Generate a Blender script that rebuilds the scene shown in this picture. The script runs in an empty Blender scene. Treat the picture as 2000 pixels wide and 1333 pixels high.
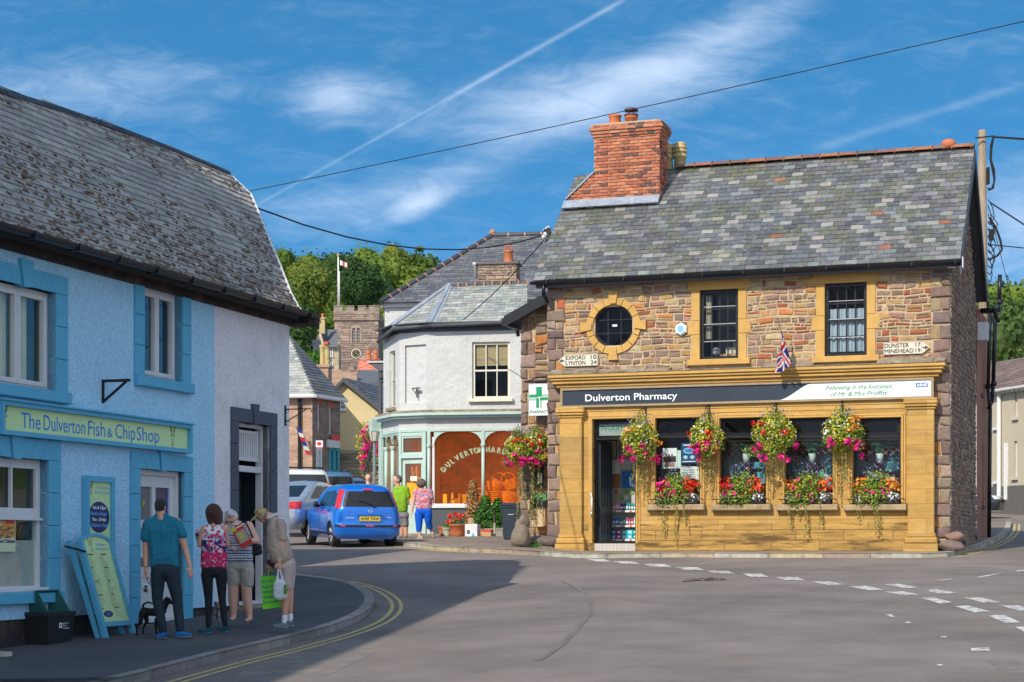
import bpy,bmesh,math,random
import numpy as np
from mathutils import Vector,Matrix,noise as mnoise
R=math.radians
SC=bpy.context.scene
COL=SC.collection
# ---------------------------------------------------------------- camera, sky, sun, exposure
F,HY,CZ=3567.,1072.,1.97          # focal length in photo pixels, horizon row, eye height
cam_d=bpy.data.cameras.new('camera'); cam=bpy.data.objects.new('camera',cam_d); COL.objects.link(cam)
cam.location=(0,0,CZ); cam.rotation_euler=(R(90),0,0)
cam_d.sensor_width=36; cam_d.lens=F/2000*36; cam_d.shift_y=(HY-666.5)/2000
cam_d.clip_start=.5; cam_d.clip_end=3000
SC.camera=cam
SC.render.engine="CYCLES"; SC.cycles.max_bounces=6; SC.cycles.diffuse_bounces=3; SC.cycles.glossy_bounces=3; SC.cycles.transmission_bounces=4; SC.cycles.transparent_max_bounces=12; SC.cycles.use_adaptive_sampling=True; SC.cycles.adaptive_threshold=.02
SC.view_settings.view_transform='Standard'; SC.view_settings.look='None'
SC.view_settings.exposure=0.68; SC.view_settings.gamma=1
SUN_EL,SUN_DX,SUN_DY=38.5,-.58,-.81      # where the sun stands (plan direction towards it)
sd=bpy.data.lights.new('sun','SUN'); sd.energy=2.9; sd.angle=R(.5); sd.color=(1,.93,.80)
sun=bpy.data.objects.new('sun',sd); COL.objects.link(sun)
_v=Vector((SUN_DX,SUN_DY,math.tan(R(SUN_EL))*math.hypot(SUN_DX,SUN_DY)))
sun.rotation_euler=_v.to_track_quat('Z','Y').to_euler(); sun.location=(-20,-20,30)
w=bpy.data.worlds.new('World'); SC.world=w; w.use_nodes=True
nt=w.node_tree; nt.nodes.clear()
def _n(t,**k):
    n=nt.nodes.new(t)
    for a,b in k.items(): setattr(n,a,b)
    return n
def _m(op,a,b=None,c=None,clamp=False):
    n=_n('ShaderNodeMath',operation=op,use_clamp=clamp)
    for i,x in enumerate((a,b,c)):
        if x is None: continue
        if isinstance(x,(int,float)): n.inputs[i].default_value=x
        else: nt.links.new(x,n.inputs[i])
    return n.outputs[0]
tc=_n('ShaderNodeTexCoord'); sep=_n('ShaderNodeSeparateXYZ'); nt.links.new(tc.outputs['Generated'],sep.inputs[0])
dx,dy,dz=sep.outputs
cmb=_n('ShaderNodeCombineXYZ'); nt.links.new(dx,cmb.inputs[0]); nt.links.new(dy,cmb.inputs[1])
nt.links.new(_m('MULTIPLY_ADD',dz,1.5,.30),cmb.inputs[2])
nrm=_n('ShaderNodeVectorMath',operation='NORMALIZE'); nt.links.new(cmb.outputs[0],nrm.inputs[0])
sky=_n('ShaderNodeTexSky',sky_type='NISHITA'); sky.sun_disc=False
sky.sun_elevation=R(SUN_EL); sky.sun_rotation=math.atan2(SUN_DX,SUN_DY)
sky.air_density=1.0; sky.dust_density=.4; sky.ozone_density=3.0
nt.links.new(nrm.outputs[0],sky.inputs[0])
hsv=_n('ShaderNodeHueSaturation'); hsv.inputs['Hue'].default_value=.487; hsv.inputs['Saturation'].default_value=1.30; hsv.inputs['Value'].default_value=.88
nt.links.new(sky.outputs[0],hsv.inputs['Color'])
yy=_m('MAXIMUM',dy,.08)
U_=_m('MULTIPLY',_m('DIVIDE',dx,yy),F/1000); V_=_m('MULTIPLY',_m('DIVIDE',dz,yy),F/1000)
uv=_n('ShaderNodeCombineXYZ'); nt.links.new(U_,uv.inputs[0]); nt.links.new(V_,uv.inputs[1])
def wnoise(scale,rot,sx,sy,detail=5,dist=.6,off=0):
    mp=_n('ShaderNodeMapping'); mp.inputs['Rotation'].default_value=(0,0,R(rot)); mp.inputs['Scale'].default_value=(sx,sy,1)
    mp.inputs['Location'].default_value=(off,off*.7,off)
    nt.links.new(uv.outputs[0],mp.inputs[0])
    nz=_n('ShaderNodeTexNoise'); nz.inputs['Scale'].default_value=scale; nz.inputs['Detail'].default_value=detail
    nz.inputs['Roughness'].default_value=.62; nz.inputs['Distortion'].default_value=dist
    nt.links.new(mp.outputs[0],nz.inputs['Vector']); return nz.outputs['Fac']
def ss(x,a,b):
    n=_n('ShaderNodeMapRange',interpolation_type='SMOOTHSTEP'); nt.links.new(x,n.inputs[0])
    n.inputs[1].default_value=a; n.inputs[2].default_value=b; return n.outputs[0]
n1=wnoise(2.6,-24,1,2.8,4,1.2); n2=wnoise(8,-22,1,3.0,7,1.1,3.1)
nn=_m('MULTIPLY_ADD',n2,.55,_m('MULTIPLY',n1,.45))
def local(cx,cy,sx,sy,rot):            # direction space -> space of one cloud
    mp=_n('ShaderNodeMapping',vector_type='TEXTURE'); mp.inputs['Location'].default_value=((cx-1000)/1000.,(HY-cy)/1000.,0)
    mp.inputs['Rotation'].default_value=(0,0,R(rot)); mp.inputs['Scale'].default_value=(sx/1000.,sy/1000.,1); nt.links.new(uv.outputs[0],mp.inputs[0]); return mp.outputs[0]
acc=0.
#            px    py   rx   ry  rot strength
for (cx,cy,rx,ry,rot,st) in ((665,190,175,75,0,.62),(1080,205,400,90,8,.44),(1290,150,320,100,14,.40),(1450,50,330,60,24,.34),
        (815,402,90,30,22,.50),(190,170,380,90,0,.34),(1990,450,230,170,20,.52),(660,400,330,90,10,.26),(920,330,420,60,26,.22)):
    g=_n('ShaderNodeTexGradient',gradient_type='SPHERICAL'); nt.links.new(local(cx,cy,rx,ry,rot),g.inputs[0])
    acc=_m('MULTIPLY_ADD',g.outputs[0],st,acc)
dens=_m('MULTIPLY',ss(_m('ADD',acc,nn),.42,1.42),.66)
for (x0,y0,x1,y1,wd,st) in ((500,402,870,196,3,.16),(870,196,1222,-2,4.5,.26),(1590,292,2000,165,8,.12)):
    ln=math.hypot(x1-x0,y1-y0); lc=local((x0+x1)/2,(y0+y1)/2,ln/2,wd,math.degrees(math.atan2(y0-y1,x1-x0)))
    sp=_n('ShaderNodeSeparateXYZ'); nt.links.new(lc,sp.inputs[0])
    q=_m('MULTIPLY_ADD',sp.outputs[1],sp.outputs[1],_m('POWER',_m('ABSOLUTE',sp.outputs[0]),14.))
    dens=_m('MULTIPLY_ADD',_m('MULTIPLY',_m('EXPONENT',_m('MULTIPLY',q,-1)),n1),st*1.6,dens)
# bright haze added behind the camera as fill light for the shaded side
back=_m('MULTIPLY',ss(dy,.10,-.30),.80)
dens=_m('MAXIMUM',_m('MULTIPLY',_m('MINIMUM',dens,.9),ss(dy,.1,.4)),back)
bg=_n('ShaderNodeBackground'); bg.inputs[1].default_value=.15
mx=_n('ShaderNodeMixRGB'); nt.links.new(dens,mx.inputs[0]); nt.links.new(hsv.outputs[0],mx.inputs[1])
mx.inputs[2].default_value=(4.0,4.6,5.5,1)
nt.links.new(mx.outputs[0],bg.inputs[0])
out=_n('ShaderNodeOutputWorld'); nt.links.new(bg.outputs[0],out.inputs[0])

# ---------------------------------------------------------------- helpers
def V3(*a): return Vector(a)
def W(px,py,Y): return Vector(((px-1000)/F*Y,Y,CZ+(HY-py)/F*Y))
def sstep(a,b,x):
    t=min(1,max(0,(x-a)/(b-a))); return t*t*(3-2*t)
def base_z(x,y): return .0145*x+.0413*y
def road_z(x,y):
    z=base_z(x,y)-.10*(1-sstep(-1.5,1.,x))*(1-sstep(33,38,y))
    z += (.2*sstep(34,43,y)-.1*sstep(44,54,y))*(1-sstep(-1,2,x))
    if y < 0: z=z*.2
    return z
def on_ground(px,py,dz=0.,zf=road_z):
    k=(px-1000)/F; s=(HY-py)/F; lo,hi=5.,400.
    f= lambda Y: CZ+s*Y-zf(k*Y,Y)-dz
    Y=5.
    while Y < 400:
        if f(Y) <= 0: break
        Y += .25
    lo,hi=Y-.25,Y
    for _ in range(20):
        m_=(lo+hi)/2
        if f(m_) > 0: lo=m_
        else: hi=m_
    return Vector((k*hi,hi,zf(k*hi,hi)+dz))

class Fr:                                   # a plane: origin, U along, V up, N out
    def __init__(s,O,U,V=None,N=None):
        s.O=Vector(O); s.U=Vector(U).normalized(); s.V=Vector(V or (0,0,1)).normalized()
        s.N=Vector(N).normalized() if N else s.U.cross(s.V).normalized()
    def P(s,u,v,n=0): return s.O+s.U*u+s.V*v+s.N*n
    def px(s,x,y,n=0):
        d=Vector(((x-1000)/F,1,(HY-y)/F)); o=s.O+s.N*n-Vector((0,0,CZ))
        t=o.dot(s.N)/d.dot(s.N); q=d*t+Vector((0,0,CZ))-s.O
        return q.dot(s.U),q.dot(s.V)
    def shift(s,u=0,v=0,n=0): return Fr(s.P(u,v,n),s.U,s.V,s.N)
def fr3(a,b,c):                            # U from a to b, V towards c
    U=(b-a).normalized(); t=c-a; V=(t-U*t.dot(U)).normalized()
    return Fr(a,U,V,U.cross(V))

class MB:
    def __init__(s,col=(1,1,1)): s.v=[]; s.f=[]; s.c=[]; s.m=[]; s.col=col; s.mi=0; s.sm=[]; s.smooth=False
    def face(s,pts,col=None):
        b=len(s.v); s.v.extend([tuple(p) for p in pts]); s.f.append(list(range(b,b+len(pts))))
        s.c.append(col or s.col); s.m.append(s.mi); s.sm.append(s.smooth)
    def mesh(s,vs,fs,col=None):
        b=len(s.v); s.v.extend([tuple(p) for p in vs])
        for f in fs: s.f.append([b+i for i in f]); s.c.append(col or s.col); s.m.append(s.mi); s.sm.append(s.smooth)
    def hexa(s,p,col=None):                # 8 points: bottom ring 0-3, top ring 4-7
        s.mesh(p,[(0,3,2,1),(4,5,6,7),(0,1,5,4),(1,2,6,5),(2,3,7,6),(3,0,4,7)],col)
    def box(s,fr,u0,u1,v0,v1,n0,n1,col=None):
        P=fr.P; s.hexa([P(u0,v0,n0),P(u1,v0,n0),P(u1,v0,n1),P(u0,v0,n1),P(u0,v1,n0),P(u1,v1,n0),P(u1,v1,n1),P(u0,v1,n1)],col)
    def bbox(s,fr,u0,u1,v0,v1,n0,n1,b=.01,col=None):   # bevelled front
        P=fr.P
        vs=[P(u0,v0,n0),P(u1,v0,n0),P(u1,v1,n0),P(u0,v1,n0),P(u0,v0,n1-b),P(u1,v0,n1-b),P(u1,v1,n1-b),P(u0,v1,n1-b),
              P(u0+b,v0+b,n1),P(u1-b,v0+b,n1),P(u1-b,v1-b,n1),P(u0+b,v1-b,n1)]
        s.mesh(vs,[(0,3,2,1),(0,1,5,4),(1,2,6,5),(2,3,7,6),(3,0,4,7),(4,5,9,8),(5,6,10,9),(6,7,11,10),(7,4,8,11),(8,9,10,11)],col)
    def prism(s,fr,poly,n0,n1,col=None):
        k=len(poly); vs=[fr.P(u,v,n0) for u,v in poly]+[fr.P(u,v,n1) for u,v in poly]
        fs=[tuple(range(k))[::-1],tuple(range(k,2*k))]+[(i,(i+1) % k,k+(i+1) % k,k+i) for i in range(k)]
        s.mesh(vs,fs,col)
    def cyl(s,a,b,r0,r1=None,n=12,col=None,cap=True):
        r1=r0 if r1 is None else r1; a=Vector(a); b=Vector(b); d=(b-a)
        if d.length < 1e-6: return
        d.normalize(); x=d.orthogonal().normalized(); y=d.cross(x)
        vs=[a+(x*math.cos(t)+y*math.sin(t))*r0 for t in [2*math.pi*i/n for i in range(n)]]
        vs += [b+(x*math.cos(t)+y*math.sin(t))*r1 for t in [2*math.pi*i/n for i in range(n)]]
        fs=[(i,(i+1) % n,n+(i+1) % n,n+i) for i in range(n)]
        if cap: fs += [tuple(range(n))[::-1],tuple(range(n,2*n))]
        s.mesh(vs,fs,col)
    def tube(s,pts,r,n=6,col=None):
        pts=[Vector(p) for p in pts]
        for i in range(len(pts)-1): s.cyl(pts[i],pts[i+1],r,r,n,col)
    def lathe(s,c,prof,n=20,col=None,axis=Vector((0,0,1)),sx=1,sy=1):
        c=Vector(c); x=axis.orthogonal().normalized() if abs(axis.z) < .99 else Vector((1,0,0)); y=axis.cross(x)
        vs=[]; k=len(prof)
        for r,h in prof:
            for i in range(n):
                t=2*math.pi*i/n; vs.append(c+x*math.cos(t)*r*sx+y*math.sin(t)*r*sy+axis*h)
        fs=[(j*n+i,j*n+(i+1) % n,(j+1)*n+(i+1) % n,(j+1)*n+i) for j in range(k-1) for i in range(n)]
        fs += [tuple(range(n))[::-1],tuple(range((k-1)*n,k*n))]
        s.mesh(vs,fs,col)
    def ball(s,c,r,n=8,m=6,col=None,rz=None,rot=None):
        c=Vector(c); r=Vector(r) if hasattr(r,'__len__') else Vector((r,r,rz or r)); vs=[]; fs=[]
        for j in range(m+1):
            ph=math.pi*j/m
            for i in range(n):
                th=2*math.pi*i/n; p=Vector((math.sin(ph)*math.cos(th)*r.x,math.sin(ph)*math.sin(th)*r.y,math.cos(ph)*r.z))
                if rot: p=rot @ p
                vs.append(c+p)
        fs=[(j*n+i,(j+1)*n+i,(j+1)*n+(i+1) % n,j*n+(i+1) % n) for j in range(m) for i in range(n)]
        s.mesh(vs,fs,col)
    def build(s,name,mat,parent=None,**tags):
        if mat == 'slate_grey': s.c=[(.12,.12,.13) if tuple(c) == (1,1,1) else c for c in s.c]
        me=bpy.data.meshes.new(name); me.from_pydata(s.v,[],s.f)
        if not s.v: return None
        ca=me.color_attributes.new('Col','FLOAT_COLOR','CORNER')
        cnt=np.array([len(f) for f in s.f]); cc=np.repeat(np.array([tuple(c)[:3]+(1,) for c in s.c],dtype=np.float32),cnt,axis=0)
        ca.data.foreach_set('color',cc.ravel())
        for q in (mat if isinstance(mat,(list,tuple)) else [mat]): me.materials.append(M(q))
        me.polygons.foreach_set('material_index',s.m); me.polygons.foreach_set('use_smooth',s.sm); me.update()
        o=bpy.data.objects.new(name,me); COL.objects.link(o)
        if parent: attach(o,parent)
        for k,val in tags.items(): o[k]=val
        return o
def attach(o,parent):
    o.parent=parent
    if parent.type == 'EMPTY': o.matrix_parent_inverse=Matrix.Translation(-parent.location)
def thing(name,label,cat,loc=(0,0,0),group=None):
    o=bpy.data.objects.new(name,None); COL.objects.link(o); o.location=loc; o.empty_display_size=.2
    return tag(o,label,cat,group)
def tag(o,label,cat,group=None):
    o['label']=label; o['category']=cat
    if group: o['group']=group
    return o
def struct(o): o['kind']='structure'; return o

TMP=bpy.data.scenes.new('tmp'); TVL=TMP.view_layers[0]
def evalmesh(o):
    TMP.collection.objects.link(o); TVL.update(); dg=TVL.depsgraph
    me=bpy.data.meshes.new_from_object(o.evaluated_get(dg),depsgraph=dg)
    TMP.collection.objects.unlink(o); return me
_tc={}
def textpts(s,shear=0,space=1.):
    k=(s,shear,space)
    if k not in _tc:
        cu=bpy.data.curves.new('t','FONT'); cu.body=s; cu.shear=shear; cu.space_character=space; cu.resolution_u=3
        o=bpy.data.objects.new('t',cu); me=evalmesh(o)
        _tc[k]=([v.co.copy() for v in me.vertices],[tuple(p.vertices) for p in me.polygons])
        bpy.data.objects.remove(o)
    return _tc[k]
def text_into(mb,fr,s,u0,u1,v,h,n=.0,shear=0,col=None,space=1.,bold=0,rot=0,slope=0):
    vs,fs=textpts(s,shear,space)
    if not vs: return
    x0=min(q.x for q in vs); x1=max(q.x for q in vs)
    if u1 is None: k=h/.72; u1=u0+(x1-x0)*k
    kx=(u1-u0)/(x1-x0); ky=h/.72; cr,sr=math.cos(rot),math.sin(rot)
    offs=[(0,0)] if not bold else [(0,0),(bold,0),(0,bold),(bold,bold)]
    for i,(a,b) in enumerate(offs):
        pts=[]
        for q in vs:
            x=(q.x-x0)*kx+a; y=q.y*ky+b
            pts.append(fr.P(u0+x*cr-y*sr,v+x*sr+y*cr+x*slope,n+i*.0003))
        mb.mesh(pts,fs,col)
def lettering(fr,s,u0,u1,v,h,n,mat,parent,name='lettering',**k):
    mb=MB(); text_into(mb,fr,s,u0,u1,v,h,n,**k); return mb.build(name,mat,parent)

# ---------------------------------------------------------------- materials
_mats={}; MD={}
def M(key):
    if not isinstance(key,str): return key
    if key not in _mats: _mats[key]=make_mat(key,**MD[key])
    return _mats[key]
def make_mat(key,col=None,rough=.8,ns=4,na=.2,bs=30,bd=.15,metal=0,spec=.4,dark=None,ds=.8,dl=(.5,.65),da=.6,stretch=(1,1,1),coat=0,
             brick=None,trans=0,emit=None,alpha=None,nd=4,extra=None,voro=None,speck=None,wave=None):
    m=bpy.data.materials.new(key); m.use_nodes=True; t=m.node_tree; b=t.nodes['Principled BSDF']; L=t.links.new
    def N(ty,**k):
        n=t.nodes.new(ty)
        for a,c in k.items(): setattr(n,a,c)
        return n
    tcn=N('ShaderNodeTexCoord'); mp=N('ShaderNodeMapping'); mp.inputs['Scale'].default_value=stretch; L(tcn.outputs['Object'],mp.inputs[0])
    if col is None: c0=N('ShaderNodeAttribute',attribute_name='Col').outputs['Color']
    else:
        r=N('ShaderNodeRGB'); r.outputs[0].default_value=tuple(col)+(1,); c0=r.outputs[0]
    def noise(sc,det=nd,src=mp.outputs[0],rough_=.6):
        n=N('ShaderNodeTexNoise'); n.inputs['Scale'].default_value=sc; n.inputs['Detail'].default_value=det; n.inputs['Roughness'].default_value=rough_
        L(src,n.inputs['Vector']); return n.outputs['Fac']
    def rng(x,a,b_,c,d):
        n=N('ShaderNodeMapRange'); L(x,n.inputs[0])
        for i,q in enumerate((a,b_,c,d)): n.inputs[i+1].default_value=q
        return n.outputs[0]
    def scale(c,f):
        n=N('ShaderNodeVectorMath',operation='SCALE'); L(c,n.inputs[0]); L(f,n.inputs['Scale']); return n.outputs[0]
    def mix(fac,a,bb):
        n=N('ShaderNodeMixRGB'); L(fac,n.inputs[0])
        for i,q in ((1,a),(2,bb)):
            if isinstance(q,tuple): n.inputs[i].default_value=q+(1,)
            else: L(q,n.inputs[i])
        return n.outputs[0]
    hb=noise(bs,6)
    if na: c0=scale(c0,rng(noise(ns),.25,.75,1-na,1+na)); c0=scale(c0,rng(hb,.3,.7,1-na*.5,1+na*.5))
    if dark:                                   # stains / lichen patches with a shape of their own
        f=rng(noise(ds,6,rough_=.7),dl[0],dl[1],0,da); c0=mix(f,c0,tuple(dark))
    if extra:
        ex,es,el,ea=extra; f=rng(noise(es,7,tcn.outputs['Object'],.75),el[0],el[1],0,ea); c0=mix(f,c0,tuple(ex))
    height=hb
    if speck:
        sc_,scol,th=speck; vo=N('ShaderNodeTexVoronoi'); vo.inputs['Scale'].default_value=sc_; L(tcn.outputs['Object'],vo.inputs['Vector'])
        c0=mix(rng(vo.outputs['Distance'],th,th*.6,0,1),c0,tuple(scol))
    if brick:                                  # (U vector, width, height, mortar, mortar colour)
        Uv,bw,bh,bm,bc=brick; dt=N('ShaderNodeVectorMath',operation='DOT_PRODUCT'); L(tcn.outputs['Object'],dt.inputs[0]); dt.inputs[1].default_value=Uv
        sp=N('ShaderNodeSeparateXYZ'); L(tcn.outputs['Object'],sp.inputs[0]); cb=N('ShaderNodeCombineXYZ'); L(dt.outputs['Value'],cb.inputs[0]); L(sp.outputs[2],cb.inputs[1])
        br=N('ShaderNodeTexBrick'); br.inputs['Scale'].default_value=1; br.inputs['Brick Width'].default_value=bw; br.inputs['Row Height'].default_value=bh
        br.inputs['Mortar Size'].default_value=bm; br.inputs['Color1'].default_value=(1,1,1,1); br.inputs['Color2'].default_value=(.72,.72,.72,1); br.inputs['Mortar'].default_value=(1,1,1,1)
        L(cb.outputs[0],br.inputs['Vector'])
        mm=N('ShaderNodeMixRGB',blend_type='MULTIPLY'); mm.inputs[0].default_value=1; L(c0,mm.inputs[1]); L(br.outputs['Color'],mm.inputs[2])
        c0=mix(br.outputs['Fac'],mm.outputs[0],tuple(bc))
        ad=N('ShaderNodeMath',operation='SUBTRACT'); L(hb,ad.inputs[0]); L(br.outputs['Fac'],ad.inputs[1]); height=ad.outputs[0]
    if wave:
        wv=N('ShaderNodeTexWave',bands_direction=wave[1]); wv.inputs['Scale'].default_value=wave[0]; wv.inputs['Distortion'].default_value=.6; L(tcn.outputs['Object'],wv.inputs[0]); height=wv.outputs['Fac']
    L(c0,b.inputs['Base Color'])
    b.inputs['Metallic'].default_value=metal; b.inputs['Specular IOR Level'].default_value=spec
    L(rng(hb,.3,.7,max(.02,rough-.08),min(1,rough+.08)),b.inputs['Roughness'])
    b.inputs['Coat Weight'].default_value=coat; b.inputs['Coat Roughness'].default_value=.05
    if bd:
        bp=N('ShaderNodeBump'); bp.inputs['Strength'].default_value=min(1,bd*2); bp.inputs['Distance'].default_value=.02 if bd < .5 else .04; L(height,bp.inputs['Height']); L(bp.outputs[0],b.inputs['Normal'])
    if trans:                                  # thin leaf / cloth
        tr=N('ShaderNodeBsdfTranslucent'); L(c0,tr.inputs[0]); ms=N('ShaderNodeMixShader'); ms.inputs[0].default_value=trans
        L(b.outputs[0],ms.inputs[1]); L(tr.outputs[0],ms.inputs[2]); L(ms.outputs[0],t.nodes['Material Output'].inputs[0])
    if emit: b.inputs['Emission Color'].default_value=tuple(emit[:3])+(1,); b.inputs['Emission Strength'].default_value=emit[3]
    return m
def glass(key,tint=(.9,.95,.95),refl=.08,rough=.02,film=None):
    m=bpy.data.materials.new(key); m.use_nodes=True; t=m.node_tree; t.nodes.clear(); L=t.links.new
    g=t.nodes.new('ShaderNodeBsdfGlossy'); g.inputs['Roughness'].default_value=rough; g.inputs[0].default_value=(1,1,1,1)
    tr=t.nodes.new('ShaderNodeBsdfTransparent'); tr.inputs[0].default_value=tuple(tint)+(1,)
    lw=t.nodes.new('ShaderNodeLayerWeight'); lw.inputs[0].default_value=.5; fz=t.nodes.new('ShaderNodeMath'); fz.operation='POWER'; fz.inputs[1].default_value=3.5; L(lw.outputs['Facing'],fz.inputs[0]); ad=t.nodes.new('ShaderNodeMath'); ad.operation='MULTIPLY_ADD'; ad.inputs[1].default_value=.9; ad.inputs[2].default_value=refl+.04
    nz=t.nodes.new('ShaderNodeTexNoise'); nz.inputs['Scale'].default_value=1.5; tcn=t.nodes.new('ShaderNodeTexCoord'); L(tcn.outputs['Object'],nz.inputs[0])
    bp=t.nodes.new('ShaderNodeBump'); bp.inputs['Strength'].default_value=.08; L(nz.outputs['Fac'],bp.inputs['Height']); L(bp.outputs[0],g.inputs['Normal'])
    L(fz.outputs[0],ad.inputs[0]); ms=t.nodes.new('ShaderNodeMixShader'); L(ad.outputs[0],ms.inputs[0]); L(tr.outputs[0],ms.inputs[1]); L(g.outputs[0],ms.inputs[2])
    o=t.nodes.new('ShaderNodeOutputMaterial'); so=ms.outputs[0]
    if film:
        df=t.nodes.new('ShaderNodeBsdfDiffuse'); df.inputs[0].default_value=tuple(film[:3])+(1,); m2=t.nodes.new('ShaderNodeMixShader'); m2.inputs[0].default_value=film[3]; L(so,m2.inputs[1]); L(df.outputs[0],m2.inputs[2]); so=m2.outputs[0]
    L(so,o.inputs[0]); _mats[key]=m
glass('glass',refl=.03); glass('glass_orange',(1,.78,.48),.0,film=(.70,.20,.05,.12)); glass('glass_car',(.10,.12,.12),.06); glass('glass_blue',(.35,.5,.8),.2)
UP=(.944,-.331,0); UL=(.3165,.9486,0)
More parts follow.
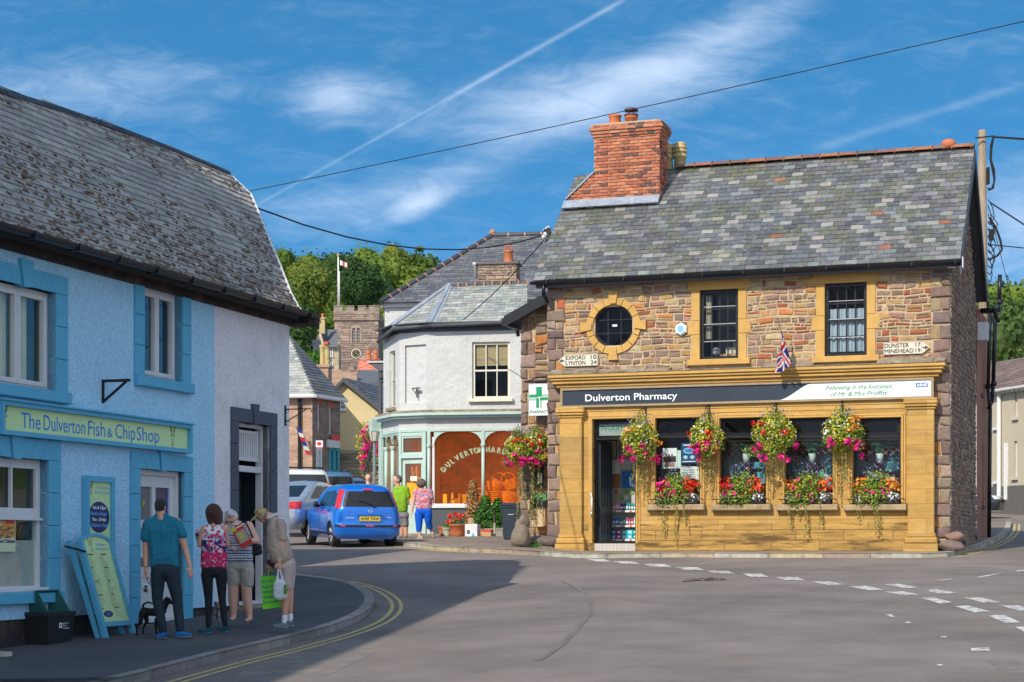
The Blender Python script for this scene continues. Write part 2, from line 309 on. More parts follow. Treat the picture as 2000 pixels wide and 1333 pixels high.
MD.update(
 asphalt=
         dict(col=(.215,.176,.155),rough=.85,ns=.7,na=.26,bs=55,bd=.4,dark=(.085,.073,.07),ds=.2,dl=(.46,.70),da=.6,extra=((.26,.22,.19),.45,(.54,.76),.5),speck=(26,(.29,.25,.22),.2)),
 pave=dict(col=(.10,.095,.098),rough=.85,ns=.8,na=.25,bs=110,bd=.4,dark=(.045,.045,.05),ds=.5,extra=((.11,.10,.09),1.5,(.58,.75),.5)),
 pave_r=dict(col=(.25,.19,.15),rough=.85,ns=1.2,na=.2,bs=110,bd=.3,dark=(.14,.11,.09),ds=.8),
 kerb=dict(rough=.85,ns=6,na=.2,bs=120,bd=.4,dark=(.13,.1,.08),ds=2.5),
 wpaint=dict(col=(.66,.64,.60),rough=.7,ns=8,na=.15,bs=90,bd=.2,dark=(.20,.165,.15),ds=9,dl=(.47,.56),da=.9),
 ypaint=dict(col=(.60,.45,.16),rough=.7,ns=6,na=.2,bs=90,bd=.2,dark=(.20,.165,.14),ds=6,dl=(.54,.62),da=.8),
 stone=dict(rough=.9,ns=9,na=.22,bs=38,bd=.5,dark=(.10,.085,.07),ds=5,dl=(.55,.75),da=.5),
 mortar=dict(col=(.50,.38,.25),rough=.95,ns=3,na=.2,bs=50,bd=.4),
 mortar_dark=dict(col=(.17,.14,.11),rough=.95,ns=3,na=.2,bs=50,bd=.4),
 ashlar=dict(col=(.55,.32,.085),rough=.82,ns=1.6,na=.17,bs=24,bd=.16,stretch=(1,1,5.5),dark=(.36,.19,.06),ds=.9,dl=(.52,.7),da=.55,brick=(UP,.95,.33,.007,(.30,.17,.06)),extra=((.60,.43,.20),1.1,(.50,.72),.55)),
 ashlar_base=dict(col=(.52,.31,.085),rough=.85,ns=1.4,na=.28,bs=14,bd=.4,stretch=(1,1,7),dark=(.11,.06,.025),ds=.8,dl=(.50,.62),da=.85,brick=(UP,1.1,.24,.008,(.22,.12,.05))),
 ashlar_plain=dict(col=(.54,.315,.09),rough=.82,ns=3,na=.16,bs=30,bd=.15,dark=(.34,.19,.07),ds=1.5,dl=(.55,.75),da=.5,extra=((.58,.42,.20),1.3,(.52,.72),.45)),
 coping=dict(col=(.34,.27,.19),rough=.95,ns=4,na=.3,bs=30,bd=.5,dark=(.09,.075,.05),ds=3,dl=(.45,.62),da=.75,extra=((.42,.38,.30),2.5,(.55,.7),.6)),
 sill=dict(col=(.38,.28,.16),rough=.9,ns=5,na=.25,bs=40,bd=.4,dark=(.16,.12,.07),ds=3),
 slate=dict(rough=.62,ns=7,na=.2,bs=45,bd=.35,dark=(.42,.39,.35),ds=9,dl=(.56,.68),da=.5,spec=.45,extra=((.20,.19,.05),.9,(.53,.72),.5)),
 slate_grey=dict(rough=.6,ns=7,na=.2,bs=45,bd=.3,spec=.45,dark=(.26,.26,.24),ds=6,dl=(.55,.7),da=.4),
 slate_old=dict(rough=.95,ns=7,na=.3,bs=30,bd=.9,dark=(.50,.48,.45),ds=13,dl=(.40,.62),da=.6,spec=.2,extra=((.14,.08,.045),9,(.56,.68),.6)),
 moss=dict(rough=1,ns=14,na=.35,bs=70,bd=.8),
 render_blue=dict(col=(.42,.72,.92),rough=.9,ns=22,na=.17,bs=26,bd=.9,dark=(.36,.62,.82),ds=2.5,da=.45),
 render_white=dict(col=(.84,.81,.84),rough=.9,ns=22,na=.13,bs=26,bd=.9,dark=(.58,.56,.57),ds=1.8,da=.4),
 blue_trim=dict(col=(.10,.40,.58),rough=.6,ns=2,na=.1,bs=24,bd=.12,dark=(.06,.26,.42),ds=2,da=.4),
 navy_trim=dict(col=(.07,.085,.12),rough=.6,ns=2,na=.15,bs=24,bd=.15),
 plinth=dict(col=(.035,.03,.03),rough=.8,ns=3,na=.4,bs=24,bd=.6,dark=(.12,.075,.055),ds=3,da=.7),
 white_paint=dict(col=(.64,.63,.63),rough=.5,ns=3,na=.07,bs=60,bd=.08,dark=(.45,.42,.38),ds=6,dl=(.62,.72),da=.5),
 white_wall=dict(col=(.62,.62,.62),rough=.9,ns=.9,na=.05,bs=9,bd=.35,dark=(.62,.61,.60),ds=1.3,dl=(.5,.75),da=.5),
 cream_sash=dict(col=(.68,.64,.52),rough=.5,ns=4,na=.06,bs=50,bd=.05),
 mint=dict(col=(.42,.55,.49),rough=.5,ns=2,na=.08,bs=50,bd=.06,dark=(.3,.42,.37),ds=3,da=.35),
 dgrey=dict(col=(.075,.08,.09),rough=.6,ns=2,na=.15,bs=40,bd=.1),
 black=dict(col=(.012,.013,.016),rough=.35,ns=5,na=.3,bs=50,bd=.06),
 black_matt=dict(col=(.015,.015,.017),rough=.8,ns=5,na=.3,bs=50,bd=.1),
 iron=dict(col=(.03,.03,.032),rough=.55,ns=9,na=.4,bs=60,bd=.15,extra=((.14,.06,.03),14,(.6,.7),.5)),
 lead=dict(col=(.30,.33,.38),rough=.5,ns=3,na=.25,bs=12,bd=.3,metal=.2),
 sign_navy=dict(col=(.032,.045,.062),rough=.35,ns=1.2,na=.12,bs=40,bd=.02),sign_white=dict(col=(.78,.79,.78),rough=.35,ns=2,na=.03,bs=40,bd=.01),
 sign_lime=dict(col=(.56,.74,.36),rough=.4,ns=1,na=.04,bs=40,bd=.01),sign_cream=dict(col=(.66,.60,.48),rough=.6,ns=4,na=.08,bs=30,bd=.05,dark=(.4,.25,.1),ds=9,dl=(.66,.72),da=.7),
 t_white=dict(col=(.85,.86,.87),rough=.4,na=0,bd=0),t_blue=dict(col=(.03,.20,.62),rough=.4,na=0,bd=0),t_green=dict(col=(.02,.25,.12),rough=.4,na=0,bd=0),t_black=dict(col=(.02,.02,.025),rough=.4,na=0,bd=0),
 t_navy=dict(col=(.04,.05,.18),rough=.4,na=0,bd=0),t_grey=dict(col=(.13,.12,.12),rough=.6,na=0,bd=0),vc=dict(rough=.6,ns=6,na=.12,bs=40,bd=.08),vc_flat=dict(rough=.5,na=0,bd=0),
 vc_print=dict(rough=.35,ns=5,na=.05,bs=60,bd=.0),brickm=dict(rough=.85,ns=14,na=.2,bs=60,bd=.3),
 terracotta=dict(col=(.50,.15,.06),rough=.7,ns=5,na=.18,bs=40,bd=.15),buffpot=dict(col=(.48,.36,.16),rough=.8,ns=6,na=.25,bs=40,bd=.2),
 leaf=dict(rough=.55,ns=9,na=.25,bs=30,bd=0,trans=.3,spec=.3),petal=dict(rough=.6,ns=20,na=.1,bs=30,bd=0,trans=.25),wood_far=dict(rough=.7,ns=.05,na=.25,bs=.4,bd=0,trans=.25,spec=.15),
 bark=dict(col=(.13,.10,.075),rough=.95,ns=5,na=.3,bs=20,bd=.6),pole=dict(col=(.30,.23,.16),rough=.9,ns=3,na=.25,bs=20,bd=.4,stretch=(3,3,.4),dark=(.17,.13,.1),ds=2,da=.6),
 interior=dict(col=(.06,.055,.05),rough=.9,ns=1,na=.3,bs=10,bd=0),interior_lit=dict(col=(.30,.27,.24),rough=.9,ns=1,na=.3,bs=10,bd=0),interior_green=dict(col=(.10,.13,.05),rough=.9,ns=1.5,na=.4,bs=10,bd=0),
 interior_orange=dict(col=(.78,.34,.16),rough=.9,ns=2,na=.5,bs=10,bd=0,dark=(.30,.12,.05),ds=1.5),curtain=dict(rough=.9,ns=3,na=.12,bs=20,bd=.1,trans=.3),
 cream_wall=dict(col=(.66,.52,.28),rough=.9,ns=.6,na=.06,bs=8,bd=.15,dark=(.56,.45,.26),ds=.5,da=.5),
 taupe_wall=dict(col=(.47,.41,.30),rough=.9,ns=.6,na=.06,bs=9,bd=.12,dark=(.4,.35,.26),ds=.6,da=.5),pale_wall=dict(col=(.55,.56,.53),rough=.9,ns=.6,na=.06,bs=9,bd=.1),
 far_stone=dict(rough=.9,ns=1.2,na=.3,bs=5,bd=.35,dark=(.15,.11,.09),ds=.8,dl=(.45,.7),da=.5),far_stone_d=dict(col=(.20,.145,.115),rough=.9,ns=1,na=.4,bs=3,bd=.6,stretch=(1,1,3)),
 skin=dict(col=(.60,.31,.21),rough=.5,ns=14,na=.1,bs=60,bd=.05),skin2=dict(col=(.68,.38,.28),rough=.5,ns=14,na=.1,bs=60,bd=.05),
 cloth=dict(rough=.9,ns=5,na=.16,bs=9,bd=.7),hair=dict(rough=.6,ns=10,na=.35,bs=60,bd=.5,stretch=(2,2,.6)),fur=dict(rough=.7,ns=14,na=.4,bs=70,bd=.5),
 tyre=dict(col=(.02,.02,.02),rough=.85,ns=8,na=.2,bs=60,bd=.2),alloy=dict(col=(.55,.56,.58),rough=.35,ns=8,na=.08,bs=30,bd=0,metal=.7),
 car_blue=dict(col=(.004,.15,.62),rough=.3,ns=2,na=.06,bs=3,bd=0,coat=1,metal=.25),car_silver=dict(col=(.42,.47,.52),rough=.3,ns=2,na=.05,bs=3,bd=0,coat=.8,metal=.5),
 car_white=dict(col=(.62,.62,.60),rough=.3,ns=2,na=.05,bs=3,bd=0,coat=.8),car_steel=dict(col=(.12,.22,.36),rough=.3,ns=2,na=.05,bs=3,bd=0,coat=.8,metal=.4),car_dark=dict(col=(.02,.025,.03),rough=.3,ns=2,na=.05,bs=3,bd=0,coat=1),
 lamp_red=dict(col=(.60,.015,.02),rough=.15,ns=30,na=.15,bs=80,bd=.05,coat=1),lamp_amber=dict(col=(.75,.25,.02),rough=.15,na=0,bd=0,coat=1),lamp_clear=dict(col=(.6,.62,.64),rough=.1,na=0,bd=0,coat=1),plate_y=dict(col=(.72,.50,.05),rough=.4,na=0,bd=0),
 plastic_bin=dict(col=(.028,.04,.062),rough=.4,ns=6,na=.15,bs=60,bd=.05),plastic_green=dict(col=(.015,.10,.07),rough=.4,ns=4,na=.2,bs=60,bd=.05),grass=dict(rough=.8,ns=5,na=.3,bs=30,bd=.1,trans=.2),
 hill=dict(col=(.05,.08,.02),rough=1,ns=.05,na=.3,bs=.3,bd=.5),wicker=dict(col=(.95,.34,.05),rough=.7,ns=10,na=.3,bs=30,bd=.6),door_dark=dict(col=(.03,.04,.05),rough=.4,ns=3,na=.2,bs=30,bd=.05),
)
rnd=random.Random(7)
def jit(c,a,r=rnd): k=1+r.uniform(-a,a); return tuple(max(0,min(1,x*k*(1+r.uniform(-a*.3,a*.3)))) for x in c)

# ---------------------------------------------------------------- surface builders
def scan(poly,v):
    xs=[]
    for i in range(len(poly)):
        (a,b),(c,d)=poly[i],poly[(i+1) % len(poly)]
        if (b <= v) != (d <= v): xs.append(a+(v-b)/(d-b)*(c-a))
    xs.sort(); return [(xs[i],xs[i+1]) for i in range(0,len(xs)-1,2)]
def free(poly,holes,v0,v1):
    iv=None
    vm=(v0+v1)/2; e=(v1-v0)*.1
    iv=scan(poly,vm)
    for h in holes:
        cuts=[]
        for q in (v0+e,vm,v1-e): cuts += scan(h,q)
        if not cuts: continue
        a=min(c[0] for c in cuts); b=max(c[1] for c in cuts); nv=[]
        for x0,x1 in iv:
            if b <= x0 or a >= x1: nv.append((x0,x1)); continue
            if a > x0: nv.append((x0,a))
            if b < x1: nv.append((b,x1))
        iv=nv
    return iv
def rect(u0,u1,v0,v1): return [(u0,v0),(u1,v0),(u1,v1),(u0,v1)]
def circle(u,v,r,n=24): return [(u+r*math.cos(2*math.pi*i/n),v+r*math.sin(2*math.pi*i/n)) for i in range(n)]
def stone(mb,fr,u0,u1,v0,v1,h,col,r=rnd,ins=None):
    fr0,wz=fr,fr.O.x*.3; fr=type('W',(),{})(); fr.P= lambda u,v,n: fr0.P(u+.025*mnoise.noise(Vector((u*2.2,v*3,wz))),v+.05*mnoise.noise(Vector((u*1.7,v*2.0,wz+9))),n)
    g=min(u1-u0,v1-v0); ins=ins or g*.15; j=g*.11; J= lambda: r.uniform(-j,j); P=fr.P
    b=[(u0+J(),v0+J()),(u1+J(),v0+J()),(u1+J(),v1+J()),(u0+J(),v1+J())]
    cu,cv=(u0+u1)/2,(v0+v1)/2; sg=[(1,1),(-1,1),(-1,-1),(1,-1)]
    vs=[P(x,y,0) for x,y in b]+[P(x+sx*ins*r.uniform(.2,.5),y+sy*ins*r.uniform(.2,.5),h*.7) for (x,y),(sx,sy) in zip(b,sg)]
    vs += [P(x+sx*ins*r.uniform(.9,1.6),y+sy*ins*r.uniform(.9,1.6),h*r.uniform(.85,1.15)) for (x,y),(sx,sy) in zip(b,sg)]
    vs.append(P(cu+J(),cv+J(),h*1.12))
    fs=[(i,(i+1) % 4,4+(i+1) % 4,4+i) for i in range(4)]+[(4+i,4+(i+1) % 4,8+(i+1) % 4,8+i) for i in range(4)]+[(8+i,8+(i+1) % 4,12) for i in range(4)]
    mb.mesh(vs,fs,col)
def rubble(mb,fr,poly,holes,hr=(.08,.22),wr=(.14,.5),pal=None,bump=.025,seed=1,split=.25,gap=.012):
    r=random.Random(seed); v=min(q[1] for q in poly); top=max(q[1] for q in poly)
    while v < top-.03:
        h=min(r.uniform(*hr),top-v)
        for a,b in free(poly,holes,v,v+h):
            u=a
            while u < b-.03:
                wd=r.uniform(*wr)*(.7+h*2)
                if b-(u+wd) < wr[0]*.6: wd=b-u
                c=jit(r.choice(pal),.18,r)
                if h > .15 and r.random() < split:
                    k=r.uniform(.35,.65)*h; stone(mb,fr,u+gap,u+wd-gap,v+gap,v+k-gap*.5,bump*r.uniform(.5,1.2),c,r)
                    stone(mb,fr,u+gap,u+wd-gap,v+k+gap*.5,v+h-gap,bump*r.uniform(.5,1.2),jit(r.choice(pal),.18,r),r)
                else: stone(mb,fr,u+gap,u+wd-gap,v+gap,v+h-gap,bump*r.uniform(.4,1.3),c,r)
                u += wd
        v += h
def slates(mb,fr,poly,course,width,colf,th=.012,seed=2,jb=.006,nb=.01):
    r=random.Random(seed); v=min(q[1] for q in poly); top=max(q[1] for q in poly); k=0
    while v < top-.01:
        for a,b in scan(poly,min(v+course*.5,top-.005)):
            u=math.floor(a/width)*width-(width/2 if k % 2 else 0)+r.uniform(-.02,.02)
            while u < b:
                x0,x1=max(u+.004,a),min(u+width-.004,b)
                if x1-x0 > .02:
                    c=colf(r,(x0+x1)/2,v); vb=v-r.uniform(0,jb)-.004; vt=min(v+course,top)+.006; n1=nb+th+r.uniform(0,.005); t=r.uniform(-.003,.003)
                    P=fr.P; vs=[P(x0,vb+t,n1),P(x1,vb-t,n1+r.uniform(-.003,.003)),P(x1,vt,nb),P(x0,vt,nb),P(x0,vb+t,0),P(x1,vb-t,0)]
                    mb.mesh(vs,[(0,1,2,3),(4,5,1,0),(5,2,1),(4,0,3)],c)
                u += width
        v += course; k += 1
def wallplane(mb,fr,poly,holes=(),n=0,depth=.0,col=None):      # flat wall with rectangular openings and reveals
    us=sorted(set([q[0] for q in poly]+[q[0] for h in holes for q in h])); vs=sorted(set([q[1] for q in poly]+[q[1] for h in holes for q in h]))
    def inside(pl,u,v): return any(a <= u <= b for a,b in scan(pl,v))
    for i in range(len(us)-1):
        for j in range(len(vs)-1):
            cu,cv=(us[i]+us[i+1])/2,(vs[j]+vs[j+1])/2
            if not inside(poly,cu,cv) or any(inside(h,cu,cv) for h in holes): continue
            mb.face([fr.P(us[i],vs[j],n),fr.P(us[i+1],vs[j],n),fr.P(us[i+1],vs[j+1],n),fr.P(us[i],vs[j+1],n)],col)
    if depth:
        for h in holes:
            k=len(h)
            for i in range(k):
                (a,b),(c,d)=h[i],h[(i+1) % k]; mb.face([fr.P(a,b,n),fr.P(c,d,n),fr.P(c,d,n-depth),fr.P(a,b,n-depth)],col)
def frame_rect(mb,fr,u0,u1,v0,v1,w,n0,n1,col=None):
    mb.box(fr,u0,u1,v0,v0+w,n0,n1,col); mb.box(fr,u0,u1,v1-w,v1,n0,n1,col)
    mb.box(fr,u0,u0+w,v0+w,v1-w,n0,n1,col); mb.box(fr,u1-w,u1,v0+w,v1-w,n0,n1,col)
def window(fr,u0,u1,v0,v1,parent,mat='white_paint',n=-.1,fw=.06,cols=2,rows=2,bar=.022,pane='glass',mid=.0,room='interior',rd=.9,name='window'):
    mb=MB(); frame_rect(mb,fr,u0,u1,v0,v1,fw,n-.04,n+.03)
    a,b,c,d=u0+fw,u1-fw,v0+fw,v1-fw
    for i in range(1,cols): x=a+(b-a)*i/cols; mb.box(fr,x-bar/2,x+bar/2,c,d,n-.015,n+.012)
    for j in range(1,rows):
        y=c+(d-c)*j/rows; t=bar if not mid or j != rows // 2 else mid; mb.box(fr,a,b,y-t/2,y+t/2,n-.02,n+.02)
    o=mb.build(name,mat,parent)
    g=MB(); g.face([fr.P(a,c,n),fr.P(b,c,n),fr.P(b,d,n),fr.P(a,d,n)]); g.build('pane',pane,o)
    if room:
        q=MB(); e=.03; P= lambda x,y,z: fr.P(x,y,z); x0,x1,y0,y1,z0,z1=u0-e,u1+e,v0-e,v1+e,n-.05,n-rd
        q.face([P(x0,y0,z1),P(x1,y0,z1),P(x1,y1,z1),P(x0,y1,z1)])
        for s_ in ((x0,y0,x0,y1),(x1,y0,x1,y1),(x0,y0,x1,y0),(x0,y1,x1,y1)): q.face([P(s_[0],s_[1],z0),P(s_[2],s_[3],z0),P(s_[2],s_[3],z1),P(s_[0],s_[1],z1)])
        q.build('interior',room,o)
    return o
def curtain(fr,u0,u1,v0,v1,n,parent,col,waves=5,amp=.03,name='curtain'):
    mb=MB(col); k=waves*8
    for i in range(k):
        x0=u0+(u1-u0)*i/k; x1=u0+(u1-u0)*(i+1)/k; a=math.sin(i/k*waves*2*math.pi)*amp; b=math.sin((i+1)/k*waves*2*math.pi)*amp
        mb.face([fr.P(x0,v0,n+a),fr.P(x1,v0,n+b),fr.P(x1,v1,n+b*.6),fr.P(x0,v1,n+a*.6)])
    return mb.build(name,'curtain',parent)
def leaves(mb,c,rad,n,size,cols,r,shell=.55,up=.3,axis=None,hexf=False,bias=None):
    c=Vector(c)
    for _ in range(n):
        d=Vector((r.gauss(0,1),r.gauss(0,1),r.gauss(0,1))).normalized(); k=r.uniform(shell,1)**.6 if shell else r.random()**.4
        if bias: d=(d+Vector(bias)).normalized()
        p=c+Vector((d.x*rad[0],d.y*rad[1],d.z*rad[2]))*k
        nn_=(d+Vector((r.gauss(0,.5),r.gauss(0,.5),r.gauss(0,.5)+up))).normalized(); x=nn_.orthogonal().normalized(); x=Matrix.Rotation(r.uniform(0,6.28),3,nn_) @ x; y=nn_.cross(x)
        s_=size*r.uniform(.6,1.3); col=jit(r.choice(cols),.2,r)
        if hexf: mb.face([p+(x*math.cos(t)+y*math.sin(t))*s_*.5 for t in [math.pi*i/3 for i in range(6)]],col)
        else: mb.face([p-x*s_*.5,p+y*s_*.28+nn_*s_*.05,p+x*s_*.5,p-y*s_*.28],col)
# ================================================================ GROUND
def build_ground():
    xs=sorted(set([-300,-200,-120,-80,-60,-45,-35]+[x*.75 for x in range(-40,54)]+[45,60,80,120,200,300]))
    ys=sorted(set([-40,-20,-8]+[y*.75 for y in range(0,96)]+[80,90,105,120,140,170,200,240,300]))
    def z(x,y): return road_z(x,y) if y < 72 else road_z(x,72)+(y-72)*.048
    vs=[(x,y,z(x,y)) for y in ys for x in xs]; k=len(xs)
    fs=[(j*k+i,j*k+i+1,(j+1)*k+i+1,(j+1)*k+i) for j in range(len(ys)-1) for i in range(k-1)]
    mb=MB(); mb.smooth=True; mb.mesh(vs,fs); struct(mb.build('road','asphalt'))
build_ground()
def densify(pts,step=.4):
    out=[pts[0]]
    for i in range(len(pts)-1):
        p0=pts[max(0,i-1)]; p1=pts[i]; p2=pts[i+1]; p3=pts[min(len(pts)-1,i+2)]
        n=max(1,int((p2-p1).length/step))
        for j in range(1,n+1):
            t=j/n; q=.5*((2*p1)+(-p0+p2)*t+(2*p0-5*p1+4*p2-p3)*t*t+(-p0+3*p1-3*p2+p3)*t**3); out.append(q)
    return out
def offset_line(pts,d):
    out=[]
    for i,p in enumerate(pts):
        a=pts[max(0,i-1)]; b=pts[min(len(pts)-1,i+1)]; t=(b-a); t.z=0; t.normalize(); out.append(p+Vector((t.y,-t.x,0))*d)
    return out
def line_mark(pts,d0,d1,mat,lift=.004,gaps=None):
    a=offset_line(pts,d0); b=offset_line(pts,d1); mb=MB()
    for p in a+b: p.z=road_z(p.x,p.y)+lift
    for i in range(len(a)-1): mb.face([a[i],a[i+1],b[i+1],b[i]])
    return struct(mb.build('road_marking',mat))
def kerb(pts,zt,wid,cols,seed=3,step=.9,name='kerb'):
    r=random.Random(seed); o=offset_line(pts,wid); mb=MB(); L=0; c=jit(r.choice(cols),.15,r)
    for i in range(len(pts)-1):
        a,b,c1,d=pts[i].copy(),pts[i+1].copy(),o[i+1].copy(),o[i].copy()
        L += (b-a).length; g=.0
        if L > step: L=0; c=jit(r.choice(cols),.15,r); t=(b-a).normalized()*.012; a += t; d += t
        q=[a,b,c1,d]; bot=[Vector((p.x,p.y,road_z(p.x,p.y)-.1)) for p in q]; top=[Vector((p.x,p.y,zt(p.x,p.y)+.004)) for p in q]
        e=.018; m1=[top[0]-Vector((0,0,e)),top[1]-Vector((0,0,e))]; inn0=top[0].lerp(top[3],e/wid); inn1=top[1].lerp(top[2],e/wid)
        mb.face([bot[0],bot[1],m1[1],m1[0]],c); mb.face([m1[0],m1[1],inn1,inn0],c); mb.face([inn0,inn1,top[2],top[3]],c); mb.face([bot[3],top[3],top[0],bot[0]],c); mb.face([bot[1],top[1],top[2],bot[2]],c)
    return struct(mb.build(name,'kerb'))
# left pavement (kerb outer top edge traced on the ground)
kp=[on_ground(*p,dz=.1) for p in ((120,1352),(200,1332),(300,1307),(430,1274),(540,1249),(640,1223),(695,1203),(722,1185),(729,1168),(716,1152),(690,1139),(650,1130),(610,1125),(570,1121),(520,1117))]
kp=[kp[0]+(kp[0]-kp[1]).normalized()*14]+kp
kl=densify(kp)
pave_z= lambda x,y: road_z(x,y)+.1
kerb(kl,pave_z,-.14,[(.32,.29,.27),(.28,.24,.22),(.36,.31,.28)])
inn=offset_line(kl,-.13)
mb=MB(); mb.smooth=True
for i in range(len(inn)-1):                       # strips from the kerb back to the wall and beyond
    a,b=inn[i],inn[i+1]; far=Vector((-9.5,(a.y+0) if a.y < 20 else a.y+.0,0)); far2=Vector((-9.5,b.y,0)); n=24
    if a.y > b.y+.001 and i > len(inn)*.6: pass
    for j in range(n):
        q=[a.lerp(far,j/n),b.lerp(far2,j/n),b.lerp(far2,(j+1)/n),a.lerp(far,(j+1)/n)]
        for p in q: p.z=pave_z(p.x,p.y)
        mb.face(q)
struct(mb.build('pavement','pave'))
line_mark(kl,.27,.33,'ypaint'); line_mark(kl,.41,.47,'ypaint')
# right pavement round the pharmacy, running on along the shops
rp=[on_ground(*p,dz=.1) for p in ((700,1054),(795,1060),(866,1068),(965,1072),(1053,1077),(1100,1080.5),(1290,1080.5),(1500,1081),(1700,1081),(1800,1081),(1850,1079),(1880,1073),(1915,1064),(1945,1052),(1962,1042),(1972,1030),(1974,1018))]
rl=densify(rp,.5)
pave_zr= lambda x,y: road_z(x,y)+.1
kerb(rl,pave_zr,-.15,[(.46,.38,.27),(.42,.34,.24),(.40,.31,.26),(.50,.46,.40)],seed=8,step=1.1)
irl=offset_line(rl,-.14); mb=MB(); mb.smooth=True
for i in range(len(irl)-1):
    a,b=irl[i],irl[i+1]; A=Vector((a.x*.6+1.5,max(a.y,44)+10,0)); B=Vector((b.x*.6+1.5,max(b.y,44)+10,0)); n=14
    for j in range(n):
        q=[a.lerp(A,j/n),b.lerp(B,j/n),b.lerp(B,(j+1)/n),a.lerp(A,(j+1)/n)]
        for p in q: p.z=pave_zr(p.x,p.y)
        mb.face(q)
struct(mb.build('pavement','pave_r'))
line_mark(rl,.10,.16,'ypaint')
i0=min(range(len(rl)),key=lambda i: abs(rl[i].x-rp[4].x)+abs(rl[i].y-rp[4].y)); line_mark(rl[:i0],.24,.30,'ypaint')
i1=min(range(len(rl)),key=lambda i: abs(rl[i].x-rp[10].x)+abs(rl[i].y-rp[10].y)); line_mark(rl[i1:],.24,.30,'ypaint')
# white give-way dashes: corners traced on the road
def dash(c4,mat='wpaint'):
    mb=MB(); q=[on_ground(x,y) for x,y in c4]; n=4
    for i in range(n):
        a,b=q[0].lerp(q[1],i/n),q[0].lerp(q[1],(i+1)/n); c,d=q[3].lerp(q[2],(i+1)/n),q[3].lerp(q[2],i/n); f=[a,b,c,d]
        for p in f: p.z=road_z(p.x,p.y)+.006
        mb.face(f)
    return struct(mb.build('road_marking',mat))
Z1= lambda x,y: (1100+x/4.,1060+y/4.); Z2= lambda x,y: (1550+x/4.444,1040+y/4.444)
for x0,y0,x1,y1 in ((175,128,375,150),(385,148,605,169),(620,168,850,192),(875,193,1105,217),(1120,222,1345,245),(1395,244,1610,272),(1660,272,1890,297)):
    dash([Z1(x0,y0),Z1(x1-60,y0+2),Z1(x1,y1),Z1(x0+70,y1-2)])
for q in (((165,430),(310,432),(465,458),(300,460)),((485,474),(630,466),(785,502),(640,507)),((790,520),(950,515),(1090,545),(930,546)),((1100,574),(1220,570),(1385,612),(1270,622)),
          ((1400,645),(1520,640),(1705,690),(1570,700)),((1685,726),(1830,722),(1970,785),(1830,790)),((1925,826),(2060,822),(2180,880),(2040,890)),
          ((790,455),(910,450),(1105,484),(960,487)),((1115,504),(1250,495),(1420,530),(1270,536)),((1470,570),(1630,570),(1805,611),(1650,614)),((1785,636),(1950,638),(2100,680),(1960,685)),
          ((1575,392),(1740,365),(1815,357),(1620,396)),((1920,336),(2050,322),(2060,330),(1940,343)),((1240,418),(1360,406),(1390,411),(1260,424))):
    dash([Z2(*p) for p in q])
dash([Z2(785,718),Z2(840,712),Z2(880,738),Z2(850,742)]); dash([Z2(960,785),Z2(1000,778),Z2(1040,790),Z2(1000,796)]); dash([Z2(1540,1010),Z2(1690,1004),Z2(1705,1032),Z2(1540,1034)])
dash([Z2(1270,905),Z2(1320,905),Z2(1330,915),Z2(1280,918)]); dash([Z2(1240,1150),Z2(1285,1150),Z2(1300,1165),Z2(1260,1165)])
# patches in the tarmac
def patch(px4,mat,lift=.002):
    q=[on_ground(*p) for p in px4]; mb=MB(); mb.face([p+Vector((0,0,lift)) for p in q]);
    return struct(mb.build('road_patch',mat))
MD['tar_light']=dict(col=(.27,.23,.19),rough=.9,ns=2,na=.25,bs=140,bd=.4,dark=(.215,.18,.16),ds=2.5,dl=(.42,.54),da=.95)
MD['tar_dark']=dict(col=(.17,.143,.13),rough=.85,ns=1.5,na=.25,bs=140,bd=.4,dark=(.215,.178,.16),ds=1.6,dl=(.40,.55),da=.95)
patch([(430,1333),(560,1275),(740,1272),(640,1320)],'tar_light'); patch([(1925,1290),(1975,1288),(2040,1315),(1960,1318)],'tar_light')

def tyre_arc(px,w,mat='tar_dark'):
    l=densify([on_ground(*p) for p in px],.6); return line_mark(l,-w/2,w/2,mat,.003)
MD['tyre_mark']=dict(col=(.185,.152,.136),rough=.8,ns=1,na=.2,bs=140,bd=.4,dark=(.215,.178,.16),ds=1.6,dl=(.36,.62),da=.97)
tyre_arc(((1095,1135),(1130,1150),(1150,1170),(1152,1195),(1130,1225),(1090,1265),(1050,1290)),.08,'tyre_mark')
# iron cover in the road
def cover():
    a=on_ground(1332,1137); b=on_ground(1415,1133); c=on_ground(1405,1129.5); d=on_ground(1340,1131.5)
    mb=MB((.06,.05,.045)); L=Vector((0,0,.008)); mb.face([a+L,b+L,c+L,d+L])
    r=random.Random(4)
    for i in range(26):
        t=r.random(); s_=r.random(); p=a.lerp(b,t).lerp(d.lerp(c,t),s_)+Vector((0,0,.008)); mb.ball(p,(.05,.12,.02),6,4,jit((.18,.14,.11),.4,r))
    o=mb.build('drain_cover','stone'); tag(o,'rough worn drain cover in the tarmac in front of the pharmacy','drain cover')
cover()
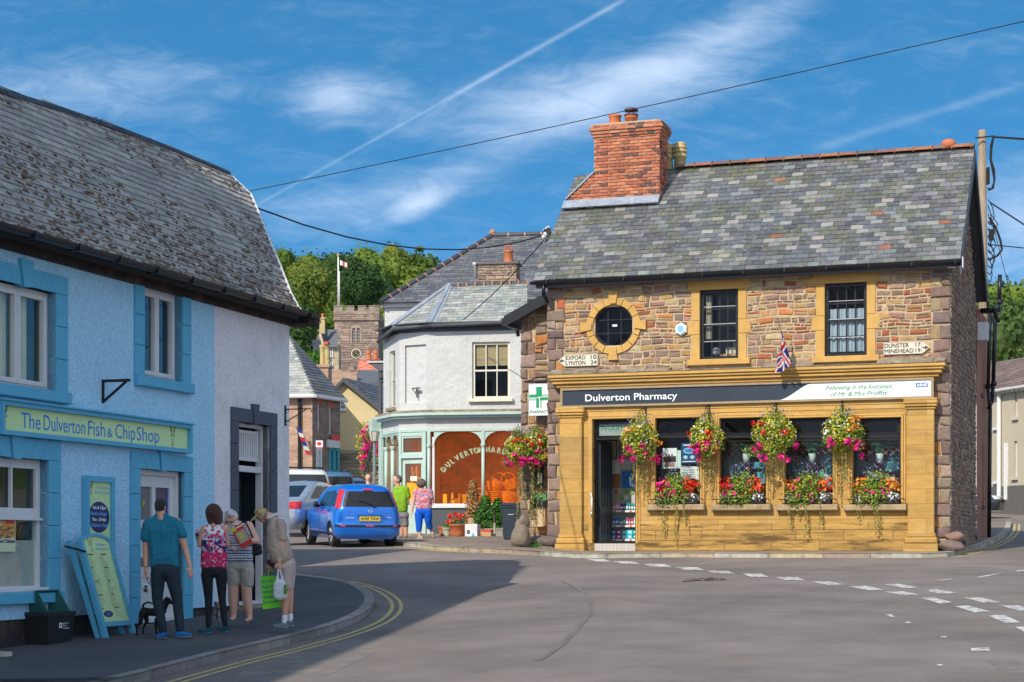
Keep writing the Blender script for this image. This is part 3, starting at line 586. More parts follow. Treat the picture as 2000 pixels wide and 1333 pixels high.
# ================================================================ PHARMACY
PO=Vector((.862,43.9,0)); FP=Fr(PO,UP); NP=FP.N
PAL=[(.25,.16,.12),(.30,.20,.14),(.42,.28,.15),(.46,.31,.16),(.36,.20,.15),(.40,.13,.06),(.52,.21,.07),(.28,.20,.15),(.38,.26,.17),(.53,.40,.22),(.36,.20,.11),(.42,.27,.14),(.46,.32,.17),(.50,.30,.12)]
PQ=[(.25,.17,.14),(.29,.20,.16),(.33,.24,.18),(.22,.15,.135)]
PB=1.93
pharm=thing('pharmacy_building','stone pharmacy building with honey coloured shopfront, slate roof and red brick chimney','building',(5.3,42.5,1.9))
PW=9.46; PE=8.30; PD=6.0; RN=-3.0                     # width, wall height, depth, ridge depth
def U(x,n=0): return FP.px(x,800,n)[0]
def Z(x,y,n=0): return FP.px(x,y,n)[1]
def R4(x0,x1,yt,yb,n=0):                                 # pixel rectangle -> u0,u1,v0,v1
    xm=(x0+x1)/2; return U(x0,n),U(x1,n),Z(xm,yb,n),Z(xm,yt,n)
w1=R4(1367,1442,566,702); w2=R4(1611,1693,553,696)
cu,cv=FP.px(1198.5,637.4); rr=.67; ri=.51
def hole(r_,e=0): return rect(r_[0]-e,r_[1]+e,r_[2]-e,r_[3]+e)
# core walls behind the stones
mb=MB(); P=FP.P
up_poly=rect(0,PW,5.9,PE); holes_c=[hole(w1),hole(w2),rect(cu-ri*.9,cu+ri*.9,cv-ri*.9,cv+ri*.9)]
wallplane(mb,FP,up_poly,holes_c,0,.2)
wallplane(mb,FP,rect(0,.5,1.6,5.9)); wallplane(mb,FP,rect(9.05,PW,1.6,5.9))
FG=Fr(FP.P(PW,0,0),-NP,(0,0,1),FP.U)               # right gable: u runs back
gpoly=[(0,1.6),(PD,1.6),(PD,PE),(-RN,PE+2.95),(0,PE)]
mb.face([FG.P(a,b) for a,b in gpoly])
FB=Fr(FP.P(0,0,0),-NP,(0,0,1),-FP.U); mb.face([FB.P(a,b) for a,b in gpoly])
mb.face([P(0,1.6,-PD),P(PW,1.6,-PD),P(PW,PE,-PD),P(0,PE,-PD)])
mb.build('wall','mortar',pharm)
mb=MB()
sq=[rect(w1[0]-.21,w1[1]+.21,w1[2]-.15,w1[3]+.1),rect(w2[0]-.21,w2[1]+.21,w2[2]-.15,w2[3]+.1),circle(cu,cv,rr-.03)]
QW=.5
rubble(mb,FP,rect(.42,PW-.42,6.02,PE),sq,pal=PAL,seed=5,gap=.015,hr=(.065,.19),wr=(.10,.40),split=.35)
def quoin(mb,fr,u0,sgn,v0,v1,wl,ws,seed):
    r=random.Random(seed); v=v0; k=0
    while v < v1-.05:
        h=min(r.uniform(.2,.33),v1-v); wd=(wl if k % 2 else ws)*r.uniform(.9,1.1); a,b=(u0,u0+wd) if sgn > 0 else (u0-wd,u0)
        stone(mb,fr,a+.008,b-.008,v+.008,v+h-.008,.055,jit(r.choice(PQ),.2,r),r,ins=.03)
        if k % 2 == 0:
            a2,b2=(u0+wd,u0+wl+.02) if sgn > 0 else (u0-wl-.02,u0-wd)
            stone(mb,fr,a2+.008,b2-.008,v+.008,v+h-.008,.025,jit(r.choice(PAL),.2,r),r)
        v += h; k += 1
quoin(mb,FP,-.01,1,1.95,PE-.1,.42,.22,11); quoin(mb,FP,PW+.01,-1,1.95,PE-.1,.42,.24,12)
rubble(mb,FP,rect(.0,.42,1.7,1.97),[],pal=PQ,hr=(.2,.3),wr=(.3,.5),bump=.1,seed=31); rubble(mb,FP,rect(9.05,PW,1.7,1.97),[],pal=PQ,hr=(.2,.3),wr=(.3,.5),bump=.1,seed=32)
mb.build('stonework','stone',pharm)
mb=MB(); GP=[(.22,.155,.12),(.26,.19,.14),(.19,.135,.11),(.31,.23,.16),(.28,.17,.12)]
rubble(mb,FG,gpoly,[],hr=(.08,.17),wr=(.14,.42),pal=GP,bump=.03,seed=9); rubble(mb,FG.shift(n=.02),rect(-.05,PD*.95,1.7,2.2),[],hr=(.18,.28),wr=(.3,.6),pal=GP,bump=.1,seed=10)
mb.build('gable_stonework','stone',pharm)
# window surrounds
def surround(x0,x1,wr_,e=.2,name='window_surround'):
    u0,u1,v0,v1=wr_; mb=MB(); mb.bbox(FP,u0-e-.09,u1+e+.09,v1+.0,v1+.24,-.16,.035,.012)
    mb.bbox(FP,u0-e-.09,u1+e+.09,v0-.14,v0,-.16,.12,.012)
    h=(v1-v0); k=0; v=v0
    for f in (.36,.20,.44):
        ex=.1 if k == 1 else 0
        for a,b in ((u0-e-ex,u0),(u1,u1+e+ex)): mb.bbox(FP,a,b,v+.002,v+h*f-.002,-.16,.03,.01)
        v += h*f; k += 1
    mb.build(name,'ashlar_plain',pharm)
surround(0,0,w1); surround(0,0,w2)
for i,r_ in enumerate((w1,w2)):
    o=window(FP,*r_,pharm,mat='black',n=-.10,fw=.075,cols=4,rows=4,bar=.028,mid=.06,rd=1.1)
    g=MB((.75,.76,.78))
    u0,u1,v0,v1=r_
    for j in range(1,4): g.box(FP,u0+.08,u1-.08,v0+(v1-v0)*j/4+.018,v0+(v1-v0)*j/4+.026,-.085,-.078)
    g.build('worn_paint_edge','vc_flat',o)
    if i == 1: curtain(FP,u0+.09,u1-.09,v0+.12,v0+(v1-v0)*.66,-.17,o,(.55,.64,.72),7,.025,'net_curtain')
    else:
        curtain(FP,u0+.09,u0+.24,v0+.5,v1-.1,-.2,o,(.55,.48,.36),2,.02)
        g=MB((.45,.25,.12)); g.box(FP,u0+.45,u1-.1,v0+.06,v0+.14,-.5,-.2); g.ball(FP.P(u0+.3,v0+.22,-.4),.1,col=(.4,.4,.42)); g.box(FP,u0+.55,u0+.85,v0+.14,v0+.3,-.45,-.3,(.6,.5,.4)); g.build('desk','vc',o)
# round window
mb=MB(); NS=32
for k in range(16):
    a0,a1=2*math.pi*(k+.04)/16,2*math.pi*(k+.96)/16
    if k % 4 == 0: pass
    pl=[(cu+ri*math.cos(a0),cv+ri*math.sin(a0)),(cu+rr*math.cos(a0),cv+rr*math.sin(a0)),(cu+rr*math.cos((a0+a1)/2),cv+rr*math.sin((a0+a1)/2)),(cu+rr*math.cos(a1),cv+rr*math.sin(a1)),(cu+ri*math.cos(a1),cv+ri*math.sin(a1)),(cu+ri*math.cos((a0+a1)/2),cv+ri*math.sin((a0+a1)/2))]
    mb.prism(FP,pl,-.2,.05)
for k in range(4):
    a=k*math.pi/2; ca,sa=math.cos(a),math.sin(a); T= lambda r_,s_: (cu+r_*ca-s_*sa,cv+r_*sa+s_*ca)
    mb.prism(FP,[T(ri+.02,-.075),T(rr+.14,-.12),T(rr+.14,.12),T(ri+.02,.075)],-.1,.085)
rs=mb.build('round_window_surround','ashlar_plain',pharm)
mb=MB(); NC=40
for k in range(NC):
    a0,a1=2*math.pi*k/NC,2*math.pi*(k+1)/NC
    for r0,r1,n0,n1 in ((ri+.0,ri-.06,-.13,-.05),):
        mb.prism(FP,[(cu+r1*math.cos(a0),cv+r1*math.sin(a0)),(cu+r0*math.cos(a0),cv+r0*math.sin(a0)),(cu+r0*math.cos(a1),cv+r0*math.sin(a1)),(cu+r1*math.cos(a1),cv+r1*math.sin(a1))],n0,n1)
for d in (-.16,.16):
    h=math.sqrt(.45**2-d*d); mb.box(FP,cu+d-.012,cu+d+.012,cv-h,cv+h,-.115,-.085); mb.box(FP,cu-h,cu+h,cv+d-.012,cv+d+.012,-.117,-.083)
rw=mb.build('round_window','black',pharm)
mb=MB(); mb.face([FP.P(a,b,-.1) for a,b in circle(cu,cv,.46,40)]); mb.build('pane','glass',rw)
mb=MB(); mb.box(FP,cu-.06,cu+.06,cv-.0,cv+.05,-.098,-.094,(.7,.8,.85)); mb.box(FP,cu-.05,cu-.02,cv+.01,cv+.04,-.094,-.092,(.8,.3,.4)); mb.build('sticker','vc_flat',rw)
mb=MB(); q=.56
for a,b,c,d,e,f in ((-q,q,-q,q,-.9,-.88),(-q,-q+.02,-q,q,-.9,-.2),(q-.02,q,-q,q,-.9,-.2),(-q,q,-q,-q+.02,-.9,-.2),(-q,q,q-.02,q,-.9,-.2)): mb.box(FP,cu+a,cu+b,cv+c,cv+d,e,f)
mb.build('interior','interior',rw)
# roof
pe=FP.P(-.27,PE+.07,.35); pr=FP.P(-.37,11.55,-3.1)
VS=(pr-FP.P(-.37,PE+.07,.35)).normalized(); FR_=Fr(pe,FP.U,VS); SL=(FP.P(0,11.55,-3.1)-FP.P(0,PE+.07,.35)).length
RWd=9.98
mb=MB()
mb.hexa([FR_.P(0,0,-.12),FR_.P(RWd,0,-.12),FR_.P(RWd,0,-.005),FR_.P(0,0,-.005),FR_.P(0,SL,-.12),FR_.P(RWd,SL,-.12),FR_.P(RWd,SL,-.005),FR_.P(0,SL,-.005)])
bk=FP.P(-.27,PE+.2,-6.55)
mb.hexa([bk-Vector((0,0,.12)),bk+FP.U*RWd-Vector((0,0,.12)),bk+FP.U*RWd,bk,FR_.P(0,SL,-.12),FR_.P(RWd,SL,-.12),FR_.P(RWd,SL,0),FR_.P(0,SL,0)])
rf=mb.build('roof','slate_grey',pharm); rf.data.color_attributes  # deck under the slates
SPAL=[(.10,.105,.11),(.12,.125,.13),(.145,.15,.155),(.09,.093,.10),(.17,.175,.18),(.115,.115,.11),(.08,.083,.09),(.19,.19,.18),(.11,.118,.13)]
def scol(r,u,v):
    q=mnoise.noise(Vector((u*.8,v*.9,3))); s=mnoise.noise(Vector((u*2.5,v*3,9)))
    c=r.choice(SPAL)
    if q > .05 and v > SL*.12 and r.random() < .5: c=(.11,.115,.09)
    if r.random() < .10: c=r.choice([(.25,.245,.23),(.22,.22,.215),(.27,.25,.22)])
    if r.random() < .0025: c=(.25,.11,.06)
    return jit(c,.16,r)
mb=MB(); slates(mb,FR_,rect(0,RWd,0,SL-.02),.178,.285,scol); mb.build('slates','slate',rf)
mb=MB(); r=random.Random(5); u=2.7
while u < RWd:
    L_=min(.45,RWd-u); c=jit(r.choice([(.24,.11,.07),(.20,.11,.08),(.16,.11,.09),(.34,.14,.07)]),.2,r); P=FR_.P
    k=6; a=[FR_.P(u,SL,0)+Vector((0,0,.06))+NP*(math.cos(t)*.15)+Vector((0,0,math.sin(t)*.1-.05)) for t in [math.pi*i/k for i in range(k+1)]]
    for i in range(k): mb.face([a[i],a[i]+FP.U*(L_-.01),a[i+1]+FP.U*(L_-.01),a[i+1]],c)
    mb.box(Fr(FR_.P(u,SL,0),FP.U),-.008,.012,-.02,.105,-.155,.155,c); u += L_
mb.build('ridge_tile','brickm',rf)
# barge boards on the right gable
mb=MB()
for s0,s1 in (((.37,PE-.02),(-3.1,11.5)),((-6.55,PE+.1),(-3.1,11.5))):
    a=FP.P(PW+.24,s0[1],s0[0]); b=FP.P(PW+.24,s1[1],s1[0]); x=FP.U*.035; d=Vector((0,0,-.26))
    mb.hexa([a+d,b+d,b+d+x,a+d+x,a,b,b+x,a+x])
    a2,b2=a-FP.U*.26,b-FP.U*.26; mb.hexa([a2-Vector((0,0,.10)),a-Vector((0,0,.10)),b-Vector((0,0,.10)),b2-Vector((0,0,.10)),a2-Vector((0,0,.08)),a-Vector((0,0,.08)),b-Vector((0,0,.08)),b2-Vector((0,0,.08))])
mb.build('barge_board','dgrey',pharm)
# gutter + soffit
def gutter(fr,u0,u1,v,n,parent,rad=.065,mat='black',drop=0):
    mb=MB(); k=7; pr_=[(math.cos(t)*rad,-math.sin(t)*rad) for t in [math.pi*i/k for i in range(k+1)]]; mb.smooth=True
    for i in range(k):
        a,b=pr_[i],pr_[i+1]; mb.face([fr.P(u0,v+a[1],n+a[0]),fr.P(u1,v+a[1]+drop,n+a[0]),fr.P(u1,v+b[1]+drop,n+b[0]),fr.P(u0,v+b[1],n+b[0])])
    mb.smooth=False
    for e,dz_ in ((u0,0),(u1,drop)): mb.face([fr.P(e,v+q[1]+dz_,n+q[0]) for q in pr_])
    x=u0+.4
    while x < u1: mb.box(fr,x,x+.03,v-rad-.008,v+.01,n-rad-.01,n+rad+.01); x += .95
    return mb.build('gutter',mat,parent)
gutter(FP,-.3,PW+.3,PE+.04,.40,pharm,.075)
mb=MB(); mb.box(FP,-.2,PW+.2,PE-.10,PE+.0,.22,.32); mb.box(FP,-.2,PW+.2,PE-.03,PE-.0,.02,.219); mb.build('eaves_board','dgrey',pharm)
mb=MB(); g0=FP.px(1880,515,.45); mb.box(FP,PW+.3,PW+.318,PE-.14,PE+.10,.25,.50); mb.build('gutter_end','white_paint',pharm)
# chimney
ch=MB(); CF=FP.shift(n=-2.0); x0,x1=.55,2.24; zt=12.22; zb=10.2
BR=[(.46,.14,.07),(.40,.12,.06),(.52,.18,.09),(.33,.10,.06),(.16,.07,.06),(.46,.16,.09),(.50,.20,.11)]
core=MB(); core.box(CF,x0+.01,x1-.01,zb,zt+.3,-.78,-.012)
def bricks(mb,fr,u0,u1,v0,v1,seed,lim=None,bw=.225,bh=.078,th=.012):
    r=random.Random(seed); v=v0; k=0
    while v < v1-.02:
        a0=lim(v+bh/2) if lim else u0; u=u0-(bw/2 if k % 2 else 0)-2.2
        while u < u1:
            a,b=max(a0,u+.009),min(u1,u+bw-.009)
            if b-a > .03: mb.bbox(fr,a,b,v+.008,min(v+bh,v1)-.008,-.01,th,.005,jit(r.choice(BR),.15,r))
            u += bw
        v += bh; k += 1
s0u,s1u=-.14,.55; sz0,sz1=10.72,11.35
lim= lambda v: max(s0u,min(x0,s0u+(v-sz0)/(sz1-sz0)*(s1u-s0u)))
bricks(ch,CF,s0u,x1,10.45,zt,3,lim); CS=Fr(CF.P(x1,0,0),-NP,(0,0,1),FP.U); bricks(ch,CS,0,.78,10.6,zt,4)
for i,(e,a,b) in enumerate(((.03,zt,zt+.07),(.06,zt+.07,zt+.15),(.09,zt+.15,zt+.23),(.06,zt+.23,zt+.32))):
    core.box(CF,x0-e,x1+e,a+.004,b-.004,-.78-e,e); bricks(ch,CF.shift(n=e),x0-e,x1+e,a,b,20+i); bricks(ch,CS.shift(n=e),-e,.78+e,a,b,30+i)
core.prism(CF,[(s0u,sz0-.02),(x0+.02,sz0-.02),(x0+.02,sz1+.02),(x0-.03,sz1)],-.78,-.012)
co=core.build('chimney','mortar',pharm)
ch.build('brickwork','brickm',co)
mb=MB(); mb.hexa([CF.P(s0u-.04,sz0-.0,-.8),CF.P(x0,sz1,-.8),CF.P(x0,sz1,.04),CF.P(s0u-.04,sz0,.04),CF.P(s0u-.04,sz0+.04,-.8),CF.P(x0,sz1+.04,-.8),CF.P(x0,sz1+.04,.04),CF.P(s0u-.04,sz0+.04,.04)])
d=.07
for u_ in range(12):
    a=s0u-.08+(x1+.1-s0u)*u_/12; b=s0u-.08+(x1+.1-s0u)*(u_+1)/12; j=rnd.uniform(-.01,.01)
    mb.hexa([CF.P(a,10.46+j,.20),CF.P(b,10.46+j,.20),CF.P(b,10.48,.24),CF.P(a,10.48,.24),CF.P(a,10.70,.02),CF.P(b,10.70,.02),CF.P(b,10.70,.045),CF.P(a,10.70,.045)])
mb.build('lead_flashing','lead',co)
mb=MB(); mb.box(CF,x0+.05,x1-.05,zt+.31,zt+.36,-.7,-.05); mb.build('mortar_cap','mortar',co)
mb=MB(); c=CF.P(1.0,zt+.33,-.35); mb.smooth=True; mb.lathe(c,[(.17,0),(.155,.05),(.14,.22),(.165,.24),(.165,.28),(.13,.28)]); mb.build('chimney_pot','terracotta',co)
mb=MB(); c=CF.P(1.42,zt+.33,-.35); mb.smooth=True; mb.lathe(c,[(.15,0),(.15,.16),(.17,.17),(.17,.22),(.14,.22)]); po=mb.build('chimney_pot','terracotta',co)
mb=MB((.10,.03,.03))
for i in range(6): a=i*math.pi/3; mb.cyl(c+Vector((math.cos(a)*.12,math.sin(a)*.12,.2)),c+Vector((math.cos(a)*.14,math.sin(a)*.14,.37)),.01,n=5)
mb.lathe(c,[(.18,.22),(.18,.26),(.15,.27)],16); mb.lathe(c,[(.18,.36),(.17,.40),(.10,.43),(.02,.44)],16); mb.build('cowl','vc',po)
mb=MB()
for px_,s in ((1303,.9),(1328,1)):
    q=MB(); u_=FP.px(px_,310,-3.3)[0]; c=FP.P(u_,11.50,-3.3); q.smooth=True
    q.lathe(c,[(.17,0),(.16,.06),(.145,.34),(.18,.36),(.18,.42),(.155,.44),(.155,.47),(.185,.49),(.185,.53),(.155,.55),(.155,.57),(.18,.59),(.18,.63),(.15,.65),(.15,.67),(.165,.70),(.12,.74),(.03,.76)],16)
    q.build('chimney_pot','buffpot',pharm,label='ribbed buff clay chimney pot')
mb=MB(); c=FP.P(9.1,11.56,-3.1); mb.smooth=True; mb.lathe(c,[(.16,0),(.18,.1),(.17,.17),(.10,.22),(.02,.24)],14); mb.build('ridge_vent','terracotta',pharm)
# downpipe left
mb=MB(); mb.smooth=True; a=FP.P(.02,PE-.02,.38); mb.tube([a,a+Vector((0,0,-.25)),FP.P(-.02,7.75,-.4),FP.P(-.05,7.6,-.5)],.045,8); mb.build('downpipe','black',pharm)
mb=MB(); mb.smooth=True; mb.tube([FP.P(9.9,8.1,-6.3),FP.P(9.95,7.9,-6.35),FP.P(10.02,7.75,-6.4)],.05,8); mb.box(FP,9.55,10.05,8.02,8.12,-6.75,-6.35); mb.build('gutter','black',pharm)
# cornice and shopfront
sf=MB(); us,ue=.22,9.2
c0,c1=U(1068,.4)+.02,U(1846,.4)
cor=MB()
for a,b,n in ((6.02,6.10,.42),(5.96,6.02,.38),(5.88,5.96,.33),(5.80,5.88,.26)):
    e=(.42-n)*1; cor.bbox(FP,c0+e,c1-e,a,b,0,n,.015)
cor.build('cornice','ashlar_plain',pharm)
mb=MB(); r=random.Random(3); u=c0
while u < c1-.1:
    L_=min(r.uniform(.5,.8),c1-u); hh=r.uniform(.12,.2) if not (w1[0]-.4 < u+.3 < w1[1]+.3 or w2[0]-.4 < u+.3 < w2[1]+.3) else .03
    mb.hexa([FP.P(u,6.103,0),FP.P(u+L_-.01,6.103,0),FP.P(u+L_-.01,6.103,.43),FP.P(u,6.103,.43),FP.P(u,6.103+hh,.03),FP.P(u+L_-.01,6.103+hh*.9,.03),FP.P(u+L_-.01,6.125,.43),FP.P(u,6.125,.43)]); u += L_
mb.build('coping','coping',pharm)
F2=FP.shift(n=.0); NF=.16                                   # shopfront plane
door=R4(1160,1243,820,1062,.1); wins=[R4(a,b,818,986,.1) for a,b in ((1283,1368),(1408,1497),(1535,1627),(1667,1760))]
hd=[hole(door)]+[hole(x) for x in wins]
zb_=1.86; zt_=5.35
mb=MB(); wallplane(mb,FP,rect(.42,9.06,2.55,zt_),hd,NF,.3); mb.face([FP.P(.42,2.5,NF),FP.P(.42,zt_,NF),FP.P(.42,zt_,0),FP.P(.42,2.5,0)]); mb.face([FP.P(9.06,2.5,NF),FP.P(9.06,zt_,NF),FP.P(9.06,zt_,0),FP.P(9.06,2.5,0)])
mb.build('shopfront','ashlar',pharm)
mb=MB(); wallplane(mb,FP,rect(.42,9.06,zb_-.2,2.55),hd,NF+.003,.3); mb.box(FP,door[1],9.06,zb_-.2,2.16,NF,NF+.045)
mb.build('shopfront_base','ashlar_base',pharm)
mb=MB()                                                     # moulded architraves, fascia band, pilasters
for r_ in [door]+wins:
    v0=r_[2] if r_ is not door else door[2]
    for e,n in ((.11,.028),(.06,.05)):
        for a,b in ((r_[0]-e,r_[0]-e+.045),(r_[1]+e-.045,r_[1]+e)): mb.bbox(FP,a,b,v0,r_[3]+e,NF,NF+n,.008)
        mb.bbox(FP,r_[0]-e,r_[1]+e,r_[3]+e-.045,r_[3]+e,NF,NF+n+.002,.008)
mb.bbox(FP,.38,9.10,5.33,5.80,0,.22,.01); mb.bbox(FP,.42,9.06,5.22,5.33,0,.19,.01); mb.bbox(FP,.42,9.06,5.12,5.22,0,.175,.008)
mb.build('architrave','ashlar_plain',pharm)
for a,b in ((.38,.93),(8.55,9.13)):
    mb=MB(); mb.bbox(FP,a,b,2.3,5.08,NF,.27,.012); mb.bbox(FP,a-.03,b+.03,5.08,5.14,0,.30,.012); mb.bbox(FP,a-.06,b+.06,5.14,5.20,0,.34,.012); mb.bbox(FP,a-.08,b+.08,5.20,5.325,0,.37,.015)
    mb.bbox(FP,a-.03,b+.03,2.22,2.32,0,.30,.02); mb.bbox(FP,a-.07,b+.07,2.08,2.22,0,.34,.03); mb.bbox(FP,a-.09,b+.09,1.7,2.08,0,.36,.01)
    mb.build('pilaster','ashlar',pharm)
for i,r_ in enumerate(wins):
    mb=MB(); mb.bbox(FP,r_[0]-.19,r_[1]+.14,r_[2]-.14,r_[2],0,.33,.02); mb.build('sill','sill',pharm)
    o=MB(); n=-.02; u0,u1,v0,v1=r_; frame_rect(o,FP,u0,u1,v0,v1,.055,n-.05,n+.04); tz=v0+(v1-v0)*.80; o.box(FP,u0+.05,u1-.05,tz-.045,tz+.03,n-.04,n+.06); o.box(FP,u0+.05,u1-.05,tz+.05,tz+.075,n-.04,n+.03); o.box(FP,u1-.085,u1-.05,tz+.06,v1-.05,n-.03,n+.03)
    wo=o.build('shop_window','black',pharm)
    g=MB(); g.face([FP.P(u0+.05,v0+.05,n),FP.P(u1-.05,v0+.05,n),FP.P(u1-.05,v1-.05,n),FP.P(u0+.05,v1-.05,n)]); g.build('pane','glass',wo)
# shop interior (room behind the glass)
mb=MB(); q=FP; D=2.6
rooms=[(.95,9.0,2.08,5.2)]
for a,b,c,d in rooms:
    mb.face([q.P(a,c,-D),q.P(b,c,-D),q.P(b,d,-D),q.P(a,d,-D)],(.14,.13,.11)); mb.face([q.P(a,c,-D),q.P(a,d,-D),q.P(a,d,.0),q.P(a,c,.0)],(.3,.28,.25)); mb.face([q.P(b,c,-D),q.P(b,d,-D),q.P(b,d,.0),q.P(b,c,.0)],(.3,.28,.25))
    mb.face([q.P(a,c,-D),q.P(b,c,-D),q.P(b,c,.1),q.P(a,c,.1)],(.2,.18,.16)); mb.face([q.P(a,d,-D),q.P(b,d,-D),q.P(b,d,.0),q.P(a,d,.0)],(.25,.24,.22))
mb.box(q,2.25,2.30,2.08,5.2,-D,-.15,(.35,.33,.3))
for w_ in wins[1:]: mb.box(q,w_[0]-.15,w_[1]+.15,w_[2]-.1,w_[2]+.03,-.9,-.1,(.32,.26,.18))
mb.build('shop_interior','vc',pharm)
# door: transom light, leaf standing open inwards, threshold
u0,u1,v0,v1=door; n=.0
mb=MB(); tz=v1-.42; frame_rect(mb,FP,u0,u1,v0,v1,.05,n-.06,n+.03); mb.box(FP,u0+.05,u1-.05,tz-.05,tz,n-.05,n+.05)
mb.box(FP,u0+.05,u0+.09,v0+.05,tz,-.12,-.04)
dframe=mb.build('door_frame','black',pharm)
mb=MB(); mb.face([FP.P(u0+.05,tz,0),FP.P(u1-.05,tz,0),FP.P(u1-.05,v1-.05,0),FP.P(u0+.05,v1-.05,0)]); mb.build('pane','glass',dframe)
mb=MB((.34,.36,.34)); mb.box(FP,u0+.1,u1-.02,tz+.05,v1-.1,-.03,-.015); lb=mb.build('transom_panel','vc',dframe)
lettering(FP,'PHARMACY',u0+.14,u1+.12,tz+.15,.14,-.012,'t_green',lb)
DL=Fr(FP.P(u0+.09,0,-.06),(-NP+FP.U*.03),(0,0,1)); mb=MB(); mb.box(DL,0,.92,v0+.03,tz-.06,-.025,.025)
for a,b in ((.12,.36),(.54,.80)):
    for c,d in ((.2,.7),(.85,1.5),(1.62,2.25)): frame_rect(mb,DL,a,b,v0+c,v0+d,.035,-.04,.04)
dl=mb.build('door','door_dark',pharm)
mb=MB((.75,.75,.75)); mb.smooth=True; hx=FP.P(u0-.02,0,.12); mb.tube([FP.P(u0-.05,v0+1.2,NF),FP.P(u0-.03,v0+1.18,.26),FP.P(u0+.0,v0+1.1,.28),FP.P(u0+.0,v0+.75,.28),FP.P(u0-.03,v0+.67,.26),FP.P(u0-.05,v0+.65,NF)],.018,8); mb.build('door_handle','vc_flat',dframe)
mb=MB((.45,.42,.38)); mb.bbox(FP,u0+.03,u1,v0-.22,v0+.0,-.1,NF+.01,.01)
mb2=MB((.62,.60,.58))
for i in range(10): mb2.box(FP,u0+.1+i*.09,u0+.11+i*.09,v0-.18,v0-.03,NF+.01,NF+.016)
tp=mb.build('threshold','vc',pharm); mb2.build('tread_plate_rib','vc_flat',tp)
mb=MB(); mb.bbox(FP,u0-.12,u1+.05,v0-.30,v0-.22,0,.42,.02,(.4,.36,.3)); mb.build('step','sill',pharm)
# left rear wing
wg=thing('side_wing','rubble stone side wing set back left of the pharmacy under a black bargeboard','building wing',tuple(FP.P(-.5,1.9,-2.5)))
FW=FP.shift(n=-1.6); wl=FW.px(1018,800)[0]
wpoly=[(wl,1.7),(.4,1.7),(.4,8.55),(wl+.55,8.1),(wl,7.6)]
mb=MB(); mb.face([FW.P(a,b) for a,b in wpoly]); FWL=Fr(FW.P(wl,0,0),-NP,(0,0,1),-FP.U); mb.face([FWL.P(a,b) for a,b in ((0,1.7),(4,1.7),(4,7.6),(0,7.6))]); mb.build('wall','mortar',wg)
mb=MB(); rubble(mb,FW,[(wl+.36,1.9),(.2,1.9),(.2,8.5),(wl+.55,8.1),(wl+.36,7.9)],[],pal=PQ+PAL,hr=(.15,.3),wr=(.2,.5),bump=.05,seed=41); quoin(mb,FW,wl-.01,1,1.9,7.75,.36,.2,42); mb.build('stonework','stone',wg)
mb=MB(); a=FW.P(wl-.33,7.72,.35); b=FW.P(.3,8.62,.35); bk_=-NP*4
for d0,d1,t in ((-.03,.0,'x'),): mb.hexa([a+Vector((0,0,-.03)),b+Vector((0,0,-.03)),b+bk_+Vector((0,0,-.03)),a+bk_+Vector((0,0,-.03)),a+Vector((0,0,.03)),b+Vector((0,0,.03)),b+bk_+Vector((0,0,.03)),a+bk_+Vector((0,0,.03))])
mb.build('roof','slate_grey',wg)
mb=MB(); y=NP*.03; mb.hexa([a+Vector((0,0,-.22)),b+Vector((0,0,-.22)),b+y+Vector((0,0,-.22)),a+y+Vector((0,0,-.22)),a+Vector((0,0,.05)),b+Vector((0,0,.05)),b+y+Vector((0,0,.05)),a+y+Vector((0,0,.05))])
mb.box(FW,wl-.4,wl-.28,7.55,7.72,-3,.36); mb.build('barge_board','black',wg)
mb=MB(); mb.smooth=True; mb.tube([FW.P(wl-.34,7.6,.3),FW.P(wl-.05,7.5,.2),FW.P(wl-.05,7.3,.08)],.045,8); mb.build('downpipe','black',wg)
# guard stone, bollard rocks
mb=MB(); r=random.Random(6)
def rock(c,s,col,r,n=9,m=7):
    q=MB(); mb.smooth=True; n,m=20,14; q.ball((0,0,0),1,n,m); off=r.uniform(0,50)
    vs=[]
    for v in q.v:
        v=Vector(v); k=1+.3*mnoise.noise(v*1.1+Vector((off,0,0)))+.09*mnoise.noise(v*3.5+Vector((off,0,0))); vs.append(Vector(c)+Vector((v.x*s[0],v.y*s[1],v.z*s[2]))*k)
    mb.mesh(vs,q.f,col)
g0=on_ground(1018,1070,.1)
rock(g0+Vector((.0,.6,.28)),(.23,.26,.36),(.24,.19,.14),r,12,10); rock(g0+Vector((.06,.6,.60)),(.16,.2,.15),(.26,.2,.16),r,10,8)
o=mb.build('guard_stone','stone'); tag(o,'big rounded guard stone at the foot of the side wing corner','stone')
mb=MB(); g1=on_ground(1064,1072,.1); rock(g1+Vector((0,.45,.14)),(.42,.24,.17),(.17,.13,.115),r); rock(g1+Vector((-.1,.5,.02)),(.5,.3,.12),(.24,.2,.15),r)
o=mb.build('foot_stone','stone'); tag(o,'dark low stone at the foot of the wall beside the left pilaster','stone')
mb=MB(); g2=FP.P(9.5,1.95,.15); rock(g2+Vector((0,0,.08)),(.30,.19,.13),(.22,.16,.14),r); rock(g2+Vector((.1,.1,.28)),(.22,.15,.11),(.28,.17,.13),r)
o=mb.build('corner_stone','stone'); tag(o,'rough stones at the right foot of the pharmacy corner','stone')
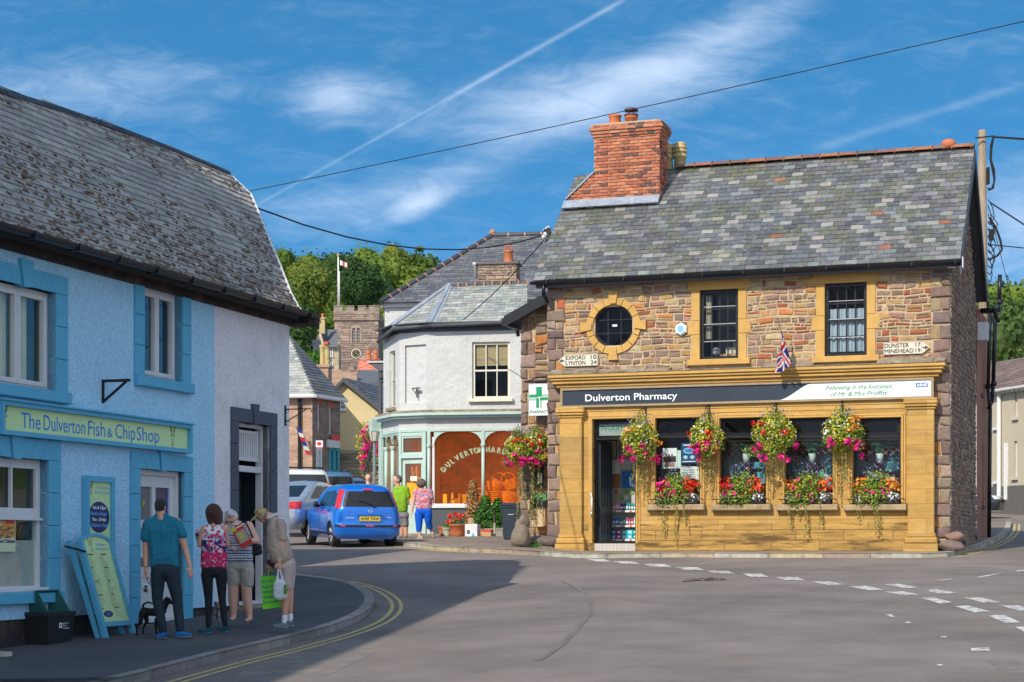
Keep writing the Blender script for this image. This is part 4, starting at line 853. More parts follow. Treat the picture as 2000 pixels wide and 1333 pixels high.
# ---- brick extension at the back
FX=Fr(FP.P(PW+.04,0,-6.0),-NP,(0,0,1),FP.U)
ext=thing('brick_extension','tall narrow red brick house wall behind the pharmacy gable with black pipes','building',tuple(FX.P(1.5,2,0)))
MD['brick_wall']=dict(col=(.40,.15,.085),rough=.85,ns=2,na=.2,bs=30,bd=.3,brick=((-NP.x*-1,-NP.y*-1,0),.24,.09,.01,(.30,.2,.15)),dark=(.3,.12,.08),ds=1)
ew=[(1.55,2.0,5.2,7.8),(1.75,2.15,2.9,4.7)]
xr=3.0
mb=MB(); wallplane(mb,FX,rect(0,xr,1.6,8.05),[rect(1.2,1.6,6.0,8.0),rect(1.5,1.9,3.1,4.7)],0,.12); mb.box(FX,0,xr,8.05,8.15,-4,0); mb.box(FX,0,xr,1.6,8.05,-4,-.3); mb.build('wall','brick_wall',ext)
window(FX,1.2,1.6,6.0,8.0,ext,n=-.08,cols=2,rows=3,room=None); window(FX,1.5,1.9,3.1,4.7,ext,n=-.08,cols=2,rows=2,room=None)
mb=MB(); mb.box(FX,1.15,1.65,5.92,6.0,-.1,.06); mb.box(FX,1.45,1.95,3.02,3.1,-.1,.06); mb.build('sill','dgrey',ext)
mb=MB((.55,.56,.6)); mb.box(FX,.25,.6,7.3,7.75,0,.25); mb.build('vent_box','vc',ext)
def wp(x,y,Y): return W(x,y,Y)
mb=MB(); mb.smooth=True; Yp=48.6; mb.tube([wp(1953,537,Yp),wp(1952,592,Yp),wp(1944,612,Yp),wp(1940,750,Yp),wp(1937,785,Yp),wp(1930,800,Yp)],.055,8); mb.tube([wp(1934,605,Yp-.4),wp(1930,760,Yp-.4),wp(1934,800,Yp-.4),wp(1932,1050,Yp-.4)],.05,8)
for p in ((1953,590),(1941,750),(1930,755)): mb.cyl(wp(p[0],p[1]-4,Yp-.2),wp(p[0],p[1]+4,Yp-.2),.075)
mb.build('downpipe','black',ext)
# ================================================================ THINGS ON THE PHARMACY
def quadpx(mb,fr,x0,x1,yt0,yb0,n,col=None,yt1=None,yb1=None):
    a=fr.px(x0,yt0,n); b=fr.px(x1,yt1 if yt1 is not None else yt0,n); c=fr.px(x1,yb1 if yb1 is not None else yb0,n); d=fr.px(x0,yb0,n)
    mb.face([fr.P(*a,n),fr.P(*b,n),fr.P(*c,n),fr.P(*d,n)],col)
# shop fascia sign
sg=thing('fascia_sign','long dark navy pharmacy fascia sign with white lettering and white right end','sign',tuple(FP.P(4.7,5.35,.2)))
su0,su1,sv0,sv1=.46,9.06,5.37,5.735
mb=MB(); frame_rect(mb,FP,su0-.06,su1+.06,sv0-.05,sv1+.05,.05,.221,.27); frame_rect(mb,FP,su0-.012,su1+.012,sv0-.012,sv1+.012,.012,.221,.255)
MD['frame_gold']=dict(col=(.33,.24,.14),rough=.5,ns=5,na=.15,bs=40,bd=.05)
mb.build('frame','frame_gold',sg)
xm=U(1530,.22)-.12; xe=U(1590,.22)
mb=MB(); mb.box(FP,su0,xm+1.2,sv0,sv1,.22,.235); bd_=mb.build('board','sign_navy',sg)
mb=MB(); k=14; pts=[(xm+(xe-xm)*i/k,sv0+(sv1-sv0)*sstep(0,1,i/k)) for i in range(k+1)]
mb.prism(FP,[(su1,sv0)]+[(su1,sv1)]+pts[::-1],.2355,.242); bw_=mb.build('white_panel','sign_white',sg)
lettering(FP,'Dulverton Pharmacy',U(1143,.24),U(1322,.24),sv0+.095,.165,.2365,'t_white',bd_,bold=.004)
lettering(FP,'Following in the footsteps',U(1613,.24),U(1743,.24),sv0+.20,.10,.2435,'t_green',bw_,shear=.3,bold=.0025)
lettering(FP,'of Mr & Mrs Proffitt',U(1622,.24),U(1733,.24),sv0+.05,.10,.2435,'t_green',bw_,shear=.3,bold=.0025)
mb=MB((.0,.12,.45)); a,b=U(1789,.24),U(1812,.24); mb.box(FP,a,b,sv0+.20,sv0+.30,.2425,.2435); lg=mb.build('logo_panel','vc_flat',bw_)
lettering(FP,'NHS',a+.02,b-.02,sv0+.217,.065,.2445,'t_white',bw_,shear=.25,bold=.006)
lettering(FP,'NHS services',a-.01,b,sv0+.12,.03,.2435,'t_grey',bw_); lettering(FP,'available here',a-.03,b,sv0+.065,.03,.2435,'t_grey',bw_)
# road direction signs
def road_sign(x0,x1,yt,yb,lines,left,label):
    n=.06; u0,u1=U(x0,n),U(x1,n); v0,v1=Z((x0+x1)/2,yb,n),Z((x0+x1)/2,yt,n); t=thing('road_sign',label,'road sign',tuple(FP.P(u0,v0,0)),'direction signs on the pharmacy wall')
    mb=MB((.62,.56,.44)); mb.bbox(FP,u0,u1,v0,v1,.03,n,.006); tip=u0-.17 if left else u1+.17; e=u0 if left else u1; vm=(v0+v1)/2
    pl=[(e,v0+.01),(tip,vm),(e,v1-.01)]; mb.prism(FP,pl if left else pl[::-1],.03,n-.005); mb.build('plate','sign_cream',t)
    mb=MB((.05,.05,.05)); frame_rect(mb,FP,u0+.008,u1-.008,v0+.008,v1-.008,.006,n+.001,n+.004); s=-1 if left else 1
    q=[(e+s*.015,vm-.014),(e+s*.07,vm-.014),(e+s*.06,vm-.045),(e+s*.145,vm),(e+s*.06,vm+.045),(e+s*.07,vm+.014),(e+s*.015,vm+.014)]
    mb.prism(FP,q,n-.004,n+.004); mb.build('arrow','vc_flat',t)
    for i,(a,b) in enumerate(lines):
        v=v0+(v1-v0)*(.56 if i == 0 else .13); h=(v1-v0)*.33
        lettering(FP,a,u0+.03,u0+(u1-u0)*(.62 if left else (.66 if i == 0 else .78)),v,h,n+.003,'t_black',t,bold=.004); lettering(FP,b,u1-(u1-u0)*(.22 if left else .17),u1-.04,v,h,n+.003,'t_black',t,bold=.004)
road_sign(1103,1168,692,716,(('EXFORD','10'),('LYNTON','24')),True,'cream cast direction sign reading Exford and Lynton, arrow pointing left')
road_sign(1725,1801,668,693,(('DUNSTER','17'),('MINEHEAD','19')),False,'cream cast direction sign reading Dunster and Minehead, arrow pointing right')
# alarm box
mb=MB((.70,.74,.76)); c=FP.px(1330,643,.08); al=thing('alarm_box','white hexagonal alarm box with pale blue centre between round and sash window','alarm box',tuple(FP.P(c[0],c[1]-.15,0)))
hx= lambda r_: [(c[0]+r_*math.sin(a),c[1]+r_*math.cos(a)) for a in [math.pi/3*i for i in range(6)]]
mb.prism(FP,hx(.15),.03,.09); mb.prism(FP,hx(.12),.09,.115); mb.build('housing','vc_flat',al)
mb=MB((.20,.45,.68)); mb.prism(FP,hx(.085),.115,.119); bl=mb.build('badge','vc_flat',al)
# union flag on a short leaning pole
fl=thing('union_flag','union flag hanging limp from a short pole between the sash windows','flag',tuple(FP.P(U(1546),6.15,.05)))
pb=FP.P(U(1546,0),Z(1546,712,0),.0); pt=FP.P(U(1518,.75),Z(1518,622,.75),.75)
mb=MB((.25,.16,.08)); mb.smooth=True; mb.cyl(pb,pt,.014,.010,8); mb.ball(pt,.02); mb.cyl(pb-NP*.03,pb+(pt-pb)*.12,.03,.03,8); mb.build('flag_pole','vc',fl)
mb=MB(); NI,NJ=20,26
def flagcol(s,t):        # s along fly 0..1, t along hoist 0..1
    x=(s-.5)*2; y=(t-.5)*1.2
    if abs(x) < .10 or abs(y) < .10: return (.62,.02,.03)
    if abs(x) < .18 or abs(y) < .18: return (.8,.8,.8)
    d=min(abs(y-x*.6),abs(y+x*.6))
    if d < .05: return (.62,.02,.03)
    if d < .15: return (.8,.8,.8)
    return (.01,.03,.25)
def flagpt(i,j):
    s=i/NI; t=j/NJ; p=pb.lerp(pt,.97-.42*t) ; dn=1.06*s
    side=FP.U*(.04*math.sin(t*9+s*3)*s+.42*s*(.75-t)); out_=NP*(.07*math.sin(t*14+2*s)*min(1,s*2))
    top=pt.lerp(pb,.03); h=p.z-dn*(.75+.25*(1-t)); cx=top.lerp(p,1-.55*s)
    return Vector((cx.x,cx.y,h))+side+out_
for i in range(NI):
    for j in range(NJ): mb.face([flagpt(i,j),flagpt(i+1,j),flagpt(i+1,j+1),flagpt(i,j+1)],flagcol((i+.5)/NI,(j+.5)/NJ))
MD['flagcloth']=dict(rough=.8,ns=6,na=.08,bs=40,bd=.05,trans=.3); mb.build('flag_cloth','flagcloth',fl)
# hanging baskets
GRN=[(.14,.27,.03),(.26,.38,.04),(.40,.46,.06),(.09,.18,.03),(.20,.32,.05)]; YEL=[(.55,.50,.04),(.65,.55,.06),(.42,.42,.05)]
PNK=[(.75,.01,.22),(.80,.02,.32),(.65,.01,.16)]; WHT=[(.80,.80,.80),(.72,.70,.78)]; RED=[(.70,.01,.015),(.75,.06,.02)]; ORG=[(.80,.30,.04),(.85,.45,.08),(.8,.2,.03)]; LIL=[(.30,.24,.62),(.42,.34,.70)]
def vines(mb,c,r,n,ln,rad,cols,sz=.05):
    for i in range(n):
        a=r.uniform(0,6.28); p=Vector(c)+Vector((math.cos(a)*rad*r.uniform(.2,1),math.sin(a)*rad*r.uniform(.2,1),0)); L_=ln*r.uniform(.35,1); z=0; dxx,dyy=r.uniform(-.1,.1),r.uniform(-.1,.1)
        while z < L_:
            q=p+Vector((dxx*z+r.gauss(0,.012),dyy*z+r.gauss(0,.012),-z)); leaves(mb,q,(.015,.015,.015),2,sz,cols,r,0)
            z += .028
def hanging(fr,px,py,n,R_,zr,seed,label,cols_top,low=PNK,vine=1.0,brk=None,group='hanging baskets on the pharmacy front',white=1,vinecol=None,dens=1.):
    r=random.Random(seed); u,v=fr.px(px,py,n); c=fr.P(u,v,n); t=thing('hanging_basket',label,'hanging basket',tuple(c-Vector((0,0,zr))),group)
    mb=MB((.03,.025,.02)); mb.lathe(c-Vector((0,0,.28)),[(.08,0),(.16,.06),(.2,.2)],14); mb.build('basket','vc',t)
    mb=MB(); leaves(mb,c,(R_,R_*.85,zr),int(1150*dens),.07,GRN+YEL,r,.35); leaves(mb,c+Vector((0,0,-zr*.25)),(R_*.8,R_*.7,zr*.8),200,.07,GRN,r,.2)
    leaves(mb,c+Vector((0,0,zr*.8)),(R_*.6,R_*.45,zr*.62),420,.05,GRN+YEL[:1],r,.2);
    for k in range(8): a=r.uniform(0,6.28); q=r.uniform(.6,1.05); leaves(mb,c+Vector((math.cos(a)*R_*q,-abs(math.sin(a))*R_*.7,zr*r.uniform(-.9,.5))),(.15,.12,.17),75,.065,r.choice([GRN,YEL,GRN]),r,.2)
    mb.build('foliage','leaf',t)
    mb=MB(); F_=dict(hexf=True)
    leaves(mb,c+Vector((0,0,.05)),(R_*1.02,R_*.9,zr*.85),int(95*white),.05,WHT,r,.8,hexf=True); leaves(mb,c+Vector((0,0,zr*.1)),(R_,R_*.88,zr*.8),230,.055,YEL,r,.8,hexf=True)
    for k in range(4):
        a=r.uniform(0,6.28); d=Vector((math.cos(a)*.7,-abs(math.sin(a)),r.uniform(-.1,.7))).normalized(); leaves(mb,c+Vector((d.x*R_,d.y*R_*.9,d.z*zr)),(.09,.05,.07),16,.06,cols_top,r,.2,hexf=True)
    for k in range(9):
        a=r.uniform(0,6.28); p=c+Vector((math.cos(a)*R_*.95,-abs(math.sin(a))*R_*.8,-zr*r.uniform(.35,1.15))); leaves(mb,p,(.10,.05,.10),11,.075,low,r,.2,hexf=True)
    leaves(mb,c+Vector((0,0,zr*1.05)),(R_*.9,R_*.6,zr*.3),45,.035,LIL,r,.5,hexf=True); mb.build('flowers','petal',t)
    if vine: mb=MB(); vines(mb,c-Vector((0,0,zr*.7)),r,int(7*dens)+2,vine,R_*.5,vinecol or [(.38,.36,.10),(.28,.30,.08),(.45,.42,.18)]); mb.build('trailing_stems','leaf',t)
    mb=MB(); top=c+Vector((0,0,zr+.22))
    if brk:
        bx,by=brk; a=fr.P(*fr.px(bx,by,.2),.2); a2=Vector((a.x,a.y,a.z)); e=Vector((c.x,c.y,a.z)); mb.box(Fr(a-Vector((0,0,.3)),fr.U),-.012,.012,0,.34,-.01,.02); mb.cyl(a2,e,.01,n=6); mb.cyl(a-Vector((0,0,.28)),a2.lerp(e,.7),.008,n=6); top=e
        mb.ball(a2+Vector((0,0,.03)),.03)
    for k in range(3): a=k*2.1+.3; mb.cyl(top,c+Vector((math.cos(a)*.2,math.sin(a)*.2,0)),.005,n=4)
    mb.build('bracket','iron',t); return t
hanging(FP,1250,860,.45,.45,.46,1,'round hanging basket of yellow, white and pink flowers beside the open pharmacy door',ORG,vine=1.3,brk=(1261,800))
hanging(FP,1378,856,.45,.40,.43,2,'smaller hanging basket with red blooms and white flowers, between first and second shop windows',RED,vine=1.1,brk=(1385,795))
hanging(FP,1511,850,.45,.53,.50,3,'largest hanging basket, red centre and pink petunias, between second and third shop windows',RED,vine=1.0,brk=(1516,792))
hanging(FP,1645,846,.45,.47,.48,4,'hanging basket with orange blooms and long trailing stems left of the last shop window',ORG,vine=1.6,brk=(1645,788))
# window boxes
def winbox(i,left,mid,right,top,seed,label,vx):
    r=random.Random(seed); u0,u1,v0,v1=wins[i]; c0=FP.P((u0+u1)/2,v0+.22,.2); t=thing('window_box',label,'window box',tuple(FP.P((u0+u1)/2,v0,.1)),'flower window boxes on the pharmacy sills')
    mb=MB((.04,.035,.03)); mb.bbox(FP,u0+.05,u1-.03,v0+.01,v0+.16,.05,.26,.02); mb.build('trough','vc',t)
    mb=MB((.02,.02,.02)); mb.cyl(FP.P(u0-.12,v0+.12,.32),FP.P(u1+.1,v0+.12,.32),.012,n=6)
    for e in (u0-.1,u1+.08): mb.cyl(FP.P(e,v0+.12,.17),FP.P(e,v0+.12,.32),.01,n=6)
    mb.build('guard_rail','iron',t); W_=(u1-u0)/2
    mb=MB(); ux=FP.U
    def blob_(f,dz_,rx,rz,n,sz,cols,hexf=False,sh=.4):
        leaves(mb,c0+ux*(W_*f)+Vector((0,0,dz_)),(rx,.22,rz),n,sz,cols,r,sh,hexf=hexf)
    blob_(0,-.02,W_*1.15,.33,1000,.07,GRN); blob_(.05,.26,W_*.75,.30,650,.065,GRN+YEL[2:]); blob_(0,.5,W_*.6,.22,140,.03,GRN); mb.build('foliage','leaf',t)
    mb=MB(); blob_(-.6,.22,.26,.22,75,.08,left,True,.2); blob_(-.55,.0,.28,.16,38,.09,PNK,True,.2); blob_(.62,.22,.26,.22,78,.08,right,True,.2); blob_(.1,.1,.45,.28,24,.09,PNK,True,.5)
    blob_(-.75,-.08,.16,.12,70,.045,WHT,True,.3); blob_(.7,-.05,.2,.14,80,.045,WHT,True,.3); blob_(.05,.52,W_*.75,.26,90,.035,LIL,True,.4); blob_(.1,.0,.4,.2,22,.05,YEL,True,.5); mb.build('flowers','petal',t)
    mb=MB()
    for f,ln in vx: vines(mb,c0+ux*(W_*f)+NP*.12+Vector((0,0,-.1)),r,3,ln,.07,[(.36,.36,.10),(.26,.30,.08)])
    mb.build('trailing_stems','leaf',t)
winbox(0,PNK+RED[:1],PNK,RED,LIL,11,'window box of magenta and red flowers in the first window beside the door',((-.7,.9),(.1,1.0),(.3,.8)))
winbox(1,RED,PNK,ORG[2:]+RED,LIL,12,'window box with a bright red clump at its left in the second window',((.0,.3),))
winbox(2,ORG+PNK[:1],PNK,[(.80,.16,.02),(.7,.1,.02)],LIL,13,'window box of orange and pink flowers with long trailing stems, third window',((-.8,.75),(-.1,.9),(.55,.6),(-.4,.5)))
winbox(3,ORG,PNK,ORG,LIL,14,'window box with orange clumps at both ends in the last window by the right pilaster',((-.75,.5),(.0,.95)))
# displays in the windows
def lattice(mb,fr,u0,u1,v0,v1,n,s,w,col):
    u=u0-(v1-v0)
    while u < u1:
        for d in (1,-1):
            a0,b0=(u,v0) if d > 0 else (u,v1); L_=v1-v0; lo=max(0,(u0-u)); hi=min(L_,u1-u)
            if hi > lo: p=fr.P(a0+lo,b0+d*lo,n); q=fr.P(a0+hi,b0+d*hi,n); mb.cyl(p,q,w,n=4,col=col)
        u += s
for i in (1,2,3):
    u0,u1,v0,v1=wins[i]; r=random.Random(i); t=thing('window_display',['','trellis display with blue flowers behind the second shop window','trellis display with blue patterned goods behind the third shop window','trellis display with pale products and blue flowers behind the last shop window'][i],'window display',tuple(FP.P(u0,v0,-.4)),'displays behind the shop windows')
    mb=MB(); lattice(mb,FP,u0+.02,u1-.02,v0+.1,v0+1.45,-.62,.17,.011,(.42,.17,.08)); mb.build('trellis','vc',t)
    mb=MB(); mb.box(FP,u0,u1,v0+.35,v0+.62,-.75,-.66,(.42,.16,.07)); mb.box(FP,u0,u1,v0+1.5,v0+1.53,-.7,-.6,(.5,.3,.08))
    for k in range(16): a=r.uniform(u0+.05,u1-.2); b=v0+r.uniform(.1,.9); mb.box(FP,a,a+r.uniform(.08,.2),b,b+r.uniform(.06,.2),-.55,-.5,r.choice([(.7,.75,.8),(.2,.4,.65),(.6,.65,.7),(.1,.35,.5),(.1,.4,.12)]))
    mb.build('goods','vc',t)
    mb=MB(); leaves(mb,FP.P(u0+.25,v0+.95,-.35),(.3,.1,.2),120,.06,[(.05,.30,.16),(.10,.15,.45),(.08,.35,.2)],r,.2); leaves(mb,FP.P(u1-.2,v0+1.0,-.35),(.15,.1,.28),120,.06,[(.05,.30,.16),(.14,.2,.55)],r,.2); leaves(mb,FP.P((u0+u1)/2,v0+1.38,-.5),(.5,.1,.08),120,.08,[(.03,.14,.05)],r,.2)
    for k in range(40): leaves(mb,FP.P(u0+.06,v0+.03*k,-.2),(.05,.05,.03),2,.07,[(.04,.16,.06)],r,0)
    mb.build('silk_flowers','leaf',t)
    pp=thing('plant_pot',['','small topiary ball in a pale metal pot, hung in the second window','small topiary ball in a pale metal pot, hung in the third window','small topiary ball in a pale metal pot, hung in the last window'][i],'plant pot',tuple(FP.P((u0+u1)/2,v0+.9,-.3)),'topiary pots in the shop windows')
    x=[0,1458,1586,1718][i]; a,b=FP.px(x,895,-.3); mb=MB((.45,.52,.50)); mb.smooth=True; mb.lathe(FP.P(a,b-.12,-.3),[(.07,0),(.09,.22)],16); mb.build('pot','vc',pp)
    mb=MB(); leaves(mb,FP.P(a,b+.2,-.3),(.11,.11,.12),220,.035,[(.06,.28,.12),(.05,.20,.10),(.12,.36,.18)],r,.6); mb.build('topiary_ball','leaf',pp)
    if i == 3:
        for xx in (1680,1692,1700): pass
# posters in the first window and behind the door
def sheet(fr,x0,x1,y0,y1,n,label,painter,name='poster',group=None):
    u0,v1=fr.px(x0,y0,n); u1,v0=fr.px(x1,y1,n); t=MB(); t.box(fr,u0,u1,v0,v1,n-.008,n,(.75,.76,.75)); painter(t,u0,u1,v0,v1,n+.002)
    o=t.build(name,'vc_print'); tag(o,label,'poster',group); return o
def pl_lines(t,fr,u0,u1,v0,v1,n,col,k,seed,hmax=.5):
    r=random.Random(seed)
    for i in range(k): y=v1-(v1-v0)*(i+.5)/k; h=(v1-v0)/k*hmax; t.box(fr,u0+(u1-u0)*.1,u0+(u1-u0)*r.uniform(.55,.92),y-h/2,y+h/2,n-.001,n,col)
def p1(t,a,b,c,d,n):
    t.box(FP,a+.02,b-.02,c+(d-c)*.3,c+(d-c)*.6,n-.001,n,(.05,.03,.03)); t.box(FP,a+.05,b-.05,c+.03,c+(d-c)*.28,n-.001,n,(.35,.2,.12))
    for i in range(3): t.box(FP,a+.07+i*.07,a+.11+i*.07,c+(d-c)*.45,c+(d-c)*.7,n,n+.001,(.1,.05,.05))
sheet(FP,1294,1322,876,915,-.06,'white poster showing three dark bottles in the first shop window',p1)
def p2(t,a,b,c,d,n):
    t.box(FP,a,b,c,d,n-.001,n,(.02,.06,.16)); w_=(b-a)
    t.prism(FP,[(a+w_/2+w_*.38*math.cos(q),c+(d-c)*.62+(d-c)*.15*math.sin(q)) for q in [i*.52 for i in range(12)]],n,n+.001,(.25,.6,.8)); t.prism(FP,[(a+w_/2+w_*.3*math.cos(q),c+(d-c)*.62+(d-c)*.10*math.sin(q)) for q in [i*.52 for i in range(12)]],n+.001,n+.002,(.05,.2,.5))
    for e in (.27,.73): t.prism(FP,[(a+w_*e+w_*.15*math.cos(q),c+(d-c)*.3+(d-c)*.09*math.sin(q)) for q in [i*.52 for i in range(12)]],n,n+.001,(.4,.65,.8))
    t.box(FP,a+.04,b-.04,d-.06,d-.035,n,n+.001,(.8,.8,.8)); t.box(FP,a+.02,b-.02,c+.03,c+.05,n,n+.001,(.8,.8,.8))
sheet(FP,1331,1360,866,905,-.06,'dark blue poster with pale oval emblems in the first shop window',p2)
sheet(FP,1329,1366,912,938,-.06,'white printed notice low in the first shop window',lambda t,a,b,c,d,n: pl_lines(t,FP,a,b,c,d,n,(.3,.32,.35),6,3))
def p4(t,a,b,c,d,n): t.box(FP,a,b,c,d,n-.001,n,(.55,.72,.62));
sheet(FP,1322,1330,880,915,-.08,'narrow pale green card between two posters in the first window',p4)
# inside the door: notice board wall and shelves
sh=thing('shop_shelves','shelves of coloured bottles and packets seen through the open pharmacy door','shelves',tuple(FP.P(1.9,2.1,-1.2)))
n0=-1.15; su0_,su1_=FP.px(1180,900,n0)[0],FP.px(1262,900,n0)[0]
mb=MB((.6,.6,.58)); rows=[FP.px(1210,y,n0)[1] for y in (997,1026,1053)]
for v in rows: mb.box(FP,su0_,su1_,v-.03,v,n0-.35,n0+.02)
mb.box(FP,su0_,su1_,rows[2]-.05,rows[0]+.5,n0-.4,n0-.36); mb.box(FP,su0_-.02,su0_,rows[2]-.2,rows[0]+.02,n0-.35,n0+.02); mb.build('shelf','vc',sh)
r=random.Random(8)
pals=[[(.02,.30,.12),(.75,.30,.35),(.03,.10,.35),(.02,.35,.35),(.03,.35,.40),(.30,.60,.75)],[(.10,.30,.55),(.05,.20,.45),(.03,.40,.30),(.55,.08,.20),(.60,.65,.55),(.25,.60,.12)],[(.03,.15,.50),(.50,.03,.06),(.03,.45,.60),(.02,.40,.50),(.1,.3,.65)]]
pk=MB()
for ri_,v in enumerate(rows):
    u=su0_+.02; k=0
    while u < su1_-.04:
        wd=.065 if ri_ < 2 else .14; h=r.uniform(.17,.24) if ri_ < 2 else .11; c=jit(pals[ri_][min(5 if ri_ < 2 else 4,int((u-su0_)/(su1_-su0_)*(6 if ri_ < 2 else 5)))],.25,r)
        if ri_ < 2:
            pk.smooth=False; pk.lathe(FP.P(u+wd/2,v,n0-.05),[(wd*.45,0),(wd*.45,h*.75),(wd*.2,h*.85),(wd*.2,h)],8,c); pk.box(FP,u+.01,u+wd-.01,v+h*.2,v+h*.5,n0-.02,n0-.015,jit((.7,.7,.7),.3,r))
        else:
            for q in (0,1): pk.box(FP,u,u+wd-.01,v+q*h,v+q*h+h-.006,n0-.2,n0-.02,jit(c,.3,r)); pk.box(FP,u+.03,u+wd-.04,v+q*h+.03,v+q*h+h-.03,n0-.02,n0-.018,(.7,.75,.8))
        u += wd; k += 1
    pk.box(FP,su0_,su1_,v-.05,v-.01,n0+.02,n0+.025,(.78,.76,.74))
    for q in range(5): pk.box(FP,su0_+.05+q*.2,su0_+.11+q*.2,v-.045,v-.015,n0+.025,n0+.028,(.65,.05,.05))
pk.build('packets','vc_print',sh)
nb=thing('notice_board','wall of framed notices and leaflets above the shelves inside the pharmacy door','notice board',tuple(FP.P(1.9,3.2,-1.5)))
mb=MB((.5,.48,.44)); n1=-1.4; bu0,bu1=FP.px(1178,900,n1)[0],FP.px(1268,900,n1)[0]; mb.box(FP,bu0,bu1,2.1,5.1,n1-.05,n1); mb.build('board','vc',nb)
mb=MB()
def leaf_(x0,x1,y0,y1,c,fr_=None):
    a,d=FP.px(x0,y0,n1); b,c_=FP.px(x1,y1,n1)
    if fr_: mb.box(FP,a-.02,b+.02,c_-.02,d+.02,n1,n1+.02,fr_)
    mb.box(FP,a,b,c_,d,n1+.02,n1+.024,c)
leaf_(1188,1204,862,894,(.55,.45,.33),(.03,.02,.02)); leaf_(1212,1245,862,893,(.5,.42,.32),(.03,.02,.02)); leaf_(1196,1212,900,925,(.75,.72,.7)); leaf_(1215,1233,898,917,(.7,.68,.62)); leaf_(1195,1212,927,953,(.35,.16,.06))
leaf_(1214,1238,921,954,(.03,.20,.55)); leaf_(1216,1234,934,942,(.4,.6,.8)); leaf_(1186,1194,925,950,(.6,.65,.65)); leaf_(1186,1194,900,904,(.05,.4,.6))
for i in range(9): x=1190+(i % 5)*10; y=956+(i // 5)*12; leaf_(x,x+8,y,y+9,r.choice([(.7,.72,.75),(.2,.4,.1),(.6,.4,.2),(.5,.55,.6),(.4,.2,.15)]))
mb.build('leaflets','vc_print',nb)
# projecting pharmacy cross sign on the wing
ps=thing('projecting_sign','white projecting sign with a green pharmacy cross on the side wing','sign',tuple(FW.P(*FW.px(1050,810,.3),.3)))
a,d=FW.px(1033.5,751,.35); b,c_=FW.px(1069,811,.35)
b2=a+(d-c_)*.68; mb=MB(); mb.box(FW,a,b2,c_,d,.33,.36); pb_=mb.build('panel','sign_white',ps)
mb=MB((.55,.57,.58)); frame_rect(mb,FW,a-.01,b2+.01,c_-.01,d+.01,.015,.325,.366); mb.build('frame','vc',ps)
mb=MB((.0,.28,.12)); cx,cy=a+(b2-a)*.5,c_+(d-c_)*.57; s=.26; w_=.075
mb.box(FW,cx-w_,cx+w_,cy+.02,cy+s,.361,.364); mb.box(FW,cx-w_,cx+.0,cy-s,cy-.02,.361,.364); mb.box(FW,cx-s,cx-.02,cy-.0,cy+w_,.361,.3645); mb.box(FW,cx+.02,cx+s,cy-w_,cy+.0,.361,.3645)
for i in range(3):
    e=-w_+.012+i*.024; mb.box(FW,cx+.03+i*.02,cx+.038+i*.02,cy-s,cy-.03,.361,.3642); mb.box(FW,cx-s,cx-.03,cy-.03-i*.02,cy-.022-i*.02,.361,.3642); mb.box(FW,cx+.03,cx+s,cy+.022+i*.02,cy+.03+i*.02,.361,.3642)
mb.build('green_cross','vc_flat',ps); lettering(FW,'PHARMACY',a+.03,b2-.03,c_+.045,.075,.362,'t_green',pb_,bold=.005)
mb=MB(); mb.box(FW,a-.14,b2+.1,d+.05,d+.09,.2,.34); mb.cyl(FW.P(a-.1,d+.08,.3),FW.P(b2-.02,d+.26,.05),.01,n=6); mb.build('bracket','black_matt',ps)
# litter bin + two baskets on the wing
lb_=thing('litter_bin','wall litter bin with green hood, black liner and sand coloured body','litter bin',tuple(FW.P(*FW.px(1053,1030,.1),.1)))
mb=MB((.55,.40,.24)); a,d=FW.px(1041,991,.25); b,c_=FW.px(1066,1029,.25); mb.smooth=False; mb.prism(FW,[(a+.03,c_),(b-.03,c_),(b,c_+.05),(b,d),(a,d),(a,c_+.05)],.02,.33); mb.build('body','vc',lb_)
mb=MB((.015,.015,.018)); d2=FW.px(1053,978,.25)[1]; mb.prism(FW,[(a-.03,d-.02),(b+.03,d-.02),(b+.04,d2),(a-.04,d2)],.01,.36); mb.build('liner_bag','black',lb_)
mb=MB((.06,.28,.12)); d3=FW.px(1053,964,.25)[1]; mb.prism(FW,[(a-.03,d2),(b+.03,d2),(b+.02,d3-.05),(b-.03,d3),(a+.05,d3),(a-.02,d3-.06)],.0,.30); mb.build('hood','vc',lb_)
hanging(FW,1012,877,.7,.36,.40,21,'hanging basket with red geraniums over the hardware shop window corner',RED,vine=1.9,group='hanging baskets on the side wing',white=1,dens=.9)
hanging(FW,1046,872,.45,.42,.40,22,'hanging basket of red, lilac and magenta flowers above the litter bin',RED,vine=1.9,group='hanging baskets on the side wing',white=1.2)
nbx=MB((.02,.02,.02)); a,d=FW.px(1046,905,.1); b,c_=FW.px(1060,952,.1); nbx.box(FW,a,b,c_,d,.02,.12); nbx.box(FW,a+.06,b-.01,c_+.1,c_+.35,.12,.125,(.6,.65,.68)); o=nbx.build('notice_case','vc'); tag(o,'narrow black notice case under the flowers above the litter bin','notice case')
# weeds
mb=MB(); r=random.Random(3); leaves(mb,on_ground(1836,1074,.12)+Vector((0,.1,.15)),(.13,.1,.26),150,.07,[(.06,.20,.03),(.10,.28,.04)],r,.2); o=mb.build('weed','leaf'); tag(o,'leafy green weed growing at the right pilaster foot','weed')
mb=MB(); leaves(mb,on_ground(1040,1070,.1)+Vector((0,.1,.05)),(.25,.1,.12),130,.06,[(.10,.28,.04),(.16,.34,.05)],r,.2); o=mb.build('weed','leaf'); tag(o,'green weed tuft at the foot of the guard stone','weed')
